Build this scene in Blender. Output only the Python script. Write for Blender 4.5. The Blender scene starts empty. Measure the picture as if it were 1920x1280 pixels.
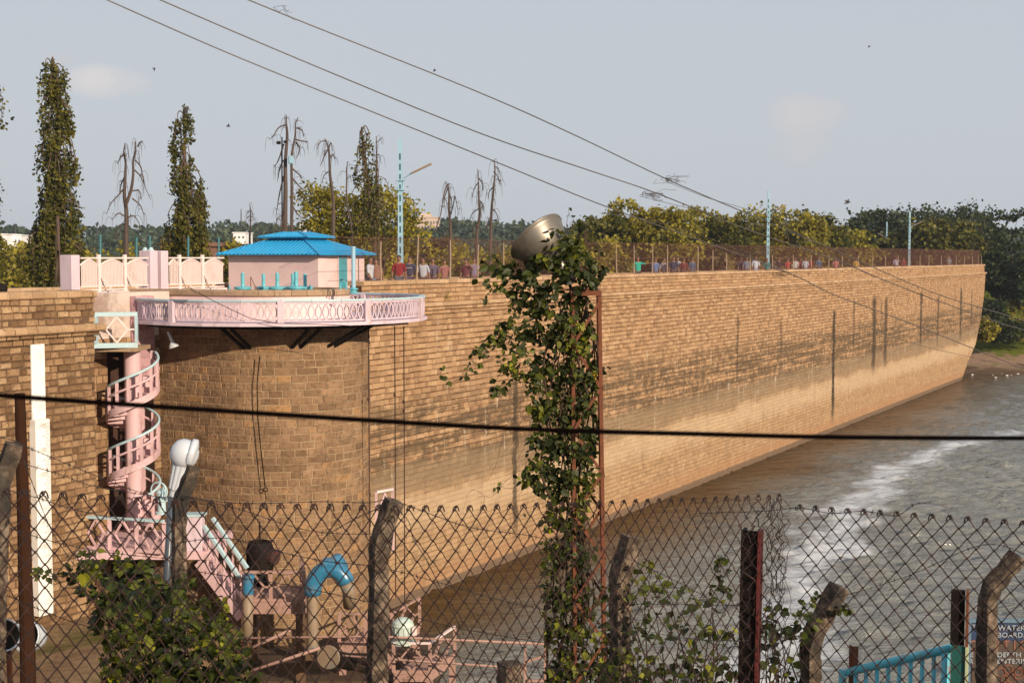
import bpy, math, random
import numpy as np
from mathutils import Vector, Matrix
random.seed(7); rng = np.random.default_rng(7)
S = bpy.context.scene; COL = S.collection
PI = math.pi
# ------------------------------------------------------------------ camera
FPX = 2667.0; PITCH = math.atan(159.0/FPX); CZ = 1.72
cam_d = bpy.data.cameras.new('camera'); cam = bpy.data.objects.new('camera', cam_d); COL.objects.link(cam)
cam.location = (0, 0, CZ); cam.rotation_euler = (PI/2 - PITCH, 0, 0)
cam_d.sensor_width = 36; cam_d.lens = 36*FPX/1920; cam_d.clip_start = .05; cam_d.clip_end = 6000
cam_d.dof.use_dof = True; cam_d.dof.focus_distance = 16; cam_d.dof.aperture_fstop = 14
S.camera = cam
# ------------------------------------------------------------------ world, sun, exposure
UX, UY = .4692, .8832                     # direction of the dam (u) and of its water side (n)
NX, NY = .8832, -.4692
SUN_EL = math.radians(18)
sh = Vector((NX*.92-UX*.39, NY*.92-UY*.39, 0)).normalized()
sdir = Vector((sh.x*math.cos(SUN_EL), sh.y*math.cos(SUN_EL), math.sin(SUN_EL)))
W = bpy.data.worlds.new('World'); S.world = W; W.use_nodes = True
nt = W.node_tree; nt.nodes.clear()
def WN(t): return nt.nodes.new(t)
out = WN('ShaderNodeOutputWorld'); bg = WN('ShaderNodeBackground'); bg.inputs['Strength'].default_value = .088
sky = WN('ShaderNodeTexSky'); sky.sky_type = 'NISHITA'; sky.sun_disc = False
sky.sun_elevation = SUN_EL; sky.sun_rotation = math.atan2(sh.x, sh.y); sky.dust_density = 3; sky.air_density = 1.2
tc = WN('ShaderNodeTexCoord')
sep = WN('ShaderNodeSeparateXYZ'); nt.links.new(tc.outputs['Generated'], sep.inputs[0])
# overcast veil: even blue grey, slightly paler towards the horizon, soft mottling
ramp = WN('ShaderNodeValToRGB'); ramp.color_ramp.elements[0].position = 0; ramp.color_ramp.elements[1].position = .35
ramp.color_ramp.elements[0].color = (.575, .62, .67, 1); ramp.color_ramp.elements[1].color = (.545, .585, .66, 1)
nt.links.new(sep.outputs['Z'], ramp.inputs[0])
mp = WN('ShaderNodeMapping'); mp.inputs['Scale'].default_value = (2.2, 2.2, 7); nt.links.new(tc.outputs['Generated'], mp.inputs[0])
no = WN('ShaderNodeTexNoise'); no.inputs['Scale'].default_value = 1.3; no.inputs['Detail'].default_value = 3; nt.links.new(mp.outputs[0], no.inputs['Vector'])
def Wmath(op, a, b=None, c=None, clamp=False):
    m = WN('ShaderNodeMath'); m.operation = op; m.use_clamp = clamp
    for i, v in enumerate((a, b, c)):
        if v is None: continue
        if isinstance(v, (int, float)): m.inputs[i].default_value = v
        else: nt.links.new(v, m.inputs[i])
    return m.outputs[0]
def Wmix(f, a, b):
    m = WN('ShaderNodeMix'); m.data_type = 'RGBA'
    for s, v in ((m.inputs[0], f), (m.inputs[6], a), (m.inputs[7], b)):
        if isinstance(v, (int, float)): s.default_value = v
        elif isinstance(v, tuple): s.default_value = v
        else: nt.links.new(v, s)
    return m.outputs[2]
veil = Wmix(Wmath('MULTIPLY', Wmath('SUBTRACT', no.outputs[0], .45, clamp=True), .9, clamp=True), ramp.outputs[0], (.60, .62, .675, 1))
def cloud(px, py, rx, ry, strength, col, prev, sc, seed):
    cx, cy = (px-960)/FPX, (640-py)/FPX
    d = Vector((cx, math.cos(PITCH)+cy*math.sin(PITCH), -math.sin(PITCH)+cy*math.cos(PITCH))).normalized()
    nz = WN('ShaderNodeTexNoise'); nz.inputs['Scale'].default_value = sc; nz.inputs['Detail'].default_value = 5
    nt.links.new(tc.outputs['Generated'], nz.inputs['Vector'])
    X = Wmath('DIVIDE', Wmath('SUBTRACT', sep.outputs['X'], d.x), rx)
    Zc = Wmath('DIVIDE', Wmath('SUBTRACT', sep.outputs['Z'], d.z), ry)
    r2 = Wmath('ADD', Wmath('MULTIPLY', X, X), Wmath('MULTIPLY', Zc, Zc))
    front = Wmath('GREATER_THAN', sep.outputs['Y'], .3)
    v = Wmath('SUBTRACT', Wmath('ADD', Wmath('SUBTRACT', 1.0, r2), Wmath('MULTIPLY', Wmath('SUBTRACT', nz.outputs[0], .5), 2.6)), .1, clamp=True)
    v = Wmath('MULTIPLY', Wmath('MULTIPLY', v, strength, clamp=True), front)
    return Wmix(v, prev, col)
veil = cloud(205, 152, .030, .0135, .9, (.74, .70, .70, 1), veil, 26, 1)
veil = cloud(110, 112, .014, .006, .6, (.60, .60, .63, 1), veil, 30, 2)
veil = cloud(1490, 215, .036, .016, .9, (.67, .64, .655, 1), veil, 22, 3)
veil = cloud(1500, 270, .025, .018, .6, (.64, .62, .64, 1), veil, 22, 3)
vs = WN('ShaderNodeVectorMath'); vs.operation = 'SCALE'; vs.inputs['Scale'].default_value = 10.0; nt.links.new(veil, vs.inputs[0])
fin = Wmix(.93, sky.outputs[0], vs.outputs[0])
nt.links.new(fin, bg.inputs[0]); nt.links.new(bg.outputs[0], out.inputs[0])
sun_d = bpy.data.lights.new('sun', 'SUN'); sun_d.energy = 5.0; sun_d.angle = math.radians(.6); sun_d.color = (1, .84, .64)
sun = bpy.data.objects.new('sun', sun_d); COL.objects.link(sun); sun.rotation_euler = sdir.to_track_quat('Z', 'Y').to_euler(); sun.location = (20, -10, 40)
S.view_settings.view_transform = 'Standard'; S.view_settings.look = 'None'; S.view_settings.gamma = 1; S.view_settings.exposure = .18
S.view_settings.use_curve_mapping = False

# ------------------------------------------------------------------ pixel helpers (photo pixels -> metres in the place)
def ray(x, y):
    cx, cy = (x-960)/FPX, (640-y)/FPX
    return Vector((cx, math.cos(PITCH)+cy*math.sin(PITCH), -math.sin(PITCH)+cy*math.cos(PITCH)))
def P(x, y, D):
    r = ray(x, y); k = D/r.y; return Vector((r.x*k, D, CZ+r.z*k))
def PZ(x, y, z):
    r = ray(x, y); k = (z-CZ)/r.z; return Vector((r.x*k, r.y*k, z))
W0 = Vector((-2.98, 49.6, 0)); U = Vector((UX, UY, 0)); N = Vector((NX, NY, 0))
def wall_hit(x, y, off=0):                # point on the vertical plane of the dam face (off metres in front)
    r = ray(x, y); o = W0 + N*off
    k = (o.x*N.x+o.y*N.y)/(r.x*N.x+r.y*N.y); return Vector((r.x*k, r.y*k, CZ+r.z*k))
def wall_t(x, y, off=0):
    h = wall_hit(x, y, off); return (h.x-W0.x)*UX+(h.y-W0.y)*UY, h.z
def WP(t, z, off=0): return Vector((W0.x+U.x*t+N.x*off, W0.y+U.y*t+N.y*off, z))
ZC = .92; ZS = .12; ZW = -10.15           # coping top, string course top, water

# ------------------------------------------------------------------ materials
class NT:
    def __init__(s, name):
        s.m = bpy.data.materials.new(name); s.m.use_nodes = True; s.t = s.m.node_tree; s.t.nodes.clear()
        s.out = s.n('ShaderNodeOutputMaterial'); s.b = s.n('ShaderNodeBsdfPrincipled'); s.l(s.b.outputs[0], s.out.inputs[0])
    def n(s, k, **kw):
        x = s.t.nodes.new(k)
        for a, b in kw.items(): setattr(x, a, b)
        return x
    def l(s, a, b): s.t.links.new(a, b)
    def set(s, sock, v):
        if isinstance(v, (int, float, tuple)): sock.default_value = v
        else: s.l(v, sock)
    def math(s, op, a, b=None, clamp=False):
        m = s.n('ShaderNodeMath', operation=op, use_clamp=clamp); s.set(m.inputs[0], a)
        if b is not None: s.set(m.inputs[1], b)
        return m.outputs[0]
    def mix(s, f, a, b, mode='MIX'):
        m = s.n('ShaderNodeMix', data_type='RGBA', blend_type=mode); s.set(m.inputs[0], f); s.set(m.inputs[6], c4(a)); s.set(m.inputs[7], c4(b)); return m.outputs[2]
    def coord(s, kind='Object', scale=(1, 1, 1)):
        t = s.n('ShaderNodeTexCoord'); m = s.n('ShaderNodeMapping'); m.inputs['Scale'].default_value = scale
        s.l(t.outputs[kind], m.inputs[0]); return m.outputs[0]
    def noise(s, vec, scale, detail=4, rough=.55, dist=0):
        t = s.n('ShaderNodeTexNoise'); s.l(vec, t.inputs['Vector']); t.inputs['Scale'].default_value = scale
        t.inputs['Detail'].default_value = detail; t.inputs['Roughness'].default_value = rough; t.inputs['Distortion'].default_value = dist
        return t.outputs[0]
    def ramp(s, f, stops):
        r = s.n('ShaderNodeValToRGB'); e = r.color_ramp.elements
        while len(e) < len(stops): e.new(.5)
        for q, (p, c) in zip(e, stops): q.position = p; q.color = c4(c)
        s.set(r.inputs[0], f); return r.outputs[0]
    def step(s, f, a, b):                 # smooth 0..1 between a and b
        r = s.n('ShaderNodeMapRange', interpolation_type='SMOOTHSTEP'); s.set(r.inputs[0], f)
        r.inputs[1].default_value = a; r.inputs[2].default_value = b; return r.outputs[0]
    def bump(s, h, strength, dist=.02):
        b = s.n('ShaderNodeBump'); b.inputs['Strength'].default_value = strength; b.inputs['Distance'].default_value = dist
        s.set(b.inputs['Height'], h); s.l(b.outputs[0], s.b.inputs['Normal'])
    def fin(s, col, rough=.8, metal=0, spec=None):
        s.set(s.b.inputs['Base Color'], c4(col)); s.set(s.b.inputs['Roughness'], rough); s.b.inputs['Metallic'].default_value = metal
        if spec is not None: s.b.inputs['Specular IOR Level'].default_value = spec
        return s.m
def c4(c): return (c[0], c[1], c[2], 1) if isinstance(c, tuple) and len(c) == 3 else c
def mix3(a, b, f): return tuple(x*(1-f)+y*f for x, y in zip(a, b))
def paint(name, col, rough=.6, var=.25, scale=6, dirt=None, metal=0, dirt_amt=.5, bump=.15, stretch=(1, 1, 1), spec=None):
    m = NT(name); v = m.coord('Object', stretch)
    n1 = m.noise(v, scale, 5)
    c = m.mix(m.math('MULTIPLY', n1, 1.0), tuple(x*(1-var) for x in col), tuple(min(1, x*(1+var)) for x in col))
    if dirt:
        n2 = m.noise(v, scale*.6, 7, .7)
        c = m.mix(m.math('MULTIPLY', m.step(n2, .5, .66), dirt_amt), c, dirt)
    m.bump(n1, bump, .01)
    return m.fin(c, rough, metal, spec)
def leafmat(name, dark, mid, light, trans=.3, scale=1.5, pos=(.0, .55, .95)):
    m = NT(name); g = m.n('ShaderNodeNewGeometry')
    v = m.coord('Object'); n1 = m.noise(v, scale, 3)
    f = m.math('ADD', m.math('MULTIPLY', g.outputs['Random Per Island'], .5), m.math('MULTIPLY', m.math('SUBTRACT', n1, .36), 1.7))
    c = m.ramp(f, [(pos[0], dark), (pos[1], mid), (pos[2], light)])
    m.fin(c, .5, 0, .25)
    t = m.n('ShaderNodeBsdfTranslucent'); m.l(c, t.inputs[0]); ms = m.n('ShaderNodeMixShader'); ms.inputs[0].default_value = trans
    m.l(m.b.outputs[0], ms.inputs[1]); m.l(t.outputs[0], ms.inputs[2]); m.l(ms.outputs[0], m.out.inputs[0])
    return m.m

stains = []   # (t, half width, z top, z bottom, strength)
for px, y0, y1, w, st in ((1382, 588, 720, .34, .62), (1463, 600, 712, .3, .45), (1562, 583, 792, .42, .95), (1600, 560, 672, .35, .6),
                       (1638, 556, 705, .68, .8), (1652, 560, 650, .25, .4), (1660, 558, 690, .55, .75), (1726, 548, 655, .55, .85), (1758, 556, 652, .42, .75),
                       (1801, 540, 640, .42, .8), (1821, 545, 620, .4, .55), (965, 690, 1015, .3, .8), (1610, 600, 665, .3, .4), (738, 560, 640, .12, .4)):
    t0, z0 = wall_t(px, y0); t1, z1 = wall_t(px, y1); hp_ = {1382: 3, 1463: 3, 1562: 4.5, 1600: 3, 1638: 5.5, 1652: 2, 1660: 4.5, 1726: 3, 1758: 2.5, 1801: 3, 1821: 2, 965: 7, 1610: 2, 738: 1.5}[px]
    stains.append(((t0+t1)/2, (wall_t(px+hp_, y0)[0]-wall_t(px-hp_, y0)[0])/2, z0, z1, st))
def stone_main(name, mortar=False):
    m = NT(name); uvn = m.n('ShaderNodeUVMap'); uvn.uv_map = 'uv'; uv = uvn.outputs[0]
    sp = m.n('ShaderNodeSeparateXYZ'); m.l(uv, sp.inputs[0]); u_, v_ = sp.outputs[0], sp.outputs[1]
    n_big = m.noise(uv, .35, 5, .6); n_mid = m.noise(uv, 2.2, 6, .65); n_fine = m.noise(uv, 22, 5, .7)
    mpv = m.n('ShaderNodeMapping'); mpv.inputs['Scale'].default_value = (1.6, .18, 1); m.l(uv, mpv.inputs[0])
    n_str = m.noise(mpv.outputs[0], 1.3, 6, .65)          # vertical run-off streaks
    mph = m.n('ShaderNodeMapping'); mph.inputs['Scale'].default_value = (.15, 3.2, 1); m.l(uv, mph.inputs[0])
    n_hor = m.noise(mph.outputs[0], 1.0, 6, .7)           # old water lines
    if mortar: base = m.mix(n_mid, (.06, .028, .012), (.16, .085, .04))
    else:
        g = m.n('ShaderNodeNewGeometry')
        base = m.ramp(g.outputs['Random Per Island'], [(0, (.26, .150, .080)), (.3, (.345, .208, .112)), (.7, (.40, .238, .126)), (1, (.47, .30, .168))])
        base = m.mix(m.math('MULTIPLY', m.math('SUBTRACT', n_fine, .35, True), .9), base, (.20, .125, .075))
    # dark growth in the band just above the old high water line, smoother pale render below
    zz = m.math('ADD', v_, m.math('MULTIPLY', m.math('SUBTRACT', n_big, .5), 1.1))
    sloped = zz
    dark = m.math('MULTIPLY', m.step(sloped, -2.6, -3.9), m.step(sloped, -6.4, -5.4))
    d2 = m.math('MULTIPLY', dark, m.step(m.math('ADD', n_hor, m.math('MULTIPLY', n_mid, .6)), .70, .86))
    col = m.mix(m.math('MULTIPLY', d2, .9 if mortar else .8), base, (.085, .058, .034))
    smooth = m.step(sloped, -5.3, -5.8)
    ren = m.mix(n_mid, (.29, .19, .10), (.42, .29, .165))
    ren = m.mix(m.math('MULTIPLY', m.step(n_hor, .42, .62), .5), ren, (.22, .15, .09))
    col = m.mix(m.math('MULTIPLY', smooth, .42), col, ren)
    gy = m.math('MULTIPLY', m.step(sloped, -5.2, -5.6), m.step(sloped, -6.7, -6.3))
    col = m.mix(m.math('MULTIPLY', gy, .55), col, (.19, .135, .085))
    br = m.math('MULTIPLY', m.step(sloped, -6.4, -6.9), m.step(sloped, -8.2, -7.3))
    col = m.mix(m.math('MULTIPLY', br, .4), col, (.54, .41, .27))
    wh = m.math('MULTIPLY', m.step(n_str, .56, .70), m.step(n_mid, .42, .6))
    col = m.mix(m.math('MULTIPLY', wh, m.math('ADD', .35, m.math('MULTIPLY', dark, .35))), col, (.62, .50, .37))
    dk = m.math('MULTIPLY', m.step(n_str, .46, .30), .35)
    col = m.mix(dk, col, (.16, .105, .065))
    # rust tinted foot above the water, wet line at it
    ft = m.step(m.math('ADD', v_, m.math('MULTIPLY', m.math('SUBTRACT', n_mid, .5), .5)), ZW+1.1, ZW+.55)
    col = m.mix(m.math('MULTIPLY', ft, .55), col, (.31, .165, .085))
    wl = m.step(m.math('ADD', v_, m.math('MULTIPLY', m.math('SUBTRACT', n_mid, .5), .2)), ZW+.34, ZW+.26)
    col = m.mix(m.math('MULTIPLY', wl, .85), col, (.12, .085, .06))
    mpk = m.n('ShaderNodeMapping'); mpk.inputs['Scale'].default_value = (2.6, .9, 1); m.l(uv, mpk.inputs[0]); n_brk = m.noise(mpk.outputs[0], 1.2, 5, .7)
    wob = m.math('ADD', u_, m.math('MULTIPLY', m.math('SUBTRACT', m.noise(uv, 1.1, 5, .65), .5), .8))
    for t, w, z0, z1, st in stains:
        du = m.math('ADD', m.math('ABSOLUTE', m.math('SUBTRACT', wob, t)), m.math('MULTIPLY', m.math('SUBTRACT', n_brk, .42), 1.1*w))
        a = m.math('MULTIPLY', m.step(du, w, w*.35), m.math('MULTIPLY', m.step(v_, z0+.25, z0-.25), m.step(v_, z1-.4, z1+1.3)))
        a = m.math('MULTIPLY', a, m.math('MULTIPLY', m.math('ADD', .55, n_mid), st), True)
        col = m.mix(a, col, (.05, .036, .024))
    m.bump(m.math('ADD', n_fine, m.math('MULTIPLY', n_mid, 2)), .55, .03)
    return m.fin(col, .9, 0, .15)
def stone_plain(name, cols, fine=(.12, .07, .04), bumpd=.04, fscale=14, orange=None):
    m = NT(name); g = m.n('ShaderNodeNewGeometry'); v = m.coord('Object')
    base = m.ramp(g.outputs['Random Per Island'], [(i/(len(cols)-1), c) for i, c in enumerate(cols)])
    n1 = m.noise(v, fscale, 6, .7); n2 = m.noise(v, 1.4, 5, .6)
    col = m.mix(m.math('MULTIPLY', m.step(n1, .46, .68), .55), base, fine)
    col = m.mix(m.math('MULTIPLY', m.step(n2, .45, .65), .35), col, tuple(c*.62 for c in cols[0]))
    m.bump(m.math('ADD', m.noise(v, 5, 5, .65), m.math('MULTIPLY', n1, .5)), .8, bumpd)
    return m.fin(col, .88, 0, .15)
M = {}
M['main'] = stone_main('wall_stone'); M['main_mortar'] = stone_main('wall_mortar', True)
M['turret'] = stone_plain('tower_stone', [(.18, .108, .06), (.215, .13, .072), (.235, .142, .08), (.25, .152, .085), (.258, .158, .09), (.268, .164, .094), (.28, .172, .10), (.295, .182, .105), (.31, .185, .10), (.36, .20, .09)], (.075, .04, .02), .07, 9)
M['turret_mortar'] = paint('tower_mortar', (.30, .205, .115), .9, .4, 3, (.13, .085, .05), dirt_amt=1)
M['left'] = stone_plain('rubble_stone', [(.17, .095, .048), (.24, .14, .072), (.31, .185, .098), (.37, .23, .125), (.47, .31, .175)], (.10, .055, .03), .07)
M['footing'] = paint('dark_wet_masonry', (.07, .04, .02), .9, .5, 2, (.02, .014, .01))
M['left_mortar'] = paint('rubble_mortar', (.11, .06, .03), .9, .4, 5, (.05, .028, .015))
M['coping'] = stone_plain('coping_stone', [(.36, .225, .125), (.43, .275, .158), (.47, .305, .18), (.53, .35, .21)], (.22, .13, .07), .03)
M['coping2'] = stone_plain('brown_coping_stone', [(.30, .20, .125), (.36, .24, .15), (.40, .265, .17)], (.15, .10, .06), .02)
M['stained'] = paint('stained_cream_plaster', (.52, .42, .36), .85, .25, 1.2, (.26, .17, .13), dirt_amt=.9)
M['pink'] = paint('pink_paint', (.58, .38, .39), .7, .15, 5, (.30, .18, .15), dirt_amt=.6, stretch=(1, 1, .35))
M['pinkwall'] = paint('pink_wall_paint', (.72, .52, .50), .8, .08, 2, (.5, .33, .29), dirt_amt=.4)
M['lav'] = paint('lavender_pink_paint', (.57, .44, .49), .75, .12, 5, (.36, .26, .24), dirt_amt=.65, stretch=(1, 1, .3))
M['white'] = paint('white_pink_paint', (.70, .55, .52), .65, .08, 4, (.5, .38, .33), dirt_amt=.35)
M['dullpink'] = paint('faded_pink_paint', (.34, .20, .16), .75, .25, 4, (.11, .06, .035), dirt_amt=.8)
M['purple'] = stone_plain('painted_stone', [(.40, .23, .25), (.46, .27, .29), (.50, .31, .32)], (.25, .14, .14), .02)
M['bluerail'] = paint('pale_blue_paint', (.40, .54, .58), .5, .12, 5, (.34, .33, .30), dirt_amt=.3)
M['cyan'] = paint('cyan_paint', (.08, .42, .52), .4, .2, 14, (.25, .09, .035), dirt_amt=.95)
M['valve'] = paint('turquoise_paint', (.10, .38, .44), .4, .2, 8, (.08, .15, .16))
M['tealdark'] = paint('dark_teal_paint', (.03, .13, .15), .6, .2, 8)
M['door'] = paint('teal_paint', (.06, .30, .36), .5, .15, 8)
M['motor'] = paint('pale_green_enamel', (.46, .54, .48), .5, .15, 4, (.2, .16, .1))
M['pipe'] = paint('blue_pipe_paint', (.03, .16, .28), .3, .3, 4, (.22, .13, .07), dirt_amt=.5)
M['pipe_worn'] = paint('worn_pipe_paint', (.24, .17, .11), .6, .35, 3, (.10, .14, .16), dirt_amt=.8)
M['rust'] = paint('rusty_steel', (.14, .042, .016), .85, .4, 20, (.07, .025, .012))
M['rustdark'] = paint('dark_rusty_steel', (.035, .014, .010), .8, .4, 12, (.13, .012, .008), dirt_amt=.6)
M['woodpole'] = paint('dark_brown_pole', (.035, .014, .007), .9, .4, 4, spec=.1)
M['blackiron'] = paint('black_iron', (.009, .006, .005), .75, .4, 6, (.02, .009, .006), spec=.15)
M['wire'] = paint('rusty_wire', (.018, .007, .005), .6, .4, 30, (.09, .03, .02))
M['barb'] = paint('barbed_wire_steel', (.018, .012, .011), .6, .3, 30)
M['cable'] = paint('black_cable', (.003, .002, .002), 1, .1, 5, spec=0)
M['oldcable'] = paint('bare_cable', (.10, .085, .075), .45, .2, 10, metal=.4)
M['bell'] = paint('spun_metal', (.20, .175, .145), .42, .3, 4, (.05, .035, .025), metal=.6, dirt_amt=.6)
M['lampw'] = paint('white_lamp_shell', (.50, .52, .56), .35, .08, 6, (.33, .32, .29), dirt_amt=.45)
M['glass'] = paint('lamp_glass', (.45, .48, .5), .15, .1, 2)
M['gauge'] = paint('white_gauge_paint', (.80, .76, .71), .7, .06, 3, (.5, .42, .34), dirt_amt=.35)
M['tick'] = paint('grey_marks', (.42, .38, .34), .8, .1, 3)
M['net'] = paint('brown_netting', (.13, .05, .035), .8, .2, 1)
M['palepost'] = paint('pale_post', (.30, .21, .14), .8, .25, 3, (.2, .12, .08))
M['pole'] = paint('blue_pole_paint', (.26, .42, .52), .4, .1, 3, (.14, .30, .38), dirt_amt=.3)
M['poleslot'] = paint('dark_slot', (.03, .06, .07), .8, .1, 3)
M['bark'] = paint('bark', (.085, .052, .036), .9, .35, 6, (.04, .025, .018), bump=.6)
M['deadbark'] = paint('dead_bark', (.075, .05, .04), .9, .3, 6, bump=.5)
M['palebark'] = paint('pale_bark', (.28, .22, .17), .9, .3, 6, bump=.5)
M['twig'] = paint('twig', (.055, .032, .018), .9, .3, 10)
M['leaf_vine'] = leafmat('vine_leaf', (.010, .014, .005), (.05, .062, .009), (.30, .29, .025), .28, 3, (.05, .6, 1.0))
M['leaf_bush'] = leafmat('bush_leaf', (.008, .012, .004), (.065, .08, .010), (.36, .33, .025), .28, 3, (.1, .62, 1.0))
M['leaf_olive'] = leafmat('olive_leaf', (.06, .056, .010), (.24, .20, .020), (.42, .34, .030), .35, .5, (0, .5, .9))
M['leaf_dark'] = leafmat('dark_leaf', (.012, .020, .008), (.034, .050, .014), (.085, .10, .02), .25, .4)
M['leaf_ashoka'] = leafmat('ashoka_leaf', (.022, .028, .007), (.085, .082, .012), (.22, .185, .02), .32, 1.3, (0, .5, .95))
M['leaf_far'] = leafmat('far_leaf', (.026, .045, .028), (.040, .062, .034), (.062, .082, .036), .1, .03)
M['leaf_brown'] = leafmat('scrub_leaf', (.045, .03, .012), (.12, .075, .022), (.19, .14, .03), .25, .3)
M['grassblade'] = leafmat('grass_blade', (.05, .05, .010), (.12, .12, .018), (.26, .22, .05), .3, 1)
M['beige'] = paint('beige_render', (.50, .38, .31), .85, .08, .3)
M['whitewash'] = paint('whitewash', (.75, .73, .72), .85, .05, .3)
M['window'] = paint('dark_window', (.09, .08, .08), .4, .1, 1)
M['brickred'] = paint('brown_brick', (.18, .09, .06), .9, .2, 3)
M['skin'] = paint('skin', (.22, .11, .065), .6, .05, 4)
M['hair'] = paint('black_hair', (.012, .010, .010), .6, .1, 10)
M['bird'] = paint('dark_feathers', (.04, .035, .035), .8, .1, 10)

def roofmat():
    m = NT('blue_sheet_roof'); v = m.coord('Object'); n = m.noise(v, 3, 4)
    c = m.mix(n, (.012, .22, .46), (.025, .33, .60)); c = m.mix(m.math('MULTIPLY', m.step(m.noise(v, 1.1, 6, .7), .52, .7), .45), c, (.10, .26, .36)); return m.fin(c, .45, 0, .4)
M['roof'] = roofmat()
def concretemat():
    m = NT('weathered_concrete'); v = m.coord('Object'); n1 = m.noise(v, 16, 7, .7); n2 = m.noise(v, 90, 4, .7); n3 = m.noise(v, 5, 5)
    c = m.ramp(n1, [(.3, (.018, .015, .013)), (.5, (.085, .062, .045)), (.72, (.30, .225, .165))])
    c = m.mix(m.math('MULTIPLY', m.step(n2, .6, .72), .7), c, (.34, .27, .21)); c = m.mix(m.math('MULTIPLY', m.step(n3, .5, .62), .75), c, (.03, .028, .026))
    m.bump(m.math('ADD', n1, m.math('MULTIPLY', n2, .6)), .6, .008); return m.fin(c, .95, 0, .1)
M['concrete'] = concretemat()
def watermat():
    m = NT('lake_water'); v = m.coord('Object')
    mp = m.n('ShaderNodeMapping'); mp.inputs['Rotation'].default_value = (0, 0, .12); mp.inputs['Scale'].default_value = (.75, 2.3, 1)
    tcn = m.n('ShaderNodeTexCoord'); m.l(tcn.outputs['Object'], mp.inputs[0]); vv = mp.outputs[0]
    w1 = m.noise(vv, .55, 3, .6, .6); w2 = m.noise(vv, 1.7, 4, .65, .8); w3 = m.noise(vv, 5.5, 3, .6, .4)
    h = m.math('ADD', m.math('MULTIPLY', w1, .9), m.math('ADD', m.math('MULTIPLY', w2, .75), m.math('MULTIPLY', w3, .22)))
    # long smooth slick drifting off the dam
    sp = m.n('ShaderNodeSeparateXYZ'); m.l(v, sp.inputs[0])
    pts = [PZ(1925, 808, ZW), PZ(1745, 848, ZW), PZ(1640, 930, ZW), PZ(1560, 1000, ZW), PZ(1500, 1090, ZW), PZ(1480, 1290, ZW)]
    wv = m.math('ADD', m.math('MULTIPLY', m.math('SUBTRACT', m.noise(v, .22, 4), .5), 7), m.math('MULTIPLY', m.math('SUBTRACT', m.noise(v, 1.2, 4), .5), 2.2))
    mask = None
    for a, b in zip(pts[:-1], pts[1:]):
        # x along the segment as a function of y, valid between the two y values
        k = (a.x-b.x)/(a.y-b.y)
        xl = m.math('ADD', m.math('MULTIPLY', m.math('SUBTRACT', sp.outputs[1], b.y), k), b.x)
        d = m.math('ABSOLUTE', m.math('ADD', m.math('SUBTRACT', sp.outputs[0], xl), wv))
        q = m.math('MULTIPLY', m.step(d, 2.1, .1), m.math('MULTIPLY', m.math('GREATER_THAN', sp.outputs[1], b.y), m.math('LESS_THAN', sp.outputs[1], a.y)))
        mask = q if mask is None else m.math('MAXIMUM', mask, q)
    br = m.noise(v, .12, 4, .6)
    # by distance from the dam: silt and mirrored-wall brown, then painted sky-reflection grey
    dist = m.math('ADD', m.math('MULTIPLY', m.math('SUBTRACT', sp.outputs[0], W0.x), N.x), m.math('MULTIPLY', m.math('SUBTRACT', sp.outputs[1], W0.y), N.y))
    f = m.step(m.math('ADD', dist, m.math('MULTIPLY', m.math('SUBTRACT', br, .5), 9)), .5, 8)
    c = m.mix(f, (.08, .044, .012), (.185, .185, .17))
    c = m.mix(m.math('MULTIPLY', m.math('MULTIPLY', mask, m.step(w2, .2, .5)), .75), c, (.52, .54, .58))  # slick's foam and bright sky reflection put into the base colour
    bn = m.n('ShaderNodeBump'); bn.inputs['Distance'].default_value = 1.0
    m.l(h, bn.inputs['Height']); m.l(m.math('SUBTRACT', .48, m.math('MULTIPLY', mask, .25)), bn.inputs['Strength']); m.l(bn.outputs[0], m.b.inputs['Normal'])
    m.fin(c, .10, 0, .5); m.b.inputs['IOR'].default_value = 1.33
    return m.m
M['water'] = watermat()
def groundmat(name, a, b, c3, sc=.5):
    m = NT(name); v = m.coord('Object'); n1 = m.noise(v, sc, 6, .65); n2 = m.noise(v, sc*9, 5, .7)
    c = m.ramp(n1, [(.3, a), (.5, b), (.68, c3)]); c = m.mix(m.math('MULTIPLY', m.step(n2, .45, .7), .5), c, tuple(x*.5 for x in a))
    m.bump(n2, .8, .1); return m.fin(c, .95, 0, .1)
M['soil'] = groundmat('dry_soil', (.17, .10, .055), (.26, .17, .095), (.09, .085, .02))
M['backland'] = groundmat('scrub_ground', (.05, .05, .015), (.08, .065, .025), (.11, .08, .04), .1)
M['hill'] = groundmat('wooded_hill', (.025, .042, .026), (.04, .06, .034), (.05, .06, .035), .02)
def bankmat():
    m = NT('river_bank'); v = m.coord('Object'); sp = m.n('ShaderNodeSeparateXYZ'); m.l(v, sp.inputs[0])
    n1 = m.noise(v, .25, 6, .65); n2 = m.noise(v, 1.6, 5, .7)
    z = m.math('ADD', sp.outputs[2], m.math('MULTIPLY', m.math('SUBTRACT', n1, .5), 2.2))
    sand = m.mix(n2, (.27, .17, .11), (.40, .26, .175)); grass = m.mix(n2, (.07, .10, .012), (.19, .22, .02))
    c = m.mix(m.step(z, ZW+1.2, ZW+1.5), sand, grass)
    c = m.mix(m.math('MULTIPLY', m.step(n1, .55, .6), .8), c, grass)
    c = m.mix(m.step(z, ZW+.5, ZW+.1), c, (.12, .075, .045))
    m.bump(n2, .7, .2); return m.fin(c, .95, 0, .1)
M['bank'] = bankmat()
def solid(name, col, rough=.8): return paint(name, col, rough, .08, 8, bump=.05)
_c = {}
def cloth(col):
    k = tuple(round(x, 3) for x in col)
    if k not in _c: _c[k] = solid('cloth', col, .9)
    return _c[k]

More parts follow.
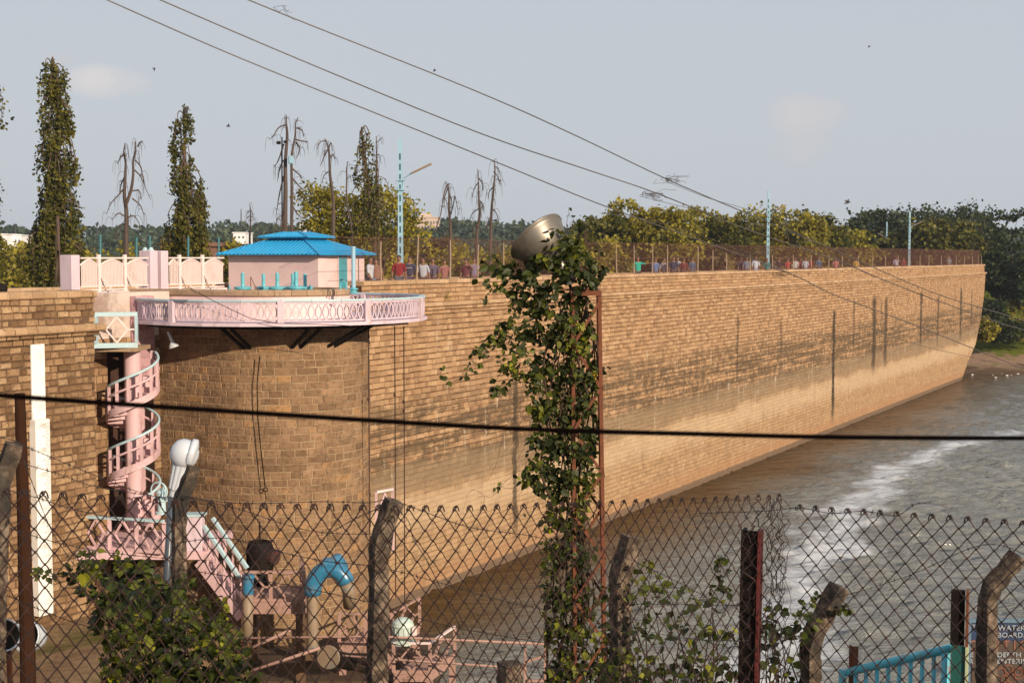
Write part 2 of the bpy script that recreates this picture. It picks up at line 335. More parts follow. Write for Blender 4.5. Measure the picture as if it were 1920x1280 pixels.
# ------------------------------------------------------------------ mesh builder
class MB:
    def __init__(s): s.v = []; s.f = []; s.uv = []; s.n = 0; s.np_v = []; s.np_f = []
    def add(s, vs, fs, uvs=None):
        b = s.n; s.v.extend([tuple(p) for p in vs]); s.n += len(vs); s.f.extend([tuple(i+b for i in f) for f in fs])
        if uvs is not None: s.uv.extend(uvs)
        return s
    def box(s, c, size, rx=None, jitter=0):     # rx: (ex,ey,ez) axes
        ex, ey, ez = rx or (Vector((1, 0, 0)), Vector((0, 1, 0)), Vector((0, 0, 1)))
        c = Vector(c); h = [q/2 for q in size]
        vs = []
        for k in (-1, 1):
            for i, j in ((-1, -1), (1, -1), (1, 1), (-1, 1)):
                vs.append(c+ex*h[0]*i+ey*h[1]*j+ez*h[2]*k)
        s.add(vs, [(0, 3, 2, 1), (4, 5, 6, 7), (0, 1, 5, 4), (1, 2, 6, 5), (2, 3, 7, 6), (3, 0, 4, 7)]); return s
    def bbox(s, c, size, rx=None, b=.01):        # chamfered box (top and vertical edges)
        ex, ey, ez = rx or (Vector((1, 0, 0)), Vector((0, 1, 0)), Vector((0, 0, 1)))
        c = Vector(c); hx, hy, hz = [q/2 for q in size]; b = min(b, hx*.6, hy*.6, hz*.6)
        rings = [(-hz, b), (-hz+b, 0), (hz-b, 0), (hz, b)]; vs = []; fs = []
        for z, ins in rings:
            a, d = hx-ins, hy-ins
            for x, y in ((-a+b, -d), (a-b, -d), (a, -d+b), (a, d-b), (a-b, d), (-a+b, d), (-a, d-b), (-a, -d+b)):
                vs.append(c+ex*x+ey*y+ez*z)
        for k in range(3):
            for i in range(8): j = (i+1) % 8; fs.append((k*8+i, k*8+j, k*8+8+j, k*8+8+i))
        fs.append(tuple(reversed(range(8)))); fs.append(tuple(range(24, 32)))
        s.add(vs, fs); return s
    def bar(s, a, b, w, h=None, up=Vector((0, 0, 1))):   # square bar from a to b
        a, b = Vector(a), Vector(b); d = (b-a); L = d.length
        if L < 1e-6: return s
        ez = d/L; ex = ez.cross(up)
        if ex.length < 1e-3: ex = ez.cross(Vector((1, 0, 0)))
        ex.normalize(); ey = ez.cross(ex)
        s.box((a+b)/2, (w, h or w, L), (ex, ey, ez)); return s
    def tube(s, pts, r, n=6, caps=True, closed=False):
        pts = [Vector(p) for p in pts]; m = len(pts); rs = r if isinstance(r, (list, tuple)) else [r]*m
        vs = []; fs = []; prev = None
        for i, p in enumerate(pts):
            if closed: t = pts[(i+1) % m]-pts[i-1]
            else: t = (pts[min(i+1, m-1)]-pts[max(i-1, 0)])
            if t.length < 1e-9: t = Vector((0, 0, 1))
            t.normalize()
            if prev is None:
                a = Vector((0, 0, 1)) if abs(t.z) < .9 else Vector((1, 0, 0)); ex = t.cross(a).normalized()
            else:
                ex = prev-t*prev.dot(t)
                ex = ex.normalized() if ex.length > 1e-6 else t.orthogonal().normalized()
            prev = ex; ey = t.cross(ex)
            for k in range(n):
                a = 2*PI*k/n; vs.append(p+(ex*math.cos(a)+ey*math.sin(a))*rs[i])
        for i in range(m if closed else m-1):
            i2 = (i+1) % m
            for k in range(n): k2 = (k+1) % n; fs.append((i*n+k, i*n+k2, i2*n+k2, i2*n+k))
        if caps and not closed: fs.append(tuple(reversed(range(n)))); fs.append(tuple(range((m-1)*n, m*n)))
        s.add(vs, fs); return s
    def lathe(s, base, prof, n=20, axis=Vector((0, 0, 1)), caps=True):
        base = Vector(base); ez = Vector(axis).normalized(); ex = ez.orthogonal().normalized(); ey = ez.cross(ex); vs = []; fs = []
        for r, h in prof:
            for k in range(n): a = 2*PI*k/n; vs.append(base+ez*h+(ex*math.cos(a)+ey*math.sin(a))*r)
        for i in range(len(prof)-1):
            for k in range(n): k2 = (k+1) % n; fs.append((i*n+k, i*n+k2, (i+1)*n+k2, (i+1)*n+k))
        if caps:
            fs.append(tuple(reversed(range(n)))); fs.append(tuple(range((len(prof)-1)*n, len(prof)*n)))
        s.add(vs, fs); return s
    def torus(s, c, R, r, axis=Vector((0, 0, 1)), n=16, k=5):
        ez = Vector(axis).normalized(); ex = ez.orthogonal().normalized(); ey = ez.cross(ex); c = Vector(c)
        s.tube([c+(ex*math.cos(2*PI*i/n)+ey*math.sin(2*PI*i/n))*R for i in range(n)], r, k, closed=True); return s
    def blob(s, c, r, n=10):
        c = Vector(c); rx, ry, rz = r if isinstance(r, (tuple, list)) else (r, r, r)
        vs = []; fs = []; m = max(5, n//2+2)
        for i in range(m+1):
            th = PI*(.02+.96*i/m)
            for k in range(n): a = 2*PI*k/n; vs.append(c+Vector((rx*math.sin(th)*math.cos(a), ry*math.sin(th)*math.sin(a), -rz*math.cos(th))))
        for i in range(m):
            for k in range(n): k2 = (k+1) % n; fs.append((i*n+k, i*n+k2, (i+1)*n+k2, (i+1)*n+k))
        fs.append(tuple(reversed(range(n)))); fs.append(tuple(range(m*n, (m+1)*n)))
        s.add(vs, fs); return s
    def arr(s, V, Fc):                           # numpy block: V (k,3), Fc (m,q)
        s.np_v.append((V, Fc)); return s
    def build(s, name, mat, parent=None, smooth=False, origin=None, auto=None):
        V = [np.array(s.v, dtype=np.float64).reshape(-1, 3)] if s.v else []
        faces = s.f; counts = np.array([len(f) for f in faces], dtype=np.int64); flat = np.array([i for f in faces for i in f], dtype=np.int64)
        off = s.n
        cl = [counts]; fl = [flat]
        for v_, f_ in s.np_v:
            V.append(v_); cl.append(np.full(len(f_), f_.shape[1], dtype=np.int64)); fl.append((f_+off).ravel()); off += len(v_)
        V = np.concatenate(V); counts = np.concatenate(cl); flat = np.concatenate(fl)
        if origin is None:
            if parent is not None: origin = Vector((0, 0, 0)); o3 = np.array(parent['_o']) if '_o' in parent else np.zeros(3)
            else:
                lo, hi = V.min(0), V.max(0); o3 = np.array([(lo[0]+hi[0])/2, (lo[1]+hi[1])/2, lo[2]])
        else: o3 = np.array(origin)
        me = bpy.data.meshes.new(name); V2 = V-o3
        me.vertices.add(len(V2)); me.vertices.foreach_set('co', V2.ravel().astype(np.float32))
        me.loops.add(len(flat)); me.loops.foreach_set('vertex_index', flat.astype(np.int32))
        me.polygons.add(len(counts)); st = np.concatenate([[0], np.cumsum(counts)[:-1]]) if len(counts) else np.array([])
        me.polygons.foreach_set('loop_start', st.astype(np.int32)); me.polygons.foreach_set('loop_total', counts.astype(np.int32))
        me.polygons.foreach_set('use_smooth', np.full(len(counts), bool(smooth), dtype=bool))
        if s.uv and len(s.uv) == len(V2):
            ul = me.uv_layers.new(name='uv'); U_ = np.array(s.uv, dtype=np.float32)[flat]; ul.data.foreach_set('uv', U_.ravel())
        me.update(calc_edges=True); me.validate()
        if mat: me.materials.append(mat)
        o = bpy.data.objects.new(name, me); COL.objects.link(o)
        if parent is not None: o.parent = parent
        else: o.location = o3
        o['_o'] = list(map(float, o3))
        return o
def tag(o, label=None, cat=None, group=None, kind=None):
    if label: o['label'] = label
    if cat: o['category'] = cat
    if group: o['group'] = group
    if kind: o['kind'] = kind
    return o
def empty(name, loc, label, cat, group=None):
    o = bpy.data.objects.new(name, None); COL.objects.link(o); o.location = loc; o.empty_display_size = .2
    o['_o'] = [float(q) for q in loc]; return tag(o, label, cat, group)
def copy_tree(o, parent=None):
    c = o.copy(); COL.objects.link(c)
    if parent is not None: c.parent = parent
    for ch in [q for q in bpy.data.objects if q.parent == o]: copy_tree(ch, c)
    return c
def struct(o): o['kind'] = 'structure'; return o

# ================================================================== SETTING
xs_ = np.concatenate([np.arange(-10, 30, .28), np.arange(30, 62, .4), np.arange(62, 110, .8), np.linspace(112, 700, 30)]); ys_ = np.concatenate([np.linspace(8, 30, 20), np.arange(30.2, 80, .17), np.arange(80, 90, .26), np.arange(90, 150, .5), np.linspace(152, 900, 40)])
GX, GY = np.meshgrid(xs_, ys_); GZ = np.zeros_like(GX); wr_ = np.random.default_rng(12)
for i in range(90):
    lam = np.exp(wr_.uniform(np.log(.55), np.log(1.7))); th = -1.45+wr_.normal(0, .38); k_ = 2*PI/lam; ph = wr_.uniform(0, 2*PI)
    GZ += .0105*lam**.75*np.sin(k_*(GX*np.cos(th)+GY*np.sin(th))+ph)
GZ = GZ+.5*np.abs(GZ)                      # sharper crests
calm = np.clip(((GX-W0.x)*NX+(GY-W0.y)*NY)/9, .25, 1); fade = np.clip((170-GY)/60, 0, 1)*np.clip((120-GX)/50, 0, 1)
GZ = ZW+GZ*calm*fade
V_ = np.stack([GX.ravel(), GY.ravel(), GZ.ravel()], 1); ny_, nx_ = GX.shape; ii = (np.arange(ny_-1)[:, None]*nx_+np.arange(nx_-1)[None]).ravel()
mb = MB(); mb.arr(V_, np.stack([ii, ii+1, ii+nx_+1, ii+nx_], 1)); struct(mb.build('water', M['water'], smooth=True, origin=(0, 0, 0)))
# land behind the dam reaching the horizon (dry side), left of the dam line
def grid(nx, ny, fn):
    vs = [fn(i/nx, j/ny) for j in range(ny+1) for i in range(nx+1)]
    fs = [(j*(nx+1)+i, j*(nx+1)+i+1, (j+1)*(nx+1)+i+1, (j+1)*(nx+1)+i) for j in range(ny) for i in range(nx)]
    return vs, fs
T_END, _ = wall_t(1846, 497)
def hnoise(x, y, s, seed=0):
    return (math.sin(x*s+seed)+math.sin(y*s*1.3+seed*2.1)+math.sin((x+y)*s*.7+seed*.7)+math.sin((x-y)*s*1.9+seed*1.3)*.5)/3.5
def backland(a, b):                       # a along the dam, b away from it on the dry side
    t = -120+a*1300; off = -6.6-(b**2)*1500
    p = WP(t, 0, off); return (p.x, p.y, -2.2+hnoise(p.x, p.y, .03)*.5)
vs, fs = grid(60, 40, backland); mb = MB(); mb.add(vs, fs); struct(mb.build('ground', M['backland'], smooth=True, origin=(0, 0, 0)))
# near bank: hill under the camera and fence, falling to the water and to the foot of the wall
def nearbank(a, b):
    x = -40+a*58; y = -8+b*60
    z = np.interp(y, [-8, 3, 6, 9, 14, 24, 30, 37, 52], [.1, .05, -.7, -1.6, -3.2, -6.3, -8.2, -10.6, -12.5])
    zl = np.interp(y, [-8, 3, 6, 9, 14, 22, 26, 34, 52], [.1, .05, -.7, -1.6, -3.4, -6.0, -6.6, -6.9, -7.3])
    k = min(1, max(0, (-6.4-x)/1.8)); k = k*k*(3-2*k)
    z = z*(1-k)+zl*k + hnoise(x, y, .9)*.10 + hnoise(x, y, 2.3, 3)*.04
    return (x, y, z)
vs, fs = grid(110, 110, nearbank); mb = MB(); mb.add(vs, fs); struct(mb.build('hillside', M['soil'], smooth=True, origin=(0, 0, 0)))
# far bank at the end of the dam
EB = PZ(1806, 704, ZW)
def farbank(a, b):
    x = EB.x-14+a*320; y = EB.y-6+b*330
    d = (y-(EB.y+2.0))-(.05*(x-EB.x))+hnoise(x, y, .25)*1.6
    z = np.interp(d, [-8, 0, 9, 20, 34, 60, 330], [-1.6, .03, .55, 2.2, 4.8, 7.2, 8.5])
    # shore swings away to the right
    z -= max(0, (x-EB.x-60))*.02
    return (x, y, ZW+z+hnoise(x, y, .6, 2)*.1)
vs, fs = grid(120, 120, farbank); mb = MB(); mb.add(vs, fs); struct(mb.build('river_bank', M['bank'], smooth=True, origin=(0, 0, 0)))
# far wooded ridge
def ridge(a, b):
    az = -.50+a*1.15; D = 420+b*260
    y_px = np.interp(960+az*FPX, [0, 100, 200, 330, 400, 430, 520, 600, 700, 760, 850, 930, 1000, 1100, 1300, 2600], [436, 443, 441, 444, 438, 434, 442, 439, 437, 436, 424, 430, 437, 440, 444, 446])
    ztop = 1.72+(481-y_px)/FPX*470
    z = -3+(ztop+3)*math.sin(min(1, b*3.2)*PI/2) if b < .32 else ztop
    return (az*D, D, z+hnoise(az*D, D, .05)*.8)
vs, fs = grid(150, 30, ridge); mb = MB(); mb.add(vs, fs); struct(mb.build('hills', M['hill'], smooth=True, origin=(0, 0, 0)))

# ================================================================== MASONRY
def stones(mb, mort, posf, u0, u1, v0, v1, rh, wr, joint=.012, depth=lambda v: .03, endf=None, jit=.006, startf=None, seg=1, vj=1.0):
    """courses of pillow-faced stones on a surface posf(u, v, out)->Vector"""
    nrow = max(1, int(round((v1-v0)/rh))); rh = (v1-v0)/nrow
    for r in range(nrow):
        va, vb = v0+r*rh, v0+(r+1)*rh
        ue = u1 if endf is None else endf((va+vb)/2); us = u0 if startf is None else startf((va+vb)/2)
        u = us - random.uniform(0, wr[0])
        while u < ue:
            w = random.uniform(*wr)
            a, b = max(u, us), min(u+w, ue); u += w
            if b-a < .05: continue
            dd = depth((va+vb)/2)*random.uniform(.45, 1.3); j = joint/2
            bev = min(.018, .2*(b-a)); lo, hi = va+j+random.uniform(-jit, jit), vb-j+random.uniform(-jit, jit); aa, bb = a+j*vj+random.uniform(0, jit)*vj, b-j*vj-random.uniform(0, jit)*vj
            ba, bc = bev*random.uniform(.6, 1.4), bev*random.uniform(.6, 1.4)
            if seg > 1:
                vs = []; uu = []
                for z_, o_ in ((lo, 0), (lo+bc, dd), (hi-bc, dd), (hi, 0)):
                    for k_ in range(seg+1):
                        ins = 0 if o_ == 0 else ba; x_ = aa+ins+(bb-aa-2*ins)*k_/seg; vs.append(posf(x_, z_, o_)); uu.append((x_, z_))
                n_ = seg+1; fs = [(r_*n_+k_, r_*n_+k_+1, (r_+1)*n_+k_+1, (r_+1)*n_+k_) for r_ in range(3) for k_ in range(seg)]
                fs += [(0, n_, 2*n_, 3*n_), (n_-1, 4*n_-1, 3*n_-1, 2*n_-1)]
                mb.add(vs, fs, uu); continue
            q = [posf(aa, lo, 0), posf(bb, lo, 0), posf(bb, hi, 0), posf(aa, hi, 0),
                 posf(aa+ba, lo+bc, dd*random.uniform(.7, 1.2)), posf(bb-ba, lo+bc, dd*random.uniform(.7, 1.2)), posf(bb-bc, hi-ba, dd*random.uniform(.7, 1.2)), posf(aa+bc, hi-bc, dd*random.uniform(.7, 1.2))]
            uu = [(aa, lo), (bb, lo), (bb, hi), (aa, hi), (aa+bev, lo+bev), (bb-bev, lo+bev), (bb-bev, hi-bev), (aa+bev, hi-bev)]
            mb.add(q, [(4, 5, 6, 7), (0, 1, 5, 4), (1, 2, 6, 5), (2, 3, 7, 6), (3, 0, 4, 7)], uu)
def face(mb, posf, u0, u1, v0, v1, nu, nv, out=0, endf=None):
    vs = []; uv = []
    for j in range(nv+1):
        v = v0+(v1-v0)*j/nv; e = u1 if endf is None else endf(v)
        for i in range(nu+1): u = u0+(e-u0)*i/nu; vs.append(posf(u, v, out)); uv.append((u, v))
    mb.add(vs, [(j*(nu+1)+i, j*(nu+1)+i+1, (j+1)*(nu+1)+i+1, (j+1)*(nu+1)+i) for j in range(nv) for i in range(nu)], uv)

endpts = [wall_t(px, py) for px, py in ((1847, 497), (1847, 522), (1844, 560), (1838, 600), (1829, 645), (1814, 680), (1805, 704), (1803, 712))]
ez_ = [q[1] for q in endpts][::-1]; et_ = [q[0] for q in endpts][::-1]
def dam_end(v): return float(np.interp(v, ez_, et_))
def mainpos(u, v, o): return WP(u, v, o)
dam = empty('dam_wall', WP(40, ZW), 'long straight tan masonry dam wall running into the distance beside brown water', 'dam')
T0 = -13.3
def dpt(v): return float(np.interp(v, [-7.2, -5.6, -4.8, 0], [.020, .022, .034, .038]))
mb = MB(); stones(mb, None, mainpos, T0, T_END, ZW-.3, ZS-.42, .195, (.2, .5), .02, dpt, dam_end, jit=.013, vj=.45)
mb.build('stone_face', M['main'], dam)
mb = MB(); face(mb, mainpos, T0, T_END, ZW-.3, ZS-.42, 60, 30, .002, dam_end); mb.build('mortar_face', M['main_mortar'], dam)
# corbel courses under the string, string course, parapet and coping
mb = MB(); stones(mb, None, lambda u, v, o: WP(u, v, o+.06), T0, T_END, ZS-.42, ZS-.28, .14, (.3, .55), .016, lambda v: .03)
stones(mb, None, lambda u, v, o: WP(u, v, o+.13), T0, T_END, ZS-.28, ZS-.14, .14, (.3, .55), .016, lambda v: .03)
for t in (T0,):
    pass
def strip_box(mb, t0, t1, z0, z1, o0, o1, wr, jit=.008, uvs=True, bev=.02):
    t = t0
    while t < t1:
        w = min(random.uniform(*wr), t1-t)
        if t1-(t+w) < .12: w = t1-t
        ja, jb = random.uniform(-jit, jit), random.uniform(-jit, jit)
        a, b = t+.006, t+w-.006; oo = o1+ja; zz = z1+jb; k = bev
        pr = [(o0, z0), (oo-k, z0), (oo, z0+k), (oo, zz-k*1.6), (oo-k*1.8, zz), (o0, zz)]
        vs = [WP(a, z, o) for o, z in pr]+[WP(b, z, o) for o, z in pr]; n = len(pr)
        uv = [(a, z) for o, z in pr]+[(b, z) for o, z in pr]
        mb.add(vs, [tuple(range(n)), tuple(reversed(range(n, 2*n)))]+[(i, i+n, (i+1) % n+n, (i+1) % n) for i in range(n)], uv if uvs else None); t += w
mb.build('corbel_course', M['main'], dam)
mb = MB(); mb.box(WP((T0+T_END)/2, ZS-.28, -.3), (T_END-T0, .7, .28), (U, N*-1, Vector((0, 0, 1)))); mb.build('corbel_backing', M['left_mortar'], dam)
mb = MB(); strip_box(mb, T0, T_END+.15, ZS-.14, ZS, -.3, .24, (.38, .62)); mb.build('string_course', M['coping'], dam)
mb = MB(); stones(mb, None, lambda u, v, o: WP(u, v, o-.02), -4, T_END, ZS, ZC-.15, .165, (.22, .46), .014, lambda v: .025); mb.build('parapet_stone', M['main'], dam)
mb = MB(); mb.box(WP((T_END-4)/2, (ZC-.15-3)/2, -.26), (T_END+4-.06, .46, ZC-.15+3), (U, N*-1, Vector((0, 0, 1))))
uvl = [((v[0]-W0.x)*UX+(v[1]-W0.y)*UY, v[2]) for v in mb.v]; mb.uv = uvl; mb.build('parapet_core', M['main_mortar'], dam)
mb = MB(); strip_box(mb, -4, T_END+.05, ZC-.15, ZC, -.56, .07, (.42, .66)); mb.build('coping', M['coping'], dam)
# body of the dam, walkway on top, rear parapet and end
mb = MB()
prof = [(ZW-.3, dam_end(ZW-.3)), (-6, dam_end(-6)), (-3, dam_end(-3)), (-.1, T_END)]
for (za, ta), (zb, tb) in zip(prof[:-1], prof[1:]):
    vs = [WP(T0, za, -.01), WP(ta, za, -.01), WP(tb, zb, -.01), WP(T0, zb, -.01), WP(T0, za, -6.5), WP(ta, za, -6.5), WP(tb, zb, -6.5), WP(T0, zb, -6.5)]
    mb.add(vs, [(1, 5, 6, 2), (4, 7, 6, 5)], [(T0, za), (ta, za), (tb, zb), (T0, zb)]*2)
mb.add([WP(-60, -.02, -.5), WP(T_END, -.02, -.5), WP(T_END, -.02, -6.5), WP(-60, -.02, -6.5)], [(0, 1, 2, 3)], [(0, 0), (1, 0), (1, 1), (0, 1)])
mb.add([WP(T_END, -.1, -.5), WP(T_END, -.1, -6.5), WP(T_END, ZC-.2, -6.5), WP(T_END, ZC-.2, -.5)], [(0, 1, 2, 3)], [(0, 0), (6, 0), (6, 1), (0, 1)])
mb.build('walkway_body', M['main_mortar'], dam)
mb = MB(); mb.box(WP(20, .3, -6.3), (T_END+60, .4, .72), (U, N*-1, Vector((0, 0, 1)))); strip_box(mb, -40, T_END, .66, .80, -6.55, -6.05, (.5, .7), uvs=False); mb.build('rear_parapet', M['coping'], dam)
# upper recess wall strip from step to the tower
LT, LZ = wall_t(176, 607); 
TS = (PZ(176, 607, ZS)-W0).dot(U)              # where the near wall steps forward
OFF = (PZ(176, 607, ZS)-W0).dot(N)
# recess wall behind spiral stair (its own stone, deeper joints)
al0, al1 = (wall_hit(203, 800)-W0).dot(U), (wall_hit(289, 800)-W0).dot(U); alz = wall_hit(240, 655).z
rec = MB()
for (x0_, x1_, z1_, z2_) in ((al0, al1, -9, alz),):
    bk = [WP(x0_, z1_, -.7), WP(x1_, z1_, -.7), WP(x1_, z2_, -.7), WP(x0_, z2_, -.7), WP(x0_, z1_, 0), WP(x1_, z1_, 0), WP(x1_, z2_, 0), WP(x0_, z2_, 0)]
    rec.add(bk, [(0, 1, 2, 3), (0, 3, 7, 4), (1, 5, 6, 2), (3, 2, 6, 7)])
rec.build('alcove', paint('dark_red_alcove', (.045, .018, .010), .9, .3, 3), dam)  # alcove back, sides and top in one very dark red-brown
rec = MB()
for (a_, b_, c_, d_) in ((TS-.2, al0, ZW+2, alz), (al1, T0-.02, ZW+2, alz)): stones(rec, None, lambda u, v, o: WP(u, v, o), a_, b_, c_, d_, .2, (.2, .4), .016, lambda v: .03)
stones(rec, None, lambda u, v, o: WP(u, v, o), TS-.2, T0-.02, alz, -.35, .2, (.26, .5), .016, lambda v: .03); rec.build('recess_stone', M['left'], dam)
rec = MB()
for (a_, b_, c_, d_) in ((TS-.3, al0, ZW, alz), (al1, T0+.02, ZW, alz), (TS-.3, T0+.02, alz, -.35)): face(rec, lambda u, v, o: WP(u, v, o), a_, b_, c_, d_, 2, 2, .001)
rec; rec.build('recess_mortar', M['left_mortar'], dam)
rec = MB(); rec.box(WP((TS+T0)/2, .22, -.25), (T0-TS+.3, .5, 1.16), (U, N*-1, Vector((0, 0, 1)))); rec.build('plastered_plinth', M['stained'], dam)

# near wall at the left, stepped forward
lw = empty('near_dam_wall', WP(TS-4, -7, OFF), 'rough rubble stone wall at the left with rounded coping, stepping forward of the spiral stair', 'wall')
TL = TS-14
lp = lambda u, v, o: WP(u, v, OFF+o)
mb = MB(); stones(mb, None, lp, TL, TS, -8.5, ZS-.42, .165, (.17, .40), .024, lambda v: .045, jit=.012); 
stones(mb, None, lambda u, v, o: WP(u, v, OFF-.02+o), TL, TS+.05, ZS+.02, ZC-.16, .17, (.2, .4), .02, lambda v: .04, jit=.01)
# end face of the step
stones(mb, None, lambda u, v, o: WP(TS, v, OFF-u)+U*o, 0, OFF, -8.5, ZS-.42, .19, (.25, .45), .02, lambda v: .03)
mb.build('rubble_face', M['left'], lw)
mb = MB(); mb.box(WP((TL+TS)/2, -4, OFF/2-.2), (TS-TL-.01, OFF+.4, 8.6+.02), (U, N*-1, Vector((0, 0, 1)))); mb.box(WP((TL+TS)/2, .2, OFF-.28), (TS-TL, .5, 1.1), (U, N*-1, Vector((0, 0, 1)))); mb.build('mortar_core', M['left_mortar'], lw)
mb = MB(); stones(mb, None, lambda u, v, o: WP(u, v, OFF+o+.05), TL, TS+.03, ZS-.42, ZS-.27, .15, (.25, .5), .02, lambda v: .03)
stones(mb, None, lambda u, v, o: WP(u, v, OFF+o+.12), TL, TS+.08, ZS-.27, ZS-.14, .13, (.25, .5), .02, lambda v: .03); mb.build('corbel_course', M['left'], lw)
mb = MB(); strip_box(mb, TL, TS+.16, ZS-.16, ZS+.02, OFF-.4, OFF+.26, (.28, .42), .014, False, .035); mb.build('string_course', M['coping'], lw)
mb = MB(); strip_box(mb, TL, TS+.05, ZC-.17, ZC, OFF-.62, OFF+.07, (.3, .42), .012, False, .03); mb.build('coping', M['coping'], lw)

# ------------------------------------------------------------------ intake tower (half round)
RT = 2.45; CT = Vector((-6.37, 38.8, 0))
foot = (CT-W0).dot(N)                       # distance of centre in front of dam line
def tower_curve(R):
    """plan curve: from dam line along flat side, round the arc, to dam line; returns fn(s)->(point, normal), length"""
    Ls = foot; arc = PI*R; L = Ls*2+arc
    def f(s):
        if s < Ls: return CT-U*R+N*(s-foot), U*-1
        if s < Ls+arc:
            a = (s-Ls)/R; d = U*(-math.cos(a))+N*math.sin(a); return CT+d*R, d
        return CT+U*R-N*(s-Ls-arc), U
    return f, L
tf, TLn = tower_curve(RT)
def tpos(u, v, o): p, n = tf(u); return Vector((p.x+n.x*o, p.y+n.y*o, v))
tw = empty('intake_tower', (CT.x, CT.y, -9), 'half round brown brick intake tower under the pink balcony', 'tower')
mb = MB(); stones(mb, None, tpos, -.0, TLn, ZW-.2, .02, .193, (.22, .62), .009, lambda v: .022, jit=.003, seg=4); mb.build('stone_courses', M['turret'], tw)
mb = MB(); face(mb, tpos, 0, TLn, ZW-.3, .02, 120, 2, .006); mb.build('mortar_face', M['turret_mortar'], tw)
# plastered drum above balcony floor with coping ring and inner deck
RC = 1.95; cf, CLn = tower_curve(RC)
def cpos(u, v, o): p, n = cf(u); return Vector((p.x+n.x*o, p.y+n.y*o, v))
mb = MB(); face(mb, cpos, -1.8, CLn, 0, .69, 60, 1, 0); mb.build('plastered_drum', M['pinkwall'], tw)
mb = MB(); u = -1.9
while u < CLn:
    w = random.uniform(.38, .5); b = min(u+w, CLn); n = 4
    pr = [(-.36, .68), (.03, .68), (.06, .71), (.06, .81), (.02, .85), (-.36, .85)]; vs = []; fs = []
    for i in range(n+1):
        uu = u+.006+(b-u-.012)*i/n; vs += [cpos(uu, z, o) for o, z in pr]
    for i in range(n):
        for k in range(6): fs.append((i*6+k, i*6+(k+1) % 6, (i+1)*6+(k+1) % 6, (i+1)*6+k))
    fs += [tuple(range(6)), tuple(reversed(range(n*6, n*6+6)))]
    mb.add(vs, fs); u = b
mb.build('coping', M['coping2'], tw)
mb = MB(); ring = [cpos(CLn*i/40, .6, -.05) for i in range(41)]; mb.add(ring+[Vector((p.x, p.y, .3)) for p in ring], [tuple(range(41)), tuple(reversed(range(41, 82)))]+[(i, i+41, i+42, i+1) for i in range(40)]); mb.build('valve_deck', M['coping2'], tw)

# ------------------------------------------------------------------ lattice helpers
def ex_(a, b): d = (Vector(b)-Vector(a)); d.z = 0; return d.normalized()
def ellipse_panel(mb, a, b, z0, z1, pitch=.155, th=.026, dep=.05):
    """precast balustrade of overlapping upright ovals"""
    a, b = Vector(a), Vector(b); d = ex_(a, b); L = (Vector((b.x, b.y, 0))-Vector((a.x, a.y, 0))).length; n = max(2, int(L/pitch)); p = L/n
    up = Vector((0, 0, 1)); nn = d.cross(up); zc = (z0+z1)/2; hz = (z1-z0)/2
    for i in range(n):
        for sgn in (0,):
            c = Vector((a.x, a.y, zc))+d*(p*(i+.5)); m = 16; vs = []; rx = p*.98
            if False: rx = p*.5
            for k in range(m):
                an = 2*PI*k/m
                for rr in (1, ):
                    e = d*math.cos(an)*rx+up*math.sin(an)*hz; e2 = d*math.cos(an)*(rx-th)+up*math.sin(an)*(hz-th)
                    vs += [c+e+nn*dep/2, c+e2+nn*dep/2, c+e2-nn*dep/2, c+e-nn*dep/2]
            fs = []
            for k in range(m):
                k2 = (k+1) % m
                for q in range(4): fs.append((k*4+q, k*4+(q+1) % 4, k2*4+(q+1) % 4, k2*4+q))
            off = nn*(.004 if i % 2 else -.004)
            mb.add([v+off for v in vs], fs)
    mb.bar(Vector((a.x, a.y, z0+.015)), Vector((b.x, b.y, z0+.015)), .055, .03)
def diamond_panel(mb, a, b, z0, z1, n=1, w=.045, cross=True):
    a, b = Vector(a), Vector(b)
    for i in range(n):
        p = a.lerp(b, i/n); q = a.lerp(b, (i+1)/n); m = (p+q)/2; zm0, zm1 = z0, z1
        dz = (q.z-p.z)
        L = p.copy(); R = q.copy(); L.z = (z0+z1)/2+p.z*0; R.z = (z0+z1)/2
        l = p.lerp(q, .2); r = p.lerp(q, .8); T = Vector((m.x, m.y, z1)); B = Vector((m.x, m.y, z0)); l.z = r.z = (z0+z1)/2
        for s_, e_ in ((T, l), (l, B), (B, r), (r, T)): mb.bar(s_, e_, w, w*.8)
        if cross:
            p2, q2 = Vector((p.x, p.y, l.z)), Vector((q.x, q.y, l.z)); mb.bar(p2, l, w, w*.8); mb.bar(r, q2, w, w*.8)

# ------------------------------------------------------------------ balcony round the tower
RB = 3.95
angs = [-59.6, -32, 10, 43, 80, 118, 150, 183.6]
def rp(R, a, z): a = math.radians(a); return Vector((CT.x+R*math.sin(a), CT.y-R*math.cos(a), z))
zr, zb = .645, .09
bal = empty('balcony', (CT.x, CT.y-3, 0), 'curved pink concrete balcony with oval lattice balustrade and pale blue rail around the brick tower', 'balcony')
sang = [a_ for i in range(7) for a_ in np.linspace(angs[i], angs[i+1], 4)[:-1]]+[angs[-1]]
mb = MB(); o_ = [rp(RB+.1, a, 0) for a in sang]; i_ = [rp(RC-.1, a, 0) for a in sang]; n = len(sang); vs = []
for z in (.005, .088):
    vs += [Vector((p.x, p.y, z)) for p in o_]+[Vector((p.x, p.y, z)) for p in i_]
fs = []
for i in range(n-1): fs += [(2*n+i, 2*n+i+1, 3*n+i+1, 3*n+i), (i+1, i, n+i, n+i+1), (i, i+1, 2*n+i+1, 2*n+i)]
fs += [(0, 2*n, 3*n, n), (n-1, 2*n-1, 4*n-1, 3*n-1)]
mb.add(vs, fs); mb.build('floor_slab', M['lav'], bal); n = len(angs)
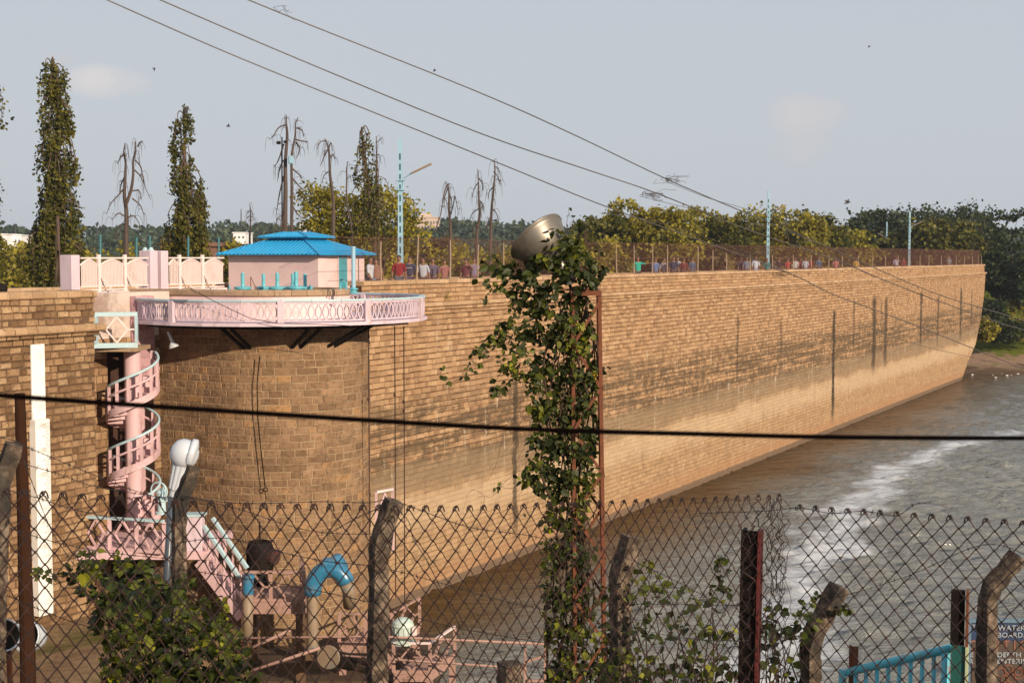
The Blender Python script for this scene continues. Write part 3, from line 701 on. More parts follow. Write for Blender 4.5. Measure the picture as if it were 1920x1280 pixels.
for i in range(n-1):
    fa = np.linspace(angs[i], angs[i+1], 4)
    mb = MB()
    for a0, a1 in zip(fa[:-1], fa[1:]): ellipse_panel(mb, rp(RB, a0, 0), rp(RB, a1, 0), zb+.03, zr-.07); mb.bar(rp(RB, a0, zr-.055), rp(RB, a1, zr-.055), .07, .05)
    mb.build('balustrade_panel', M['lav'], bal)
    mb = MB()
    for a0, a1 in zip(fa[:-1], fa[1:]): mb.bar(rp(RB, a0, zr-.01), rp(RB, a1, zr-.01), .13, .045)
    mb.build('top_rail', M['bluerail'], bal)
for i in range(n):
    mb = MB(); d = Vector((math.sin(math.radians(angs[i])), -math.cos(math.radians(angs[i])), 0)); s_ = Vector((-d.y, d.x, 0))
    mb.bbox(rp(RB+.005, angs[i], (zb+zr)/2-.02), (.17, .16, zr-zb+.02), (s_, d, Vector((0, 0, 1))), .012); mb.build('baluster_post', M['lav'], bal)
for a0, a1 in ((-14, -12), (-10, -8), (22, 17), (27, 22), (46, 40), (51, 45)):
    mb = MB(); mb.bar(rp(RB-.25, a0, .0), rp(RT, a1, -.62), .07, .07); mb.build('strut_and_shadow', M['blackiron'], bal)  # bars in pairs: a strut and its cast shadow built as a second bar
mb = MB()
for i in range(n-1): mb.bar(rp(RB-.35, angs[i], -.045), rp(RB-.35, angs[i+1], -.045), .08, .09)
mb.build('edge_beam', M['blackiron'], bal)
# painted pilaster below the balcony's end
pil_t0 = (wall_hit(258, 620, .25)-W0).dot(U); pil_t1 = (wall_hit(292, 620, .25)-W0).dot(U)
pl = empty('painted_pilaster', WP((pil_t0+pil_t1)/2, -1.3, .1), 'mauve painted stone pilaster between the spiral stair and the tower', 'pilaster')
mb = MB(); mb.box(WP((pil_t0+pil_t1)/2, -.35, .11), (pil_t1-pil_t0, .2, 2.1), (U, N*-1, Vector((0, 0, 1)))); mb.build('core', M['purple'], pl)
mb = MB(); stones(mb, None, lambda u, v, o: WP(u, v, .21+o), pil_t0, pil_t1, -1.4, .6, .25, (.3, .5), .014, lambda v: .02); stones(mb, None, lambda u, v, o: WP(pil_t0, v, .21-u)-U*o, 0, .2, -1.4, .6, .25, (.2, .3), .014, lambda v: .02); mb.build('painted_stone_face', M['purple'], pl)

# ------------------------------------------------------------------ landing with blue frame, spiral stair
SD = 35.3
lf = empty('stair_landing_screen', P(215, 652, SD-.5), 'pale blue square frame with a white diamond at the top landing of the spiral stair', 'screen')
a, b = P(172, 620, SD-.75), P(258, 620, SD-.45); zt, zbm = P(200, 585, SD-.6).z, P(200, 652, SD-.6).z
def seg(q, z): p = a.lerp(b, q); return Vector((p.x, p.y, z))
mb = MB(); mb.bar(seg(0, zt-.05), seg(1, zt-.05), .1, .1); mb.bar(seg(-.08, zbm+.06), seg(1, zbm+.06), .1, .12); mb.bar(seg(.08, zbm+.122), seg(.08, zt-.102), .16, .1); mb.bar(seg(.975, zbm+.122), seg(.975, zt-.102), .1, .06); mb.build('frame', M['bluerail'], lf)
mb = MB(); diamond_panel(mb, seg(.15, 0), seg(.94, 0), zbm+.13, zt-.11, 1, .045); mb.build('diamond_lattice', M['white'], lf)
mb = MB(); c0 = (a+b)/2; mb.box((c0.x, c0.y+.72, zbm-.05), (b.x-a.x, 1.3, .1)); mb.build('landing_slab', M['coping2'], lf)

sc_ = P(250, 800, SD+.15); sx, sy = sc_.x, sc_.y
st = empty('spiral_staircase', (sx, sy, -5), 'pink concrete spiral staircase with pale blue handrail round a central column', 'staircase')
ztop = P(250, 652, SD).z; zbot = P(250, 985, SD).z
mb = MB(); mb.lathe((sx, sy, zbot-.1), [(.205, 0), (.205, ztop-zbot+.1)], 28); mb.build('central_column', M['pink'], st, smooth=False)
pitch = 118*SD/FPX; RS = .63
zref = P(205, 735, SD).z            # handrail height on the left front
# angle a: point = (sin a, -cos a) ; left = -90, front = 0, right = 90 ; going left->right rises
def rail_z(a): return zref+pitch*((a+90)/360.0)
turns_lo, turns_hi = -90-360*1.62, -90+360*.62
nst = 13; tread = 360/nst
a = turns_lo
while a < turns_hi:
    zz = rail_z(a)-.60
    mb = MB()
    vs = []
    for z in (zz-.075, zz):
        for r, k in ((.2, 0), (RS, 0), (RS, 1), (.2, 1)):
            an = math.radians(a+k*tread*1.12); vs.append(Vector((sx+r*math.sin(an), sy-r*math.cos(an), z)))
    mb.add(vs, [(0, 3, 2, 1), (4, 5, 6, 7), (0, 1, 5, 4), (1, 2, 6, 5), (2, 3, 7, 6), (3, 0, 4, 7)])
    vs = []
    for z in (zz-.20, zz-.0751):
        for r, k in ((.2, 0), (RS-.0, 0), (RS-.0, .16), (.2, .16)):
            an = math.radians(a+k*tread); vs.append(Vector((sx+r*math.sin(an), sy-r*math.cos(an), z)))
    mb.add(vs, [(0, 3, 2, 1), (4, 5, 6, 7), (0, 1, 5, 4), (1, 2, 6, 5), (2, 3, 7, 6), (3, 0, 4, 7)])
    mb.build('tread', M['pink'], st)
    a += tread
mb = MB(); a = turns_lo
while a < turns_hi:
    an = math.radians(a+tread/2); p = Vector((sx+(RS-.01)*math.sin(an), sy-(RS-.01)*math.cos(an), 0)); z1 = rail_z(a+tread/2)
    mb.bar((p.x, p.y, z1-.68), (p.x, p.y, z1-.02), .068, .068); a += tread
K = 120
mb.tube([(sx+RS*math.sin(math.radians(q)), sy-RS*math.cos(math.radians(q)), rail_z(q)-.27) for q in np.linspace(turns_lo, turns_hi, K)], .032, 5)
for q0_, q1_ in zip(np.linspace(turns_lo, turns_hi, K)[:-1], np.linspace(turns_lo, turns_hi, K)[1:]):
    c_ = [Vector((sx+r_*math.sin(math.radians(q_)), sy-r_*math.cos(math.radians(q_)), rail_z(q_)+dz_)) for q_ in (q0_, q1_) for r_ in (RS-.02, RS+.03) for dz_ in (-.80, -.62)]
    mb.add(c_, [(0, 4, 5, 1), (2, 3, 7, 6), (1, 5, 7, 3), (0, 2, 6, 4)])
mb.build('balusters', M['pink'], st)
mb = MB()
vs = []
qs = np.linspace(turns_lo, turns_hi, K)
mb.tube([(sx+RS*math.sin(math.radians(q)), sy-RS*math.cos(math.radians(q)), rail_z(q)) for q in qs], .036, 6); mb.build('handrail', M['bluerail'], st, smooth=True)

# ------------------------------------------------------------------ white fences and gate posts beside the pump house
FO = (Vector((-11.4, 37, 0))-W0).dot(N)
def ft(px, y=510): return wall_t(px, y, FO)[0]
def fp(t, z, o=0): return WP(t, z, FO+o)
def gate_post(px0, px1, ztop_, label, orn=True):
    t1 = ft(px1); w = .42; t0 = t1-.30
    g = empty('gate_pillar', fp((t0+t1)/2, .3), label, 'pillar', 'pillars of the white fence')
    mb = MB(); mb.bbox(fp((t0+t1)/2, (ztop_+.3)/2, -w/2+.05), (t1-t0, w, ztop_-.3), (U, N*-1, Vector((0, 0, 1))), .015); mb.build('shaft', M['lav'], g)
    if orn:
        mb = MB()
        for k in (-.12, .1): mb.lathe(fp((t0+t1)/2, ztop_-.005, -w/2+.05+k), [(.08, 0), (.09, .03), (.05, .06), (.045, .09), (.015, .1)], 8)
        mb.build('finial', M['bluerail'], g)
    return t0, t1
zA = P(135, 478, 37).z; zB = P(283, 470, 40).z
tA0, tA1 = gate_post(120, 148, zA, 'lavender pillar at the left end of the white fence', False)
tB0, tB1 = gate_post(270, 294, zB, 'pink pillar with small blue finials between the two white fences')
tC0, tC1 = gate_post(296, 314, zB, 'pink pillar right beside the one with blue finials', False)
def white_fence(t0, t1, label, nb):
    z0, z1 = .80, zA-.06
    g = empty('picket_fence', fp((t0+t1)/2, z0), label, 'fence', 'white concrete fences by the pump house')
    cuts = [t0+(t1-t0)*q for q in nb]
    for c in cuts[1:-1]:
        mb = MB(); mb.bbox(fp(c, (z0+z1+.06)/2), (.09, .09, z1-z0+.08), (U, N*-1, Vector((0, 0, 1))), .01); mb.build('post', M['white'], g)
        mb = MB(); mb.bar(fp(c+.02, z0+.42, .03), fp(c+.16, z0-.05, .42), .035); mb.build('brace', M['white'], g)
    for ca, cb in zip(cuts[:-1], cuts[1:]):
        mb = MB(); a_, b_ = ca+.04, cb-.04
        mb.bar(fp(a_, z1-.02), fp(b_, z1-.02), .06, .04)
        for zz in (z0+.04, z0+.13): mb.bar(fp(a_, zz), fp(b_, zz), .05, .035)
        nn = max(4, int((b_-a_)/.052))
        arch = []
        for k in range(nn+1):
            q = k/nn; t = a_+(b_-a_)*q; h = z1-.22+.14*math.sin(q*PI)
            arch.append(fp(t, h))
            if 0 < k < nn: mb.bar(fp(t, z0+.13), fp(t, h), .026, .026)
        mb.tube(arch, .034, 4)
        mb.build('picket_panel', M['white'], g)
    return g
white_fence(tA1+.01, tB0-.01, 'white picket fence of three arched panels, left of the twin pillars', (0, .27, .64, 1))
tH = ft(421)
white_fence(tC1+.01, tH, 'white picket fence of three arched panels, against the pink pump house', (0, .2, .6, 1))
mb = MB(); mb.box(fp((tA0+tH)/2, .40, -.05), (tH-tA0, .3, .8), (U, N*-1, Vector((0, 0, 1)))); tag(mb.build('fence_plinth', M['white']), 'pale stained plinth under the white picket fences', 'plinth')

# ------------------------------------------------------------------ pump house
HC = Vector((-6.33, 46.5, 0)); L1, L2 = 3.7, 2.67; ze = 1.80
hu, hn = U, N*-1
ph = empty('pump_house', HC, 'small pink pump house with blue corrugated hipped roof', 'building')
def hp(a, b, z): return Vector((HC.x+hu.x*a+hn.x*b, HC.y+hu.y*a+hn.y*b, z))
dt0 = .97; dt1 = 1.38
# door position along the lit face
def house_t(px): 
    r = ray(px, 500); k = (HC.x*N.x+HC.y*N.y)/(r.x*N.x+r.y*N.y); return (Vector((r.x*k, r.y*k, 0))-HC).dot(U)
dt0, dt1, L2 = house_t(633), house_t(649), house_t(683)
mb = MB(); mb.box(hp(L2/2, L1/2, (ze-.3)/2), (L2, L1, ze+.3), (hu, hn, Vector((0, 0, 1)))); wl_ = mb.build('wall', M['pinkwall'], ph)
mb = MB(); mb.bbox(hp((dt0+dt1)/2, -.015, (1.74-.1)/2), (dt1-dt0, .05, 1.84), (hu, hn, Vector((0, 0, 1))), .01)
for k in (.3, .9, 1.5): mb.box(hp((dt0+dt1)/2, -.045, k), (dt1-dt0-.08, .012, .05), (hu, hn, Vector((0, 0, 1))))
dr = mb.build('door', M['door'], ph)
mb = MB(); mb.tube([hp(dt0+.08, -.05, .95), hp(dt0+.08, -.11, .95), hp(dt0+.2, -.11, .95)], .012, 5); mb.build('handle', M['blackiron'], dr)
mb = MB()
for a_, b_ in ((dt0-.03, dt0), (dt1, dt1+.03)): mb.box(hp((a_+b_)/2, -.02, .86), (.03, .06, 1.78), (hu, hn, Vector((0, 0, 1))))
mb.build('door_frame', M['white'], ph)
def hip_roof(x0, x1, y0, y1, z0, z1, inset, rib, th=.03):
    """corrugated hipped roof as ribbed slopes; local (a,b)"""
    mb = MB(); cxm, cym = (x0+x1)/2, (y0+y1)/2
    tx0, tx1, ty0, ty1 = cxm-inset, cxm+inset, cym-inset*1.35, cym+inset*1.35
    sides = [((x0, y0), (x1, y0), (tx0, ty0), (tx1, ty0)), ((x1, y0), (x1, y1), (tx1, ty0), (tx1, ty1)), ((x1, y1), (x0, y1), (tx1, ty1), (tx0, ty1)), ((x0, y1), (x0, y0), (tx0, ty1), (tx0, ty0))]
    for A, B, C, D in sides:
        A3, B3 = hp(A[0], A[1], z0), hp(B[0], B[1], z0); C3, D3 = hp(C[0], C[1], z1), hp(D[0], D[1], z1)
        e = (B3-A3); L = e.length; e = e/L; slope = ((C3+D3)/2-(A3+B3)/2); slope = (slope-e*slope.dot(e)); H = slope.length; sn = slope/H; nn = e.cross(sn).normalized()
        if nn.z < 0: nn = -nn
        c0 = (C3-A3).dot(e); d0 = (D3-A3).dot(e)
        nr = int(L/rib)
        xs = []
        for i in range(nr): 
            for q, hgt in ((0, 0), (.5, 0), (.62, 1), (.88, 1)): xs.append(((i+q)*L/nr, hgt*.028))
        xs.append((L, 0))
        vs = []; fs = []
        for x, h in xs:
            tmax = H*(x/c0 if x < c0 else ((L-x)/(L-d0) if x > d0 else 1)); tmax = max(0.0, min(H, tmax))
            vs += [A3+e*x+nn*h, A3+e*x+sn*tmax+nn*h, A3+e*x-nn*th, A3+e*x+sn*tmax-nn*th]
        for i in range(len(xs)-1):
            b = i*4; fs += [(b, b+4, b+5, b+1), (b+2, b+3, b+7, b+6), (b, b+2, b+6, b+4)]
        mb.add(vs, fs)
    ridge_ = MB()
    for A, B, C, D in sides:
        ridge_.bar(hp(A[0], A[1], z0+.015), hp(C[0], C[1], z1+.02), .1, .03)
    return mb, ridge_
ov = .30
mb, rg = hip_roof(-ov, L2+ov, -ov, L1+ov, ze-.01, 2.34, .42, .16); rf = mb.build('roof', M['roof'], ph); rg.build('ridge_cap', M['roof'], rf)
mb, rg = hip_roof(L2/2-.78, L2/2+.78, L1/2-1.05, L1/2+1.05, 2.38, 2.54, .22, .16); r2 = mb.build('vent_roof', M['roof'], ph); rg.build('ridge_cap', M['roof'], r2)
mb = MB(); mb.box(hp(L2/2, L1/2, 2.36), (1.0, 1.5, .16), (hu, hn, Vector((0, 0, 1)))); mb.build('vent_louvre', M['door'], ph)

# ------------------------------------------------------------------ valves, standpipe, lamp, ladders of cable
def make_valve(kind, label):
    g = empty('gate_valve', (0, 0, 0), label, 'valve', 'turquoise gate valves on the tower deck')
    mb = MB(); mb.lathe((0, 0, 0), [(.14, 0), (.14, .12), (.24, .13), (.24, .19), (.19, .2), (.19, .25), (.235, .26), (.235, .31), (.12, .33)], 20); mb.build('valve_body', M['valve'], g)
    mb = MB(); mb.lathe((0, 0, .33), [(.06, 0), (.05, .04), (.05, .34), (.045, .36)], 12); mb.build('stem_cover', M['valve'], g)
    if kind: 
        mb = MB(); c = Vector((.36, 0, .2)); mb.torus(c, .15, .016, Vector((1, .25, 0)), 18, 5)
        for k in range(3): an = k*PI/3; mb.bar(c+Vector((0, math.cos(an)*.15, math.sin(an)*.15)), c-Vector((0, math.cos(an)*.15, math.sin(an)*.15)), .014)
        mb.bar((.15, 0, .2), (.37, 0, .2), .03); mb.build('handwheel', M['valve'], g)
    return g
v0 = make_valve(1, 'x'); v1_ = make_valve(0, 'x')
vl = [(455, 38.0, 1, 1.0, 180, 'turquoise gate valve standing alone, leftmost on the tower deck with its handwheel'), (494, 38.9, 0, .95, 0, 'turquoise gate valve second from the left beside the bent red rod'),
      (520, 38.0, 1, 1.0, 0, 'turquoise gate valve in the middle of the tower deck with handwheel to its right'), (549, 39.2, 0, .95, 0, 'small turquoise gate valve behind, between two bigger ones'),
      (555, 37.8, 1, 1.05, 0, 'tall turquoise gate valve right of the middle with a large handwheel'), (572, 38.8, 0, .95, 0, 'rightmost turquoise gate valve on the tower deck')]
used = {0: False, 1: False}
for px, D, k, s_, rz, lb in vl:
    src = v1_ if k == 0 else v0
    o = src if not used[k] else copy_tree(src); used[k] = True
    p = P(px, 530, D); o.location = (p.x, p.y, .60); o.scale = (s_, s_, s_); o.rotation_euler.z = math.radians(rz); o['label'] = lb
mb = MB(); p = P(470, 530, 38.4); mb.tube([(p.x, p.y, .5), (p.x, p.y, 1.18)], .012, 5); mb.tube([(p.x+.02, p.y, 1.15), (p.x+.1, p.y, .95), (p.x+.22, p.y, .8), (p.x+.36, p.y, .72)], .01, 5)
tag(mb.build('bent_rod', M['rust']), 'thin bent rusty rod among the valves', 'rod')
p = P(663, 550, 36.9); g = empty('standpipe', (p.x, p.y, p.z), 'tall turquoise standpipe with flanged foot beside the tower coping', 'pipe')
zt_ = P(663, 462, 36.9).z
mb = MB(); mb.lathe((p.x, p.y, p.z), [(.055, .1), (.055, zt_-p.z-.06), (.062, zt_-p.z-.05), (.062, zt_-p.z)], 14); mb.build('pipe', M['pole'], g)
mb = MB(); mb.lathe((p.x, p.y, p.z), [(.12, 0), (.12, .04), (.075, .05), (.075, .09), (.12, .1), (.12, .13), (.06, .15)], 16); mb.build('flange', M['valve'], g)
mb = MB(); mb.tube([(p.x-.35, p.y+.1, .85), (p.x-.35, p.y+.1, 1.02), (p.x-.28, p.y+.08, 1.1), (p.x-.2, p.y+.05, 1.02), (p.x-.2, p.y+.05, .85)], .02, 6); mb.build('bent_pipe', M['valve'], g)
# lamp under balcony
p = P(326, 650, 36.2); g = empty('wall_lamp', p, 'small pale bell-shaped lamp hanging under the balcony at the tower edge', 'lamp')
ax = Vector((-.35, 0, 1)).normalized()
mb = MB(); mb.lathe(p, [(.13, -.02), (.12, .03), (.06, .12), (.04, .14)], 16, ax); mb.build('shade', M['lampw'], g)
mb = MB(); mb.tube([p+ax*.13, p+ax*.26, p+ax*.3+Vector((-.05, 0, .1))], [.045, .04, .03], 8); mb.build('socket', M['lampw'], g)
mb = MB(); mb.tube([p+ax*.2, p+Vector((0, 0, .3)), (p.x, p.y, .0)], .008, 4); mb.build('bracket', M['blackiron'], g)
# hanging cables on the tower and dam face
def cable(name, pts, r, mat, label, cat='cable', group=None, n=5, sm=True):
    mb = MB(); mb.tube(pts, r, n); return tag(mb.build(name, mat, smooth=sm), label, cat, group)
q = lambda x, y, D: P(x, y, D)
mb = MB(); mb.tube([q(487, 668, 36.15), q(482, 720, 36.15), q(483, 780, 36.15), q(489, 840, 36.15), q(497, 912, 36.15)], .014, 5); mb.torus(q(498, 917, 36.15), .05, .014, Vector((0, 1, 0)), 10, 5); mb.tube([q(497, 921, 36.15), q(498, 935, 36.15)], .01, 4)
tag(mb.build('hanging_rope', M['cable']), 'dark rope with a ring at its end hanging down the brick tower', 'rope')
for px, D, y1, lb, kn in ((691, 37.8, 1000, 'thin dark pipe down the joint between tower and dam wall', (740,)), (740, 39.6, 1120, 'thin dark rod hanging from the balcony, left of the pair', (732,)), (757, 40.0, 1180, 'thin dark rod hanging from the balcony, right of the pair', (745, 762))):
    mb = MB(); mb.tube([q(px, 611, D), q(px+1, 800, D), q(px+2, y1, D)], .016, 5)
    for k in kn: mb.lathe(q(px, k+8, D), [(.03, -.05), (.035, 0), (.03, .05)], 8)
    tag(mb.build('hanging_rod', M['rustdark']), lb, 'rod')
# loose wire along balustrade
cable('loose_wire', [q(358, 541, 34.6), q(385, 556, 34.6), q(420, 574, 34.6), q(470, 597, 34.6), q(520, 606, 34.6), q(600, 608, 34.6), q(690, 612, 34.6)], .008, M['cable'], 'thin loose wire trailing down across the oval balustrade', 'wire')
mb = MB(); mb.box(q(362, 544, 34.7), (.28, .1, .06), (Vector((.9, 0, -.42)).normalized(), Vector((0, 1, 0)), Vector((.42, 0, .9)).normalized())); tag(mb.build('street_light_head', M['palepost']), 'small grey lamp head lying tilted at the tower coping', 'lamp')

# water level gauge on the near wall
def wl(px, py, o): h = wall_hit(px, py, OFF+o); return h
gz = [wl(70, 645, .05).z, wl(73, 785, .05).z, wl(80, 1150, .05).z]
g = empty('level_gauge', wl(78, 1150, .1), 'white painted water level gauge board fixed on the rubble wall', 'gauge')
tg0 = (wl(59, 700, .08)-W0).dot(U); tg1 = (wl(84, 700, .08)-W0).dot(U)
mb = MB(); mb.bbox(WP((tg0+tg1)/2, (gz[0]+gz[1])/2, OFF+.07), (tg1-tg0, .06, gz[0]-gz[1]), (U, N*-1, Vector((0, 0, 1))), .01); mb.build('upper_board', M['gauge'], g)
tg0 = (wl(68, 950, .2)-W0).dot(U); tg1 = (wl(95, 950, .2)-W0).dot(U)
mb = MB(); mb.bbox(WP((tg0+tg1)/2, (gz[2]+gz[1])/2, OFF+.13), (tg1-tg0, .22, gz[1]-gz[2]), (U, N*-1, Vector((0, 0, 1))), .015); gb = mb.build('lower_board', M['gauge'], g)
mb = MB(); z = gz[1]-.1; k = 0
while z > gz[2]+.2:
    L = .22 if k % 5 == 0 else .12
    mb.box(WP(tg1-.03-L/2, z, OFF+.2425), (L, .006, .018), (U, N*-1, Vector((0, 0, 1)))); z -= .055; k += 1
mb.build('scale_marks', M['tick'], gb)
z = gz[1]-.2
for k in range(6):
    c = bpy.data.curves.new('gauge_number', 'FONT'); c.body = str(1790-k*2); c.size = .13; c.extrude = .002
    o = bpy.data.objects.new('gauge_number', c); COL.objects.link(o); o.parent = gb; w = WP(tg0+.03, z, OFF+.243); z -= .55
    o.location = Vector(w)-Vector(gb.parent['_o']); R = Matrix((U, Vector((0, 0, 1)), N)).transposed(); o.rotation_euler = R.to_euler(); c.materials.append(M['tick'])

# ================================================================== LOWER PUMPING PLATFORMS (foot of the tower)
Zv = Vector((0, 0, 1))
def rail_box(parent, pts, h, matp, matr, post=.09, zdeck=None, skip=(), ndi=1, rail=.08):
    for i, (a, b) in enumerate(zip(pts[:-1], pts[1:])):
        if i in skip: continue
        a, b = Vector(a), Vector(b)
        n = max(1, ndi if isinstance(ndi, int) else ndi[i])
        mb = MB(); diamond_panel(mb, Vector((a.x, a.y, 0)), Vector((b.x, b.y, 0)), a.z+.06, a.z+h-.05, n, .05)
        for k in range(1, n): m = a.lerp(b, k/n); mb.bar(m, m+Zv*h, .08, .08)
        mb.bar(a+Zv*.04, b+Zv*.04, .07, .08); mb.build('lattice_panel', matp, parent)
        mb = MB(); mb.bar(a+Zv*h, b+Zv*h, rail, rail*.8); mb.build('top_rail', matr, parent)
    for p_ in pts:
        mb = MB(); mb.bbox(Vector(p_)+Zv*(h/2), (post, post, h-.04), b=.01); mb.build('post', matp, parent)
DL = 33.6
zl0 = P(250, 1028, DL).z; hl = P(250, 968, DL).z-zl0
g = empty('stair_foot_landing', P(250, 1045, DL), 'pink landing with diamond lattice railing at the foot of the spiral stair', 'landing')
A_ = P(156, 1028, DL); B_ = P(308, 1034, DL-.6); C_ = P(382, 1030, DL+.3); A2 = P(150, 1020, DL+2.0); 
for v in (A_, B_, C_, A2): v.z = zl0
rail_box(g, [A2, A_, B_], hl, M['pink'], M['bluerail'], ndi=[1, 3])
mb = MB(); m_ = (A_+B_)/2; mb.box((m_.x+.5, m_.y+1.2, zl0-.08), (3.2, 2.6, .2)); mb.build('deck_slab', M['pink'], g)
mb = MB(); mb.bbox(P(365, 1000, DL-.2), (.42, .35, .95), b=.02); mb.build('newel_block', M['lav'], g)
mb = MB(); mb.box(P(365, 964, DL-.2), (.5, .4, .05)); mb.build('newel_cap', M['bluerail'], g)
for px in (175, 300, 380):
    mb = MB(); t_ = P(px, 1040, DL+.6); mb.bar((t_.x, t_.y, zl0-.18), (t_.x, t_.y, -8.2), .22, .22); mb.build('leg', M['left_mortar'], g)
# outside stair going down to the right
g = empty('outside_stair', P(410, 1120, DL), 'pink flight of stairs with sloping rail going down from the landing to the pump platform', 'stairs')
a, b = P(372, 1045, DL-.3), P(452, 1150, DL-.6)
mb = MB(); ns = 9
for i in range(ns):
    c = a.lerp(b, (i+.5)/ns); mb.box((c.x, c.y+.5, c.z-.05), (abs(b.x-a.x)/ns*1.25, 1.0, .1))
mb.build('steps', M['pink'], g)
for yy in (0, 1.0):
    mb = MB(); mb.bar(a+Vector((0, yy, -.1)), b+Vector((0, yy, -.1)), .08, .22); mb.build('stringer', M['pink'], g)
    mb = MB(); ra, rb_ = P(382, 985, DL-.3)+Vector((0, yy, 0)), P(449, 1082, DL-.6)+Vector((0, yy, 0)); mb.bar(ra, rb_, .09, .07); hr = mb.build('handrail', M['bluerail'], g)
    mb = MB()
    for k in range(1, 5): c = a.lerp(b, k/5)+Vector((0, yy, 0)); r_ = ra.lerp(rb_, k/5); mb.bar(c, r_, .05, .05)
    mb.bar(ra.lerp(a, .5)+Vector((0, yy*.5, 0)), rb_.lerp(b, .5)+Vector((0, yy*.5, 0)), .05, .05); mb.build('baluster', M['pink'], g)
# pump platform beside the tower
DP = 33.2
g = empty('pump_platform', P(510, 1140, DP), 'pink pump platform with diamond lattice railing in front of the brick tower', 'platform')
z0 = P(505, 1128, DP).z; h_ = P(505, 1072, DP).z-z0
q0, q1, q2, q3 = P(446, 1128, DP), P(570, 1128, DP), P(566, 1118, DP+1.6), P(440, 1118, DP+1.6)
for v in (q0, q1, q2, q3): v.z = z0
rail_box(g, [q0, q1, q2], h_, M['dullpink'], M['dullpink'], ndi=[2, 1])
mb = MB(); mb.box(((q0.x+q1.x)/2, DP+.75, z0-.12), (q1.x-q0.x+.1, 1.7, .28)); mb.build('deck_slab', M['dullpink'], g)
for px in (452, 562):
    for dy in (.1, 1.5):
        mb = MB(); t_ = P(px, 1140, DP); mb.bar((t_.x, DP+dy, z0-.26), (t_.x, DP+dy, ZW-.5), .2, .2); mb.build('leg', M['left_mortar'], g)
# lower frame platforms towards the water
def frame_platform(name, px0, px1, ytop, ybot, D, depth, label, ndi, mat, mr):
    g = empty(name, P((px0+px1)/2, ybot, D), label, 'platform')
    z0 = P(px0, ybot, D).z; h = P(px0, ytop, D).z-z0
    a, b = P(px0, ybot, D), P(px1, ybot, D); c = b+Vector((depth*.35, depth, 0)); d = a+Vector((depth*.35, depth, 0))
    for v in (a, b, c, d): v.z = z0
    rail_box(g, [a, b, c], h, mat, mr, ndi=[ndi, 1], post=.085, rail=.06)
    mb = MB(); mb.add([a+Zv*-.2, b+Zv*-.2, c+Zv*-.2, d+Zv*-.2, a, b, c, d], [(0, 3, 2, 1), (4, 5, 6, 7), (0, 1, 5, 4), (1, 2, 6, 5), (2, 3, 7, 6), (3, 0, 4, 7)]); mb.build('deck_slab', mat, g)
    for v in (a, b, c):
        mb = MB(); v = v.lerp((a+c)/2, .08); mb.bar(v+Zv*-.2, (v.x, v.y, ZW-.5), .16, .16); mb.build('leg', mat, g)
    return g
frame_platform('service_platform', 636, 735, 1150, 1208, 33.8, 1.6, 'faded pink service platform with diamond railing right of the blue pipe', 2, M['dullpink'], M['dullpink'])
frame_platform('service_platform', 738, 806, 1205, 1262, 33.0, 1.5, 'open pink frame platform furthest out over the water', 1, M['dullpink'], M['white'])
g = empty('ladder_railing', P(720, 1040, 38.5), 'small pink lattice railing standing behind the concrete post at the tower joint', 'railing')
a, b = P(706, 1040, 38.5), P(737, 1040, 38.9); b.z = a.z; zt0 = P(706, 922, 38.5).z
for c in (a, b): mb = MB(); mb.bar(c, (c.x, c.y, zt0), .07, .07); mb.build('post', M['pink'], g)
mb = MB(); diamond_panel(mb, a, b, zt0-.75, zt0-.06, 1, .045); mb.bar((a.x, a.y, zt0-.78), (b.x, b.y, zt0-.78), .05, .06); mb.build('lattice_panel', M['pink'], g)
mb = MB(); mb.bar((a.x, a.y, zt0), (b.x, b.y, zt0+.02), .09, .06); mb.build('top_rail', M['white'], g)
# blue goose-neck pipe
g = empty('gooseneck_pipe', P(586, 1215, 32.6), 'big blue goose-neck pipe bending over beside the pump platform, rust below', 'pipe')
D = 32.6; rr_ = .14
mb = MB(); mb.tube([P(586, 1112, D), P(586, 1220, D)], .135, 18); mb.lathe(P(586, 1214, D), [(.16, -.05), (.16, .05)], 18); mb.build('riser', M['pipe_worn'], g)
arc = [P(586, 1114, D)]+[P(619-33*math.cos(t), 1108-42*math.sin(t), D+.0*t) for t in np.linspace(.12, 2.75, 14)]
mb = MB(); mb.tube(arc, .20, 18); mb.build('bend', M['pipe'], g, smooth=True)
mb = MB(); mb.tube([P(622, 1060, D+.1), P(632, 1050, D+.5), P(640, 1062, D+1.0), P(642, 1090, D+1.3)], [.15, .17, .17, .16], 16); mb.build('rear_bend', M['pipe'], g, smooth=True)
mb = MB(); mb.lathe(P(618, 1060, D), [(.19, -.14), (.19, .14)], 18, Vector((1, 0, 0))); mb.build('collar', M['pipe'], g)
mb = MB(); mb.tube([P(650, 1092, D), P(654, 1110, D+.1), P(655, 1136, D+.25)], [.165, .15, .145], 18); mb.build('down_leg', M['pipe_worn'], g, smooth=True)
D = 32.7
g = empty('riser_pipe', P(465, 1195, D), 'upright blue pipe fading to rusty beige in front of the pump platform', 'pipe')
mb = MB(); mb.tube([P(465, 1112, D), P(464, 1200, D)], .125, 16); mb.build('lower_pipe', M['pipe_worn'], g, smooth=True)
mb = MB(); mb.tube([P(466, 1076, D), P(465, 1113, D)], .126, 16); mb.lathe(P(466, 1080, D), [(.15, -.03), (.15, .03)], 16); mb.build('upper_pipe', M['pipe'], g)
g = empty('iron_bellmouth', P(488, 1072, 34.8), 'dark rusty bell-mouthed iron pipe end above the pump platform', 'pipe')
mb = MB(); b0 = P(488, 1075, 34.8); mb.lathe(b0, [(.18, -.6), (.18, 0), (.30, .04), (.34, .2), (.34, .62), (.28, .8), (.2, .83), (.2, .6)], 20); mb.build('drum', M['blackiron'], g)
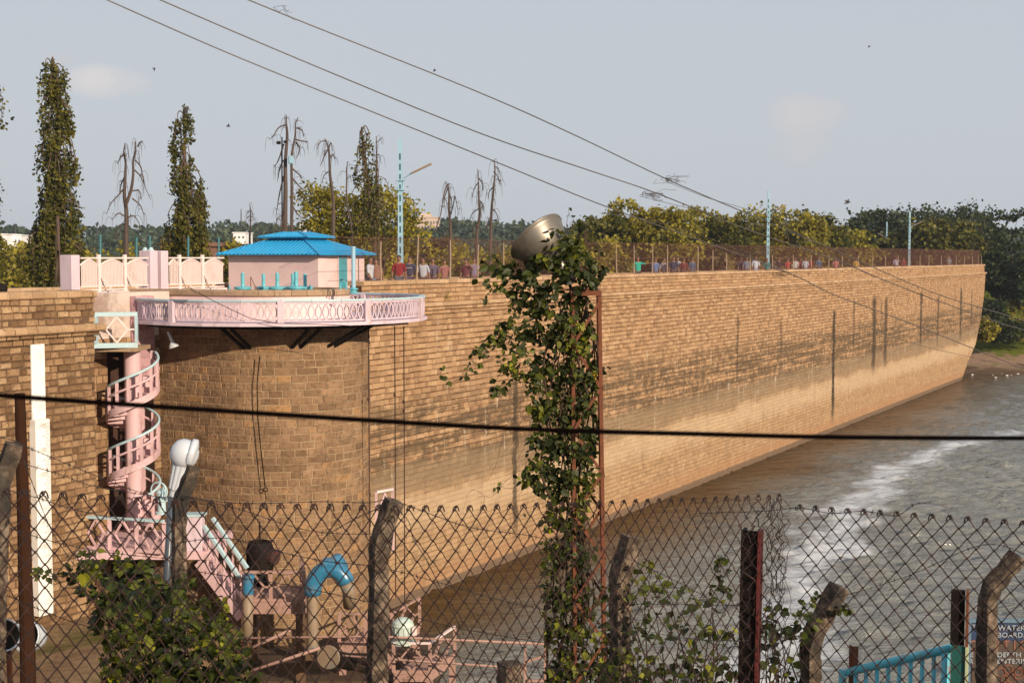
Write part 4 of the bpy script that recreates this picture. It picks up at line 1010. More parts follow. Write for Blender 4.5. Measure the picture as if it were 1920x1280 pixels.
mb = MB(); mb.tube([b0+Zv*.45, b0+Vector((.42, -.2, .45))], [.17, .2], 14); mb.build('side_opening', M['rustdark'], g)
mb = MB(); mb.tube([b0+Zv*.8, b0+Zv*1.3], .02, 6); mb.build('spindle', M['blackiron'], g)
# motor on the right platform, valve with hand wheel by the stair foot
g = empty('pump_motor', P(757, 1200, 33.2), 'rounded pale green and white motor housing on the outer platform', 'motor')
c = P(755, 1180, 33.2); mb = MB(); mb.lathe(c+Vector((0, 0, -.32)), [(.30, 0), (.30, .06), (.24, .08), (.24, .42), (.27, .43), (.24, .52), (.13, .60), (.02, .62)], 22)
for k in range(14): an = 2*PI*k/14; mb.box(c+Vector((.245*math.cos(an), .245*math.sin(an), -.07)), (.02, .02, .3))
mb.build('housing', M['motor'], g, smooth=False)
mb = MB(); mb.bbox(c+Vector((.28, -.1, 0)), (.12, .2, .2), b=.02); mb.build('terminal_box', M['white'], g)
g = empty('stair_foot_valve', P(303, 955, 34.0), 'green-blue valve with curved handwheel beside the foot of the spiral stair', 'valve')
c = P(303, 940, 34.0); mb = MB(); mb.lathe(c+Vector((0, 0, -.3)), [(.16, 0), (.16, .05), (.10, .07), (.10, .3), (.17, .32), (.17, .38), (.12, .4), (.10, .5), (.14, .52), (.05, .62)], 18); mb.build('valve_body', M['bluerail'], g)
mb = MB(); mb.torus(c+Vector((-.02, -.15, .28)), .22, .018, Vector((.3, 1, .1)), 20, 6); mb.torus(c+Vector((.1, -.1, .25)), .2, .015, Vector((1, .4, .1)), 20, 6); mb.build('handwheel', M['bluerail'], g)
# service pipes and fallen trunk-like pipe stub
for pts, r, lb in (([(440, 1196, 32.4), (700, 1192, 32.6), (1030, 1207, 33.0)], .045, 'long thin pinkish pipe over the water, the upper of two'),
                   ([(560, 1222, 32.3), (800, 1240, 32.4), (985, 1252, 32.6)], .04, 'long thin pinkish pipe over the water, the lower of two')):
    cable('service_pipe', [q(*p_) for p_ in pts], r*.7, M['dullpink'], lb, 'pipe', 'thin service pipes over the water')
for pts, lb in (([(462, 1218, 32.2), (545, 1180, 32.2)], 'rusty sloping handrail pipe, upper one below the pump platform'), ([(455, 1262, 32.0), (600, 1214, 32.0)], 'rusty sloping handrail pipe, lower one below the pump platform')):
    cable('sloping_pipe', [q(*p_) for p_ in pts], .04, M['dullpink'], lb, 'pipe', 'rusty sloping rails')
g = empty('flanged_pipe', P(640, 1235, 32.2), 'short dark flanged pipe lying below the blue goose-neck', 'pipe')
mb = MB(); mb.tube([P(618, 1232, 32.0), P(655, 1240, 33.2)], .2, 16); mb.build('barrel', M['blackiron'], g)
mb = MB(); mb.lathe(P(616, 1231, 31.95), [(.27, -.04), (.27, .04)], 18, Vector((-.3, -1, 0))); mb.build('blank_flange', M['pipe_worn'], g)
mb = MB(); x0, x1 = P(985, 1210, 33.5), P(1020, 1280, 33.5)
for (u_, v_) in (((985, 1210), (985, 1300)), ((1022, 1204), (1022, 1300)), ((985, 1240), (1022, 1228)), ((985, 1275), (1022, 1275))): mb.bar(P(*u_, 33.5), P(*v_, 33.5), .06, .06)
tag(mb.build('pipe_trestle', M['dullpink']), 'small pink steel trestle under the end of the service pipes', 'trestle')
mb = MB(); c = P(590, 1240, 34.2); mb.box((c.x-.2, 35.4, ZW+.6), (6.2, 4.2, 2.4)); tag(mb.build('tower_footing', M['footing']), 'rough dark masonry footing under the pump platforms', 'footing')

# white floodlights lying at the lower left
for px, py, D, an, lb in ((8, 1190, 19.0, .4, 'white round floodlight lying at the left edge in the grass'), (48, 1192, 19.3, -.35, 'white round floodlight lying in the grass, right beside another')):
    c = P(px, py, D); g = empty('floodlight', c, lb, 'floodlight', 'white floodlights in the grass')
    ax = Vector((math.sin(an)*.9, -.75, .25)).normalized()
    mb = MB(); mb.lathe(c, [(.06, .32), (.15, .27), (.2, .15), (.215, 0)], 20, ax*-1, caps=False); mb.lathe(c, [(.0, .30), (.14, .26), (.19, .14), (.205, .0), (.222, -.01), (.222, .03), (.215, .03)], 20, ax*-1, caps=False); mb.build('housing', M['lampw'], g, smooth=True)
    mb = MB(); mb.lathe(c, [(.2, .05), (.1, .055), (.0, .06)], 20, ax*-1, caps=False); mb.build('lens', M['blackiron'], g)
    mb = MB(); mb.bar((c.x, c.y+.15, c.z), (c.x, c.y+.2, c.z-.9), .06, .06); mb.build('bracket', M['rust'], g)

# ================================================================== NEAR FENCE
# fence top line: (px, y, D)
FL = [(-120, 902, 4.35), (20, 917, 4.55), (425, 942, 4.75), (850, 948, 5.1), (1146, 938, 5.5), (1470, 926, 6.0)]
FR = [(1500, 946, 5.75), (1700, 960, 5.5), (1910, 975, 5.3), (2100, 988, 5.2)]
def resample(line, step):
    pts = [P(*a) for a in line]; out_ = [pts[0]]; L = [0]
    for a, b in zip(pts[:-1], pts[1:]): L.append(L[-1]+(Vector((b.x-a.x, b.y-a.y, 0))).length)
    n = int(L[-1]/step)
    xs = [np.interp([i*L[-1]/n for i in range(n+1)], L, [getattr(p, c) for p in pts]) for c in 'xyz']
    return [Vector((xs[0][i], xs[1][i], xs[2][i])) for i in range(n+1)]
def chainlink(pts, ch, rows, r=.0023, seed=0, messy=None):
    """interlinked zig-zag wires with hooked tops; returns MB"""
    mb = MB(); R = random.Random(seed); n = len(pts)
    for i in range(n-1):
        a, b = pts[i], pts[i+1]; d = Vector((b.x-a.x, b.y-a.y, 0)); w = d.length; d.normalize(); nn = Vector((-d.y, d.x, 0))
        # wire i swings between the knots on line i and line i+1
        path = []
        mw = messy(a.x) if messy else 0
        for k in range(rows):
            left = ((k+i) % 2 == 0)
            base = a if left else b; sgn = -1 if left else 1
            z = base.z-.012-k*ch/2
            sag = Vector((math.sin(base.x*5+k*.23)*.003+math.sin(k*.9+base.x*2)*.0015, math.sin(base.x*3+k*.31)*.006, math.sin(base.x*4.1+k*.17)*.003))
            if mw: sag += Vector((R.gauss(0, mw), R.gauss(0, mw), R.gauss(0, mw)*.6))
            c = Vector((base.x, base.y, z))+sag
            e = .0035
            path += [c-d*sgn*e*1.6+Zv*.0045+nn*.0022, c+d*sgn*e+nn*.0016, c+d*sgn*e-nn*.0016, c-d*sgn*e*1.6-Zv*.0045-nn*.0022]
        mb.tube(path, r, 4, caps=False)
        if i % 2: continue
        # hooked end: wire rises from the first right knot to the top and curls over with its neighbour
        p0 = Vector((a.x, a.y, a.z-.010)); hk = R.uniform(.8, 1.25)
        mb.tube([p0+d*.002, p0+Zv*.006+d*.004, p0+Zv*.010*hk-d*.003, p0+Zv*.004-d*.009, p0-Zv*.012*hk-d*.013], r*1.15, 4)
        mb.tube([p0-d*.002, p0+Zv*.008-d*.002, p0+Zv*.011*hk+d*.006, p0+Zv*.002+d*.011, p0-Zv*.013*hk+d*.015], r*1.15, 4)
    return mb
def barbed(mb, pts, r=.0011, seed=0, barb=.11):
    R = random.Random(seed)
    P_ = [Vector(p) for p in pts]; seg = []
    for a, b in zip(P_[:-1], P_[1:]):
        L = (b-a).length; n = max(1, int(L/.012))
        for i in range(n): seg.append(a.lerp(b, i/n))
    seg.append(P_[-1]); tw1 = []; tw2 = []; dist = 0; nxt = R.uniform(0, barb)
    for i, p in enumerate(seg):
        t = (seg[min(i+1, len(seg)-1)]-seg[max(i-1, 0)]).normalized(); ex = t.cross(Zv).normalized(); ey = t.cross(ex); an = i*1.15
        o_ = (ex*math.cos(an)+ey*math.sin(an))*r*1.1; tw1.append(p+o_); tw2.append(p-o_)
        if i: dist += (p-seg[i-1]).length
        if dist > nxt:
            nxt = dist+barb*R.uniform(.8, 1.2)
            for s_ in (-1, 1):
                dd = (ey*s_+ex*R.uniform(-.8, .8)+t*R.uniform(-.4, .4)).normalized(); mb.tube([p-dd*.011, p+dd*.011], r*.9, 3)
            mb.tube([p-t*.006, p+t*.006], r*2.2, 4)
    mb.tube(tw1, r, 3, False); mb.tube(tw2, r, 3, False)
def smoothpts(pts, n=6):
    P_ = [Vector(p) for p in pts]; out_ = []
    for i in range(len(P_)-1):
        p0, p1, p2, p3 = P_[max(i-1, 0)], P_[i], P_[i+1], P_[min(i+2, len(P_)-1)]
        for k in range(n):
            t = k/n; out_.append(.5*((2*p1)+(p2-p0)*t+(2*p0-5*p1+4*p2-p3)*t*t+(3*p1-p0-3*p2+p3)*t**3))
    out_.append(P_[-1]); return out_
fence = empty('chain_link_fence', P(700, 1280, 5.0)-Zv*.9, 'rusty chain link fence with barbed wire and concrete posts across the foreground', 'fence')
pl_ = resample(FL, .0295)
chainlink(pl_, .0765, 46, seed=1, messy=lambda x: .0 if x < .95 else .006).build('wire_mesh', M['wire'], fence)
fence2 = empty('chain_link_fence', P(1700, 1280, 5.6)-Zv*.9, 'darker chain link fence panel at the right, slightly lower, in front of the grey water', 'fence')
pr_ = resample(FR, .0333)
chainlink(pr_, .0765, 46, seed=2).build('wire_mesh', M['wire'], fence2)
# crumpled wire bundle where the two meshes meet
mb = MB(); R = random.Random(5)
for k in range(9):
    x = 1440+k*4.5; pts = []; y = 935
    while y < 1290: pts.append(P(x+R.uniform(-9, 9)+ (0 if y < 1100 else -6*(y-1100)/180), y, 5.85+R.uniform(-.04, .04))); y += R.uniform(9, 22)
    mb.tube(smoothpts(pts, 3), .0014, 3)
mb.build('tangled_wire', M['wire'], fence2)
def conc_post(pts, w, parent, name='concrete_post', rough=.006, seed=0):
    """square concrete post along pts with worn edges"""
    R = random.Random(seed); fine = []
    for a, b in zip(pts[:-1], pts[1:]):
        n = max(2, int((Vector(b)-Vector(a)).length/.035))
        for i in range(n): fine.append(Vector(a).lerp(Vector(b), i/n))
    fine.append(Vector(pts[-1])); mb = MB(); vs = []; m = len(fine); prof = []
    rot = math.radians(28); ca, sa = math.cos(rot), math.sin(rot); nseg = 12
    for i, p in enumerate(fine):
        t = (fine[min(i+1, m-1)]-fine[max(i-1, 0)]).normalized(); ex = Vector((ca, sa, 0)); ex = (ex-t*ex.dot(t)).normalized(); ey = t.cross(ex)
        for k in range(nseg):
            a = 2*PI*(k+.5)/nseg; c_, s_ = math.cos(a), math.sin(a); m_ = max(abs(c_), abs(s_)); rr = (w/2)/m_*min(1, .62/ (abs(c_)*abs(s_)+.18) if False else 1)
            corner = min(abs(c_), abs(s_))/m_; rr *= (1-.05*corner**3)
            vs.append(p+(ex*c_+ey*s_)*(rr+R.uniform(-rough, rough)*(.35+.6*corner)))
    fs = []
    for i in range(m-1):
        for k in range(nseg): k2 = (k+1) % nseg; fs.append((i*nseg+k, i*nseg+k2, (i+1)*nseg+k2, (i+1)*nseg+k))
    fs += [tuple(reversed(range(nseg))), tuple(range((m-1)*nseg, m*nseg))]; mb.add(vs, fs)
    return mb.build(name, M['concrete'], parent)
posts = {
 'a': ([P(-14, 1400, 5.0), P(2, 905, 5.0), P(26, 832, 5.0)], .060),
 'b': ([P(334, 1400, 6.3), P(336, 945, 6.3), P(364, 876, 6.3)], .058),
 'c': ([P(704, 1420, 5.25), P(711, 1030, 5.25), P(716, 998, 5.25), P(739, 938, 5.25)], .064),
 'd': ([P(1166, 1420, 7.6), P(1162, 1085, 7.6), P(1184, 1005, 7.6)], .09)}
for k, (pts, w) in posts.items(): conc_post(pts, w, fence, seed=ord(k))
for k, pts, w in (('e', [P(1518, 1420, 7.4), P(1520, 1215, 7.4), P(1532, 1175, 7.4), P(1574, 1098, 7.4)], .085), ('f', [P(1848, 1420, 6.1), P(1851, 1125, 6.1), P(1862, 1098, 6.1), P(1908, 1040, 6.1)], .066)):
    conc_post(pts, w, fence2, seed=ord(k)+3)
g = conc_post([P(955, 1420, 5.6), P(957, 1242, 5.6)], .085, None, 'broken_concrete_post', seed=9); g['label'] = 'short broken stump of a concrete post behind the mesh at the bottom'; g['category'] = 'post'
# barbed wires
B = [[(-60, 810, 5.0), (20, 824, 5.0), (60, 842, 5.3), (200, 900, 5.8), (260, 922, 6.2), (330, 940, 6.3)],
     [(-60, 860, 5.0), (6, 862, 5.0), (100, 885, 5.5), (180, 912, 6), (300, 931, 6.25), (352, 935, 6.25)],
     [(-60, 900, 5.0), (60, 930, 5.2), (140, 955, 5.7), (240, 975, 6.1), (330, 985, 6.3)],
     [(345, 930, 6.25), (450, 943, 5.9), (600, 940, 5.5), (690, 942, 5.25), (735, 938, 5.25), (820, 968, 5.4), (890, 990, 5.8), (1000, 1005, 6.4), (1100, 1028, 7.2), (1190, 1026, 7.6)],
     [(330, 928, 6.25), (440, 952, 5.9), (560, 990, 5.5), (640, 1000, 5.4), (700, 1000, 5.25)],
     [(610, 1005, 5.3), (660, 975, 5.25), (720, 948, 5.25)],
     [(328, 1018, 6.3), (420, 1008, 5.9), (500, 1028, 5.6), (600, 1050, 5.4), (705, 1062, 5.25), (800, 1085, 5.5), (940, 1125, 6.2), (1020, 1142, 6.8)],
     [(-60, 975, 5), (0, 985, 5), (100, 1015, 5.6), (200, 1035, 6.1), (330, 1048, 6.3)],
     [(0, 1110, 5), (90, 1148, 5.5), (170, 1175, 5.9), (330, 1210, 6.3)],
     [(328, 1065, 6.3), (430, 1080, 5.9), (560, 1100, 5.5), (705, 1132, 5.25), (820, 1168, 5.6), (960, 1195, 6.2), (1060, 1210, 7)],
     [(708, 1200, 5.25), (840, 1228, 5.6), (1000, 1250, 6.4), (1160, 1262, 7.6)],
     [(733, 944, 5.25), (765, 975, 5.2), (775, 1010, 5.2), (800, 1050, 5.2), (830, 1110, 5.3), (870, 1190, 5.4)],
     [(40, 850, 5.1), (70, 930, 5.0), (100, 1000, 5.0), (140, 1060, 5.0)]]
for i, w in enumerate(B):
    mb = MB(); barbed(mb, smoothpts([P(*p_) for p_ in w], 8), seed=i); mb.build('barbed_wire', M['barb'], fence)
for i, w in enumerate([[(1140, 1030, 7.6), (1250, 1080, 7.2), (1350, 1130, 6.6), (1400, 1128, 5.9)], [(1160, 1132, 7.6), (1260, 1132, 7.0), (1390, 1135, 5.9)], [(1165, 1172, 7.6), (1280, 1195, 6.8), (1400, 1200, 5.9), (1510, 1190, 7.4)],
                       [(1310, 962, 6.0), (1360, 960, 5.9), (1430, 958, 5.9), (1500, 952, 5.75), (1560, 962, 5.6), (1620, 958, 5.6), (1680, 966, 5.55), (1715, 945, 5.5), (1745, 942, 5.5)], [(1570, 1120, 7.4), (1700, 1080, 6.4), (1850, 1020, 6.1), (1960, 1060, 5.8)]]):
    mb = MB(); barbed(mb, smoothpts([P(*p_) for p_ in w], 8), seed=30+i, barb=.16); mb.build('barbed_wire', M['barb'], fence2)

# steel posts
def hbeam(name, pts, w, mats, label, flange=.012):
    a, b = Vector(pts[0]), Vector(pts[1]); g = empty(name, a, label, 'post')
    ez = (b-a); L = ez.length; ez.normalize(); ex = Vector((math.cos(-.35), math.sin(-.35), 0)); ex = (ex-ez*ex.dot(ez)).normalized(); ey = ez.cross(ex)
    for s_ in (-1, 1):
        mb = MB(); mb.box((a+b)/2+ex*s_*(w/2-flange/2), (flange, w*.9, L), (ex, ey, ez)); mb.build('flange', mats[0 if s_ < 0 else 1], g)
    mb = MB(); mb.box((a+b)/2+ey*-.25*w, (w-2*flange, .01, L-.004), (ex, ey, ez)); mb.build('web', mats[0], g)
    return g
M['redpaint'] = paint('worn_dark_red_paint', (.10, .012, .008), .7, .4, 10, (.02, .01, .01), dirt_amt=.8)
hbeam('steel_post', [P(1400, 1460, 5.95), P(1411, 992, 5.95)], .082, (M['blackiron'], M['redpaint']), 'black steel beam post with dark red edge standing beside the tangled mesh joint')
g = hbeam('steel_post', [P(1795, 1480, 6.5), P(1800, 1208, 6.5)], .075, (paint('dark_green_paint', (.012, .085, .075), .5, .3, 8), paint('pale_yellow_paint', (.42, .45, .27), .6, .2, 8)), 'steel post at the end of the cyan railing, green and yellow below, rust above')
mb = MB(); a, b = P(1800, 1208, 6.5), P(1801, 1105, 6.5); mb.box((a+b)/2+Vector((-.012, 0, 0)), (.062, .02, (b-a).length), (Vector((math.cos(-.35), math.sin(-.35), 0)), Vector((-math.sin(-.35), math.cos(-.35), 0)), Zv)); mb.build('dark_upper_web', M['blackiron'], g)
mb = MB(); mb.box((a+b)/2+Vector((.030, -.008, 0)), (.012, .07, (b-a).length), (Vector((math.cos(-.35), math.sin(-.35), 0)), Vector((-math.sin(-.35), math.cos(-.35), 0)), Zv)); mb.build('rusty_upper_flange', M['rust'], g)
g = empty('angle_post', P(1593, 1400, 7.0), 'short rusty angle iron post at the left end of the cyan railing', 'post')
a, b = P(1593, 1420, 7.0), P(1594, 1209, 7.0); mb = MB(); mb.box((a+b)/2, (.008, .035, (b-a).length)); mb.box((a+b)/2+Vector((.018, -.02, 0)), (.03, .008, (b-a).length)); mb.build('angle_bar', M['rust'], g)
g = empty('railing', P(1690, 1330, 6.8), 'sloping cyan tubular railing with rust patches at the bottom right', 'railing')
ra, rb_ = P(1592, 1258, 7.0), P(1787, 1214, 6.6)
mb = MB(); mb.tube([ra+Zv*-.02, ra, rb_], .021, 12); mb.build('top_rail', M['cyan'], g, smooth=True)
mb = MB(); mb.tube([ra-Zv*.75, rb_-Zv*.75], .018, 10); mb.build('bottom_rail', M['cyan'], g, smooth=True)
for k in range(9):
    c = ra.lerp(rb_, (k+.6)/9.2); mb = MB(); mb.tube([c, c-Zv*.75], .0105 if k != 8 else .02, 8); mb.build('baluster', M['cyan'], g, smooth=True)
mb = MB(); c = P(1580, 1255, 7.05); mb.tube([c, c-Zv*.8], .019, 10); mb.build('end_post', M['valve'], g, smooth=True)
# warning board
DS = 6.9
g = empty('warning_board', P(1890, 1300, DS), 'dark blue painted warning board with white lettering behind the last concrete post', 'sign')
tl, br_ = P(1817, 1160, DS), P(2010, 1330, DS); cx_, cz_ = (tl.x+br_.x)/2, (tl.z+br_.z)/2
M['signblue'] = paint('sign_blue', (.012, .03, .085), .5, .3, 12, (.05, .02, .01), dirt_amt=.6); M['signedge'] = paint('sign_edge', (.10, .16, .22), .5, .2, 10)
M['signtext'] = paint('sign_white', (.30, .33, .36), .6, .2, 30, (.1, .08, .08), dirt_amt=.6); M['signred'] = paint('sign_orange', (.22, .08, .04), .6, .3, 30, (.05, .03, .04), dirt_amt=.6)
M['signbrown'] = paint('sign_brown', (.06, .035, .022), .6, .5, 14, (.012, .03, .07), dirt_amt=.8)
mb = MB(); mb.box((cx_, DS, cz_), (br_.x-tl.x, .012, tl.z-br_.z)); mb.build('board', M['signblue'], g)
mb = MB(); mb.box((cx_, DS-.004, tl.z-.006), (br_.x-tl.x+.01, .024, .016)); mb.box((tl.x, DS-.004, cz_), (.014, .022, tl.z-br_.z-.03)); mb.build('rim', M['signedge'], g)
y1, y2 = P(1890, 1197, DS).z, P(1890, 1330, DS).z
mb = MB(); mb.box((cx_, DS-.0075, (y1+y2)/2-.003), (br_.x-tl.x-.03, .0025, y1-y2-.01)); mb.build('brown_field', M['signbrown'], g)
def text(body, px, py, size, mat, D, sx=1.0, bold=.0):
    c = bpy.data.curves.new('lettering', 'FONT'); c.body = body; c.size = size; c.extrude = .0012; c.offset = bold; c.space_character = 1.05
    c.materials.append(mat); o = bpy.data.objects.new('lettering', c); COL.objects.link(o); o.parent = g
    w = P(px, py, D); o.location = w-Vector(g['_o']); o.rotation_euler = (PI/2, 0, 0); o.scale = (sx, 1, 1); return o
D_ = DS-.0105
text('TA', 1822, 1179, .034, M['signtext'], D_); text('WATER SUPPLY', 1871, 1181, .036, M['signtext'], D_, 1.05, .0004); text('BOARD.', 1870, 1194, .034, M['signtext'], D_, 1.05, .0004)
text('C A U T I O N', 1816, 1217, .066, M['signred'], D_, .83, .001)
text('E', 1818, 1231, .034, M['signtext'], D_, 1.1, .0004); text('DEPTH IS', 1869, 1231, .034, M['signtext'], D_, 1.1, .0004); text('R', 1816, 1243, .034, M['signtext'], D_, 1.1, .0004); text('ENTERING', 1869, 1243, .034, M['signtext'], D_, 1.1, .0004)
mb = MB()
for px, py, r in ((1877, 1260, .022), (1890, 1254, .02), (1895, 1270, .022), (1883, 1272, .018), (1909, 1261, .03), (1909, 1259, .017)): mb.torus(P(px, py, D_), r, .0032, Vector((0, 1, 0)), 18, 4)
mb.build('ring_emblem', M['signred'], g)
for dx in (.03, .45):
    mb = MB(); mb.bar((tl.x+dx, DS+.03, br_.z-.9), (tl.x+dx, DS+.03, tl.z-.03), .03, .03); mb.build('leg', M['rust'], g)

# rusty pole at left behind the fence
a, b = P(52, 1230, 14.0), P(37, 737, 14.0)
mb = MB(); mb.tube([a-Zv*1.2, a, b], [.085, .075, .05], 10); tag(mb.build('rusty_pole', M['woodpole']), 'thick dark rusty pole standing left of the white gauge board', 'pole')
# tilted street lamp behind the fence
DLp = 7.2
g = empty('lamp_post', P(322, 1100, DLp)-Zv*1.2, 'tilted white egg-shaped lamp on a dark grey pole behind the fence', 'street lamp')
mb = MB(); mb.tube([P(311, 1260, DLp), P(312, 1100, DLp), P(322, 930, DLp)], .020, 12); mb.build('pole', paint('grey_pole_paint', (.05, .06, .075), .35, .2, 6), g, smooth=True)
ax = (P(352, 830, DLp)-P(324, 930, DLp)).normalized()
mb = MB(); p0 = P(325, 930, DLp); mb.lathe(p0, [(.022, 0), (.026, .03), (.031, .036), (.037, .09), (.043, .15), (.046, .17), (.04, .18)], 20, ax)
ey_ = ax.orthogonal().normalized(); ez_2 = ax.cross(ey_)
for k in range(12): an = 2*PI*k/12; d_ = ey_*math.cos(an)+ez_2*math.sin(an); mb.bar(p0+ax*.042+d_*.032, p0+ax*.165+d_*.045, .007, .007)
mb.build('neck', M['lampw'], g)
c = P(346, 850, DLp); mb = MB(); mb.lathe(c-ax*.072, [(.0, -.002), (.03, .002), (.052, .014), (.068, .04), (.073, .07), (.069, .10), (.052, .128), (.028, .142), (.0, .145)], 26, ax, caps=False); mb.build('shade', M['lampw'], g, smooth=True)
mb = MB(); cr = P(361, 850, DLp); axr = Vector((.93, .12, -.30)).normalized(); mb.lathe(cr, [(.060, -.02), (.074, -.018), (.076, -.008), (.076, .006), (.070, .012), (.045, .02), (.02, .024), (.0, .025)], 26, axr, caps=False); mb.build('lens_cover', M['lampw'], g, smooth=True)

# thick blurred cable right in front, thin overhead lines
cable('service_cable', smoothpts([P(-260, 716, 1.45), P(0, 741, 1.5), P(480, 774, 1.55), P(960, 803, 1.6), P(1300, 813, 1.62), P(1560, 819, 1.65), P(1920, 821, 1.7), P(2200, 816, 1.75)], 6), .0028, M['cable'], 'thick black cable sagging across the whole view close to the camera', 'cable', None, 8)
lines = [([(60, -62, 17), (200, 0, 17.5), (440, 105, 18), (760, 235, 19), (950, 312, 20), (1130, 385, 21), (1305, 448, 22), (1480, 512, 23), (1560, 551, 24), (1706, 606, 25), (1920, 692, 27), (2200, 810, 30)], 'overhead line, the lowest of the three thin wires crossing the sky'),
         ([(100, -90, 17), (300, 0, 17.5), (600, 128, 18.2), (900, 250, 19.4), (1100, 318, 20.5), (1230, 362, 21), (1400, 430, 22.3), (1560, 485, 24), (1700, 542, 25), (1850, 597, 26), (1920, 619, 27), (2200, 700, 30)], 'overhead line, the middle one of three thin wires with a nest of debris'),
         ([(250, -100, 17), (465, 0, 17.7), (880, 166, 19), (1070, 250, 20), (1250, 336, 21), (1400, 400, 22), (1560, 467, 24), (1740, 545, 25), (1850, 580, 26), (1920, 601, 27), (2200, 690, 30)], 'overhead line, the uppermost of the three thin wires crossing the sky')]
for pts, lb in lines:
    cable('overhead_line', smoothpts([P(*p_) for p_ in pts], 5), .0085, M['oldcable'], lb, 'wire', 'thin overhead wires')
R = random.Random(11)
for (px, py, D, n, lb) in ((1250, 335, 21, 13, 'tangle of dry twigs caught on the uppermost wire'), (1216, 363, 20.8, 17, 'tangle of dry twigs caught on the middle wire'), (1388, 472, 22.6, 16, 'small tangle of dry twigs on the lower wires'), (1462, 512, 23, 12, 'loose loops of wire hanging under the lowest wire'), (515, 12, 17.8, 3, 'wisp of dry fibre on the uppermost wire near the top edge')):
    mb = MB()
    for k in range(n):
        a = P(px+R.gauss(0, 10), py+R.gauss(0, 2), D); pts = [a]
        for _ in range(4): pts.append(pts[-1]+Vector((R.gauss(.03, .06), R.gauss(0, .05), R.gauss(-.014, .025))))
        mb.tube(smoothpts(pts, 3), .0026, 3)
    tag(mb.build('debris_tangle', M['twig']), lb, 'debris', 'twigs caught on the wires')
old = [[(1250, 340, 21), (1330, 372, 21.4), (1430, 402, 22), (1500, 440, 23), (1560, 480, 24), (1640, 520, 24.5)], [(1200, 368, 20.8), (1290, 390, 21.2), (1380, 410, 21.8), (1440, 428, 22)], [(1130, 400, 20.6), (1190, 408, 20.8), (1240, 418, 21), (1370, 462, 22), (1440, 500, 23), (1480, 512, 23)],
       [(1395, 478, 22.6), (1440, 470, 22.8), (1490, 460, 23), (1530, 445, 23.3)], [(1600, 600, 24), (1700, 640, 25), (1800, 665, 26), (1920, 690, 27)]]
for i, w in enumerate(old):
    cable('loose_strand', smoothpts([P(*p_) for p_ in w], 5), .0035, M['oldcable'], None, None, None, 4)
    o = bpy.data.objects[-1] if False else None
for o in [q_ for q_ in bpy.data.objects if q_.name.startswith('loose_strand')]:
    tag(o, 'thin loose strand of wire trailing between the overhead lines', 'wire', 'loose strands of wire')
# birds
for px, py, D, s_, an, lb in ((1589, 380, 60, .5, .3, 'dark bird flying low over the far treetops'), (290, 130, 60, .3, 1.4, 'tiny bird high in the sky right of the small cloud'), (428, 237, 60, .35, 0, 'tiny bird in the sky between the leafy and the bare trees'), (1630, 88, 80, .3, .8, 'tiny bird near the top right of the sky'), (815, 133, 60, .28, .5, 'tiny bird between the overhead lines')):
    c = P(px, py, D); g = empty('bird', c, lb, 'bird'); d_ = Vector((math.cos(an), 0, math.sin(an))); up_ = Vector((-math.sin(an), 0, math.cos(an)))
    mb = MB(); mb.tube([c-d_*s_*.32, c-d_*s_*.2, c, c+d_*s_*.2, c+d_*s_*.28], [.012*s_, .05*s_, .085*s_, .06*s_, .015*s_], 8); mb.build('body', M['bird'], g, smooth=True)
    for w_ in (-1, 1):
        mb = MB(); tip = c+Vector((0, w_*s_*.35, 0))+up_*s_*.28-d_*s_*.12*w_
        mb.add([c+d_*s_*.1, c-d_*s_*.08, c+(tip-c)*.55-d_*s_*.06+up_*s_*.06, tip, c+(tip-c)*.6+d_*s_*.09+up_*s_*.05, c+up_*s_*.02], [(0, 1, 2, 4), (4, 2, 3), (1, 0, 5)]); mb.build('wing', M['bird'], g)
c = P(348, 209, 70); g = empty('bird', c, 'small dark bird perched on the very top of the second leafy tree', 'bird'); mb = MB(); mb.tube([c+Vector((-.14, 0, -.1)), c, c+Vector((.08, 0, .13)), c+Vector((.14, 0, .2))], [.02, .1, .07, .03], 8); mb.build('body', M['bird'], g, smooth=True)

# ================================================================== FOLIAGE
LEAF = np.array([[0, 0, 0], [.36, .28, .05], [.30, .62, .06], [0, 1.05, 0], [-.30, .62, .06], [-.36, .28, .05]])
LEAFF = np.array([[0, 1, 2, 3], [0, 3, 4, 5]])
QUAD = np.array([[0, 0, 0], [.5, .5, .08], [0, 1, 0], [-.5, .5, .08]]); QUADF = np.array([[0, 1, 2, 3]])
def leaves(mb, C, size, droop=.6, shape=0, var=.35, rs=None, flat=None):
    """C (n,3) leaf bases; size scalar or (n,)"""
    r_ = rs or rng; n = len(C)
    if n == 0: return
    T = LEAF if shape == 0 else QUAD; F_ = LEAFF if shape == 0 else QUADF
    d = r_.normal(size=(n, 3)); d[:, 2] = d[:, 2]*.6-droop; d /= np.linalg.norm(d, axis=1)[:, None]
    h = r_.normal(size=(n, 3)); 
    if flat is not None: h = h*.5+np.array(flat)
    s_ = np.cross(d, h); s_ /= np.linalg.norm(s_, axis=1)[:, None]+1e-9; nn = np.cross(s_, d)
    sz = np.array(size)*(1+r_.uniform(-var, var, n))
    V = C[:, None, :]+sz[:, None, None]*(T[None, :, 0, None]*s_[:, None, :]*.95+T[None, :, 1, None]*d[:, None, :]+T[None, :, 2, None]*nn[:, None, :])
    k = len(T); Fc = (F_[None]+(np.arange(n)*k)[:, None, None]).reshape(-1, F_.shape[1])
    mb.arr(V.reshape(-1, 3), Fc)
def clumps(c, rad, n, rs, shell=.55):
    d = rs.normal(size=(n, 3)); d /= np.linalg.norm(d, axis=1)[:, None]; r = rs.uniform(shell**3, 1, n)**(1/3)
    return np.array(c)+d*r[:, None]*np.array(rad)
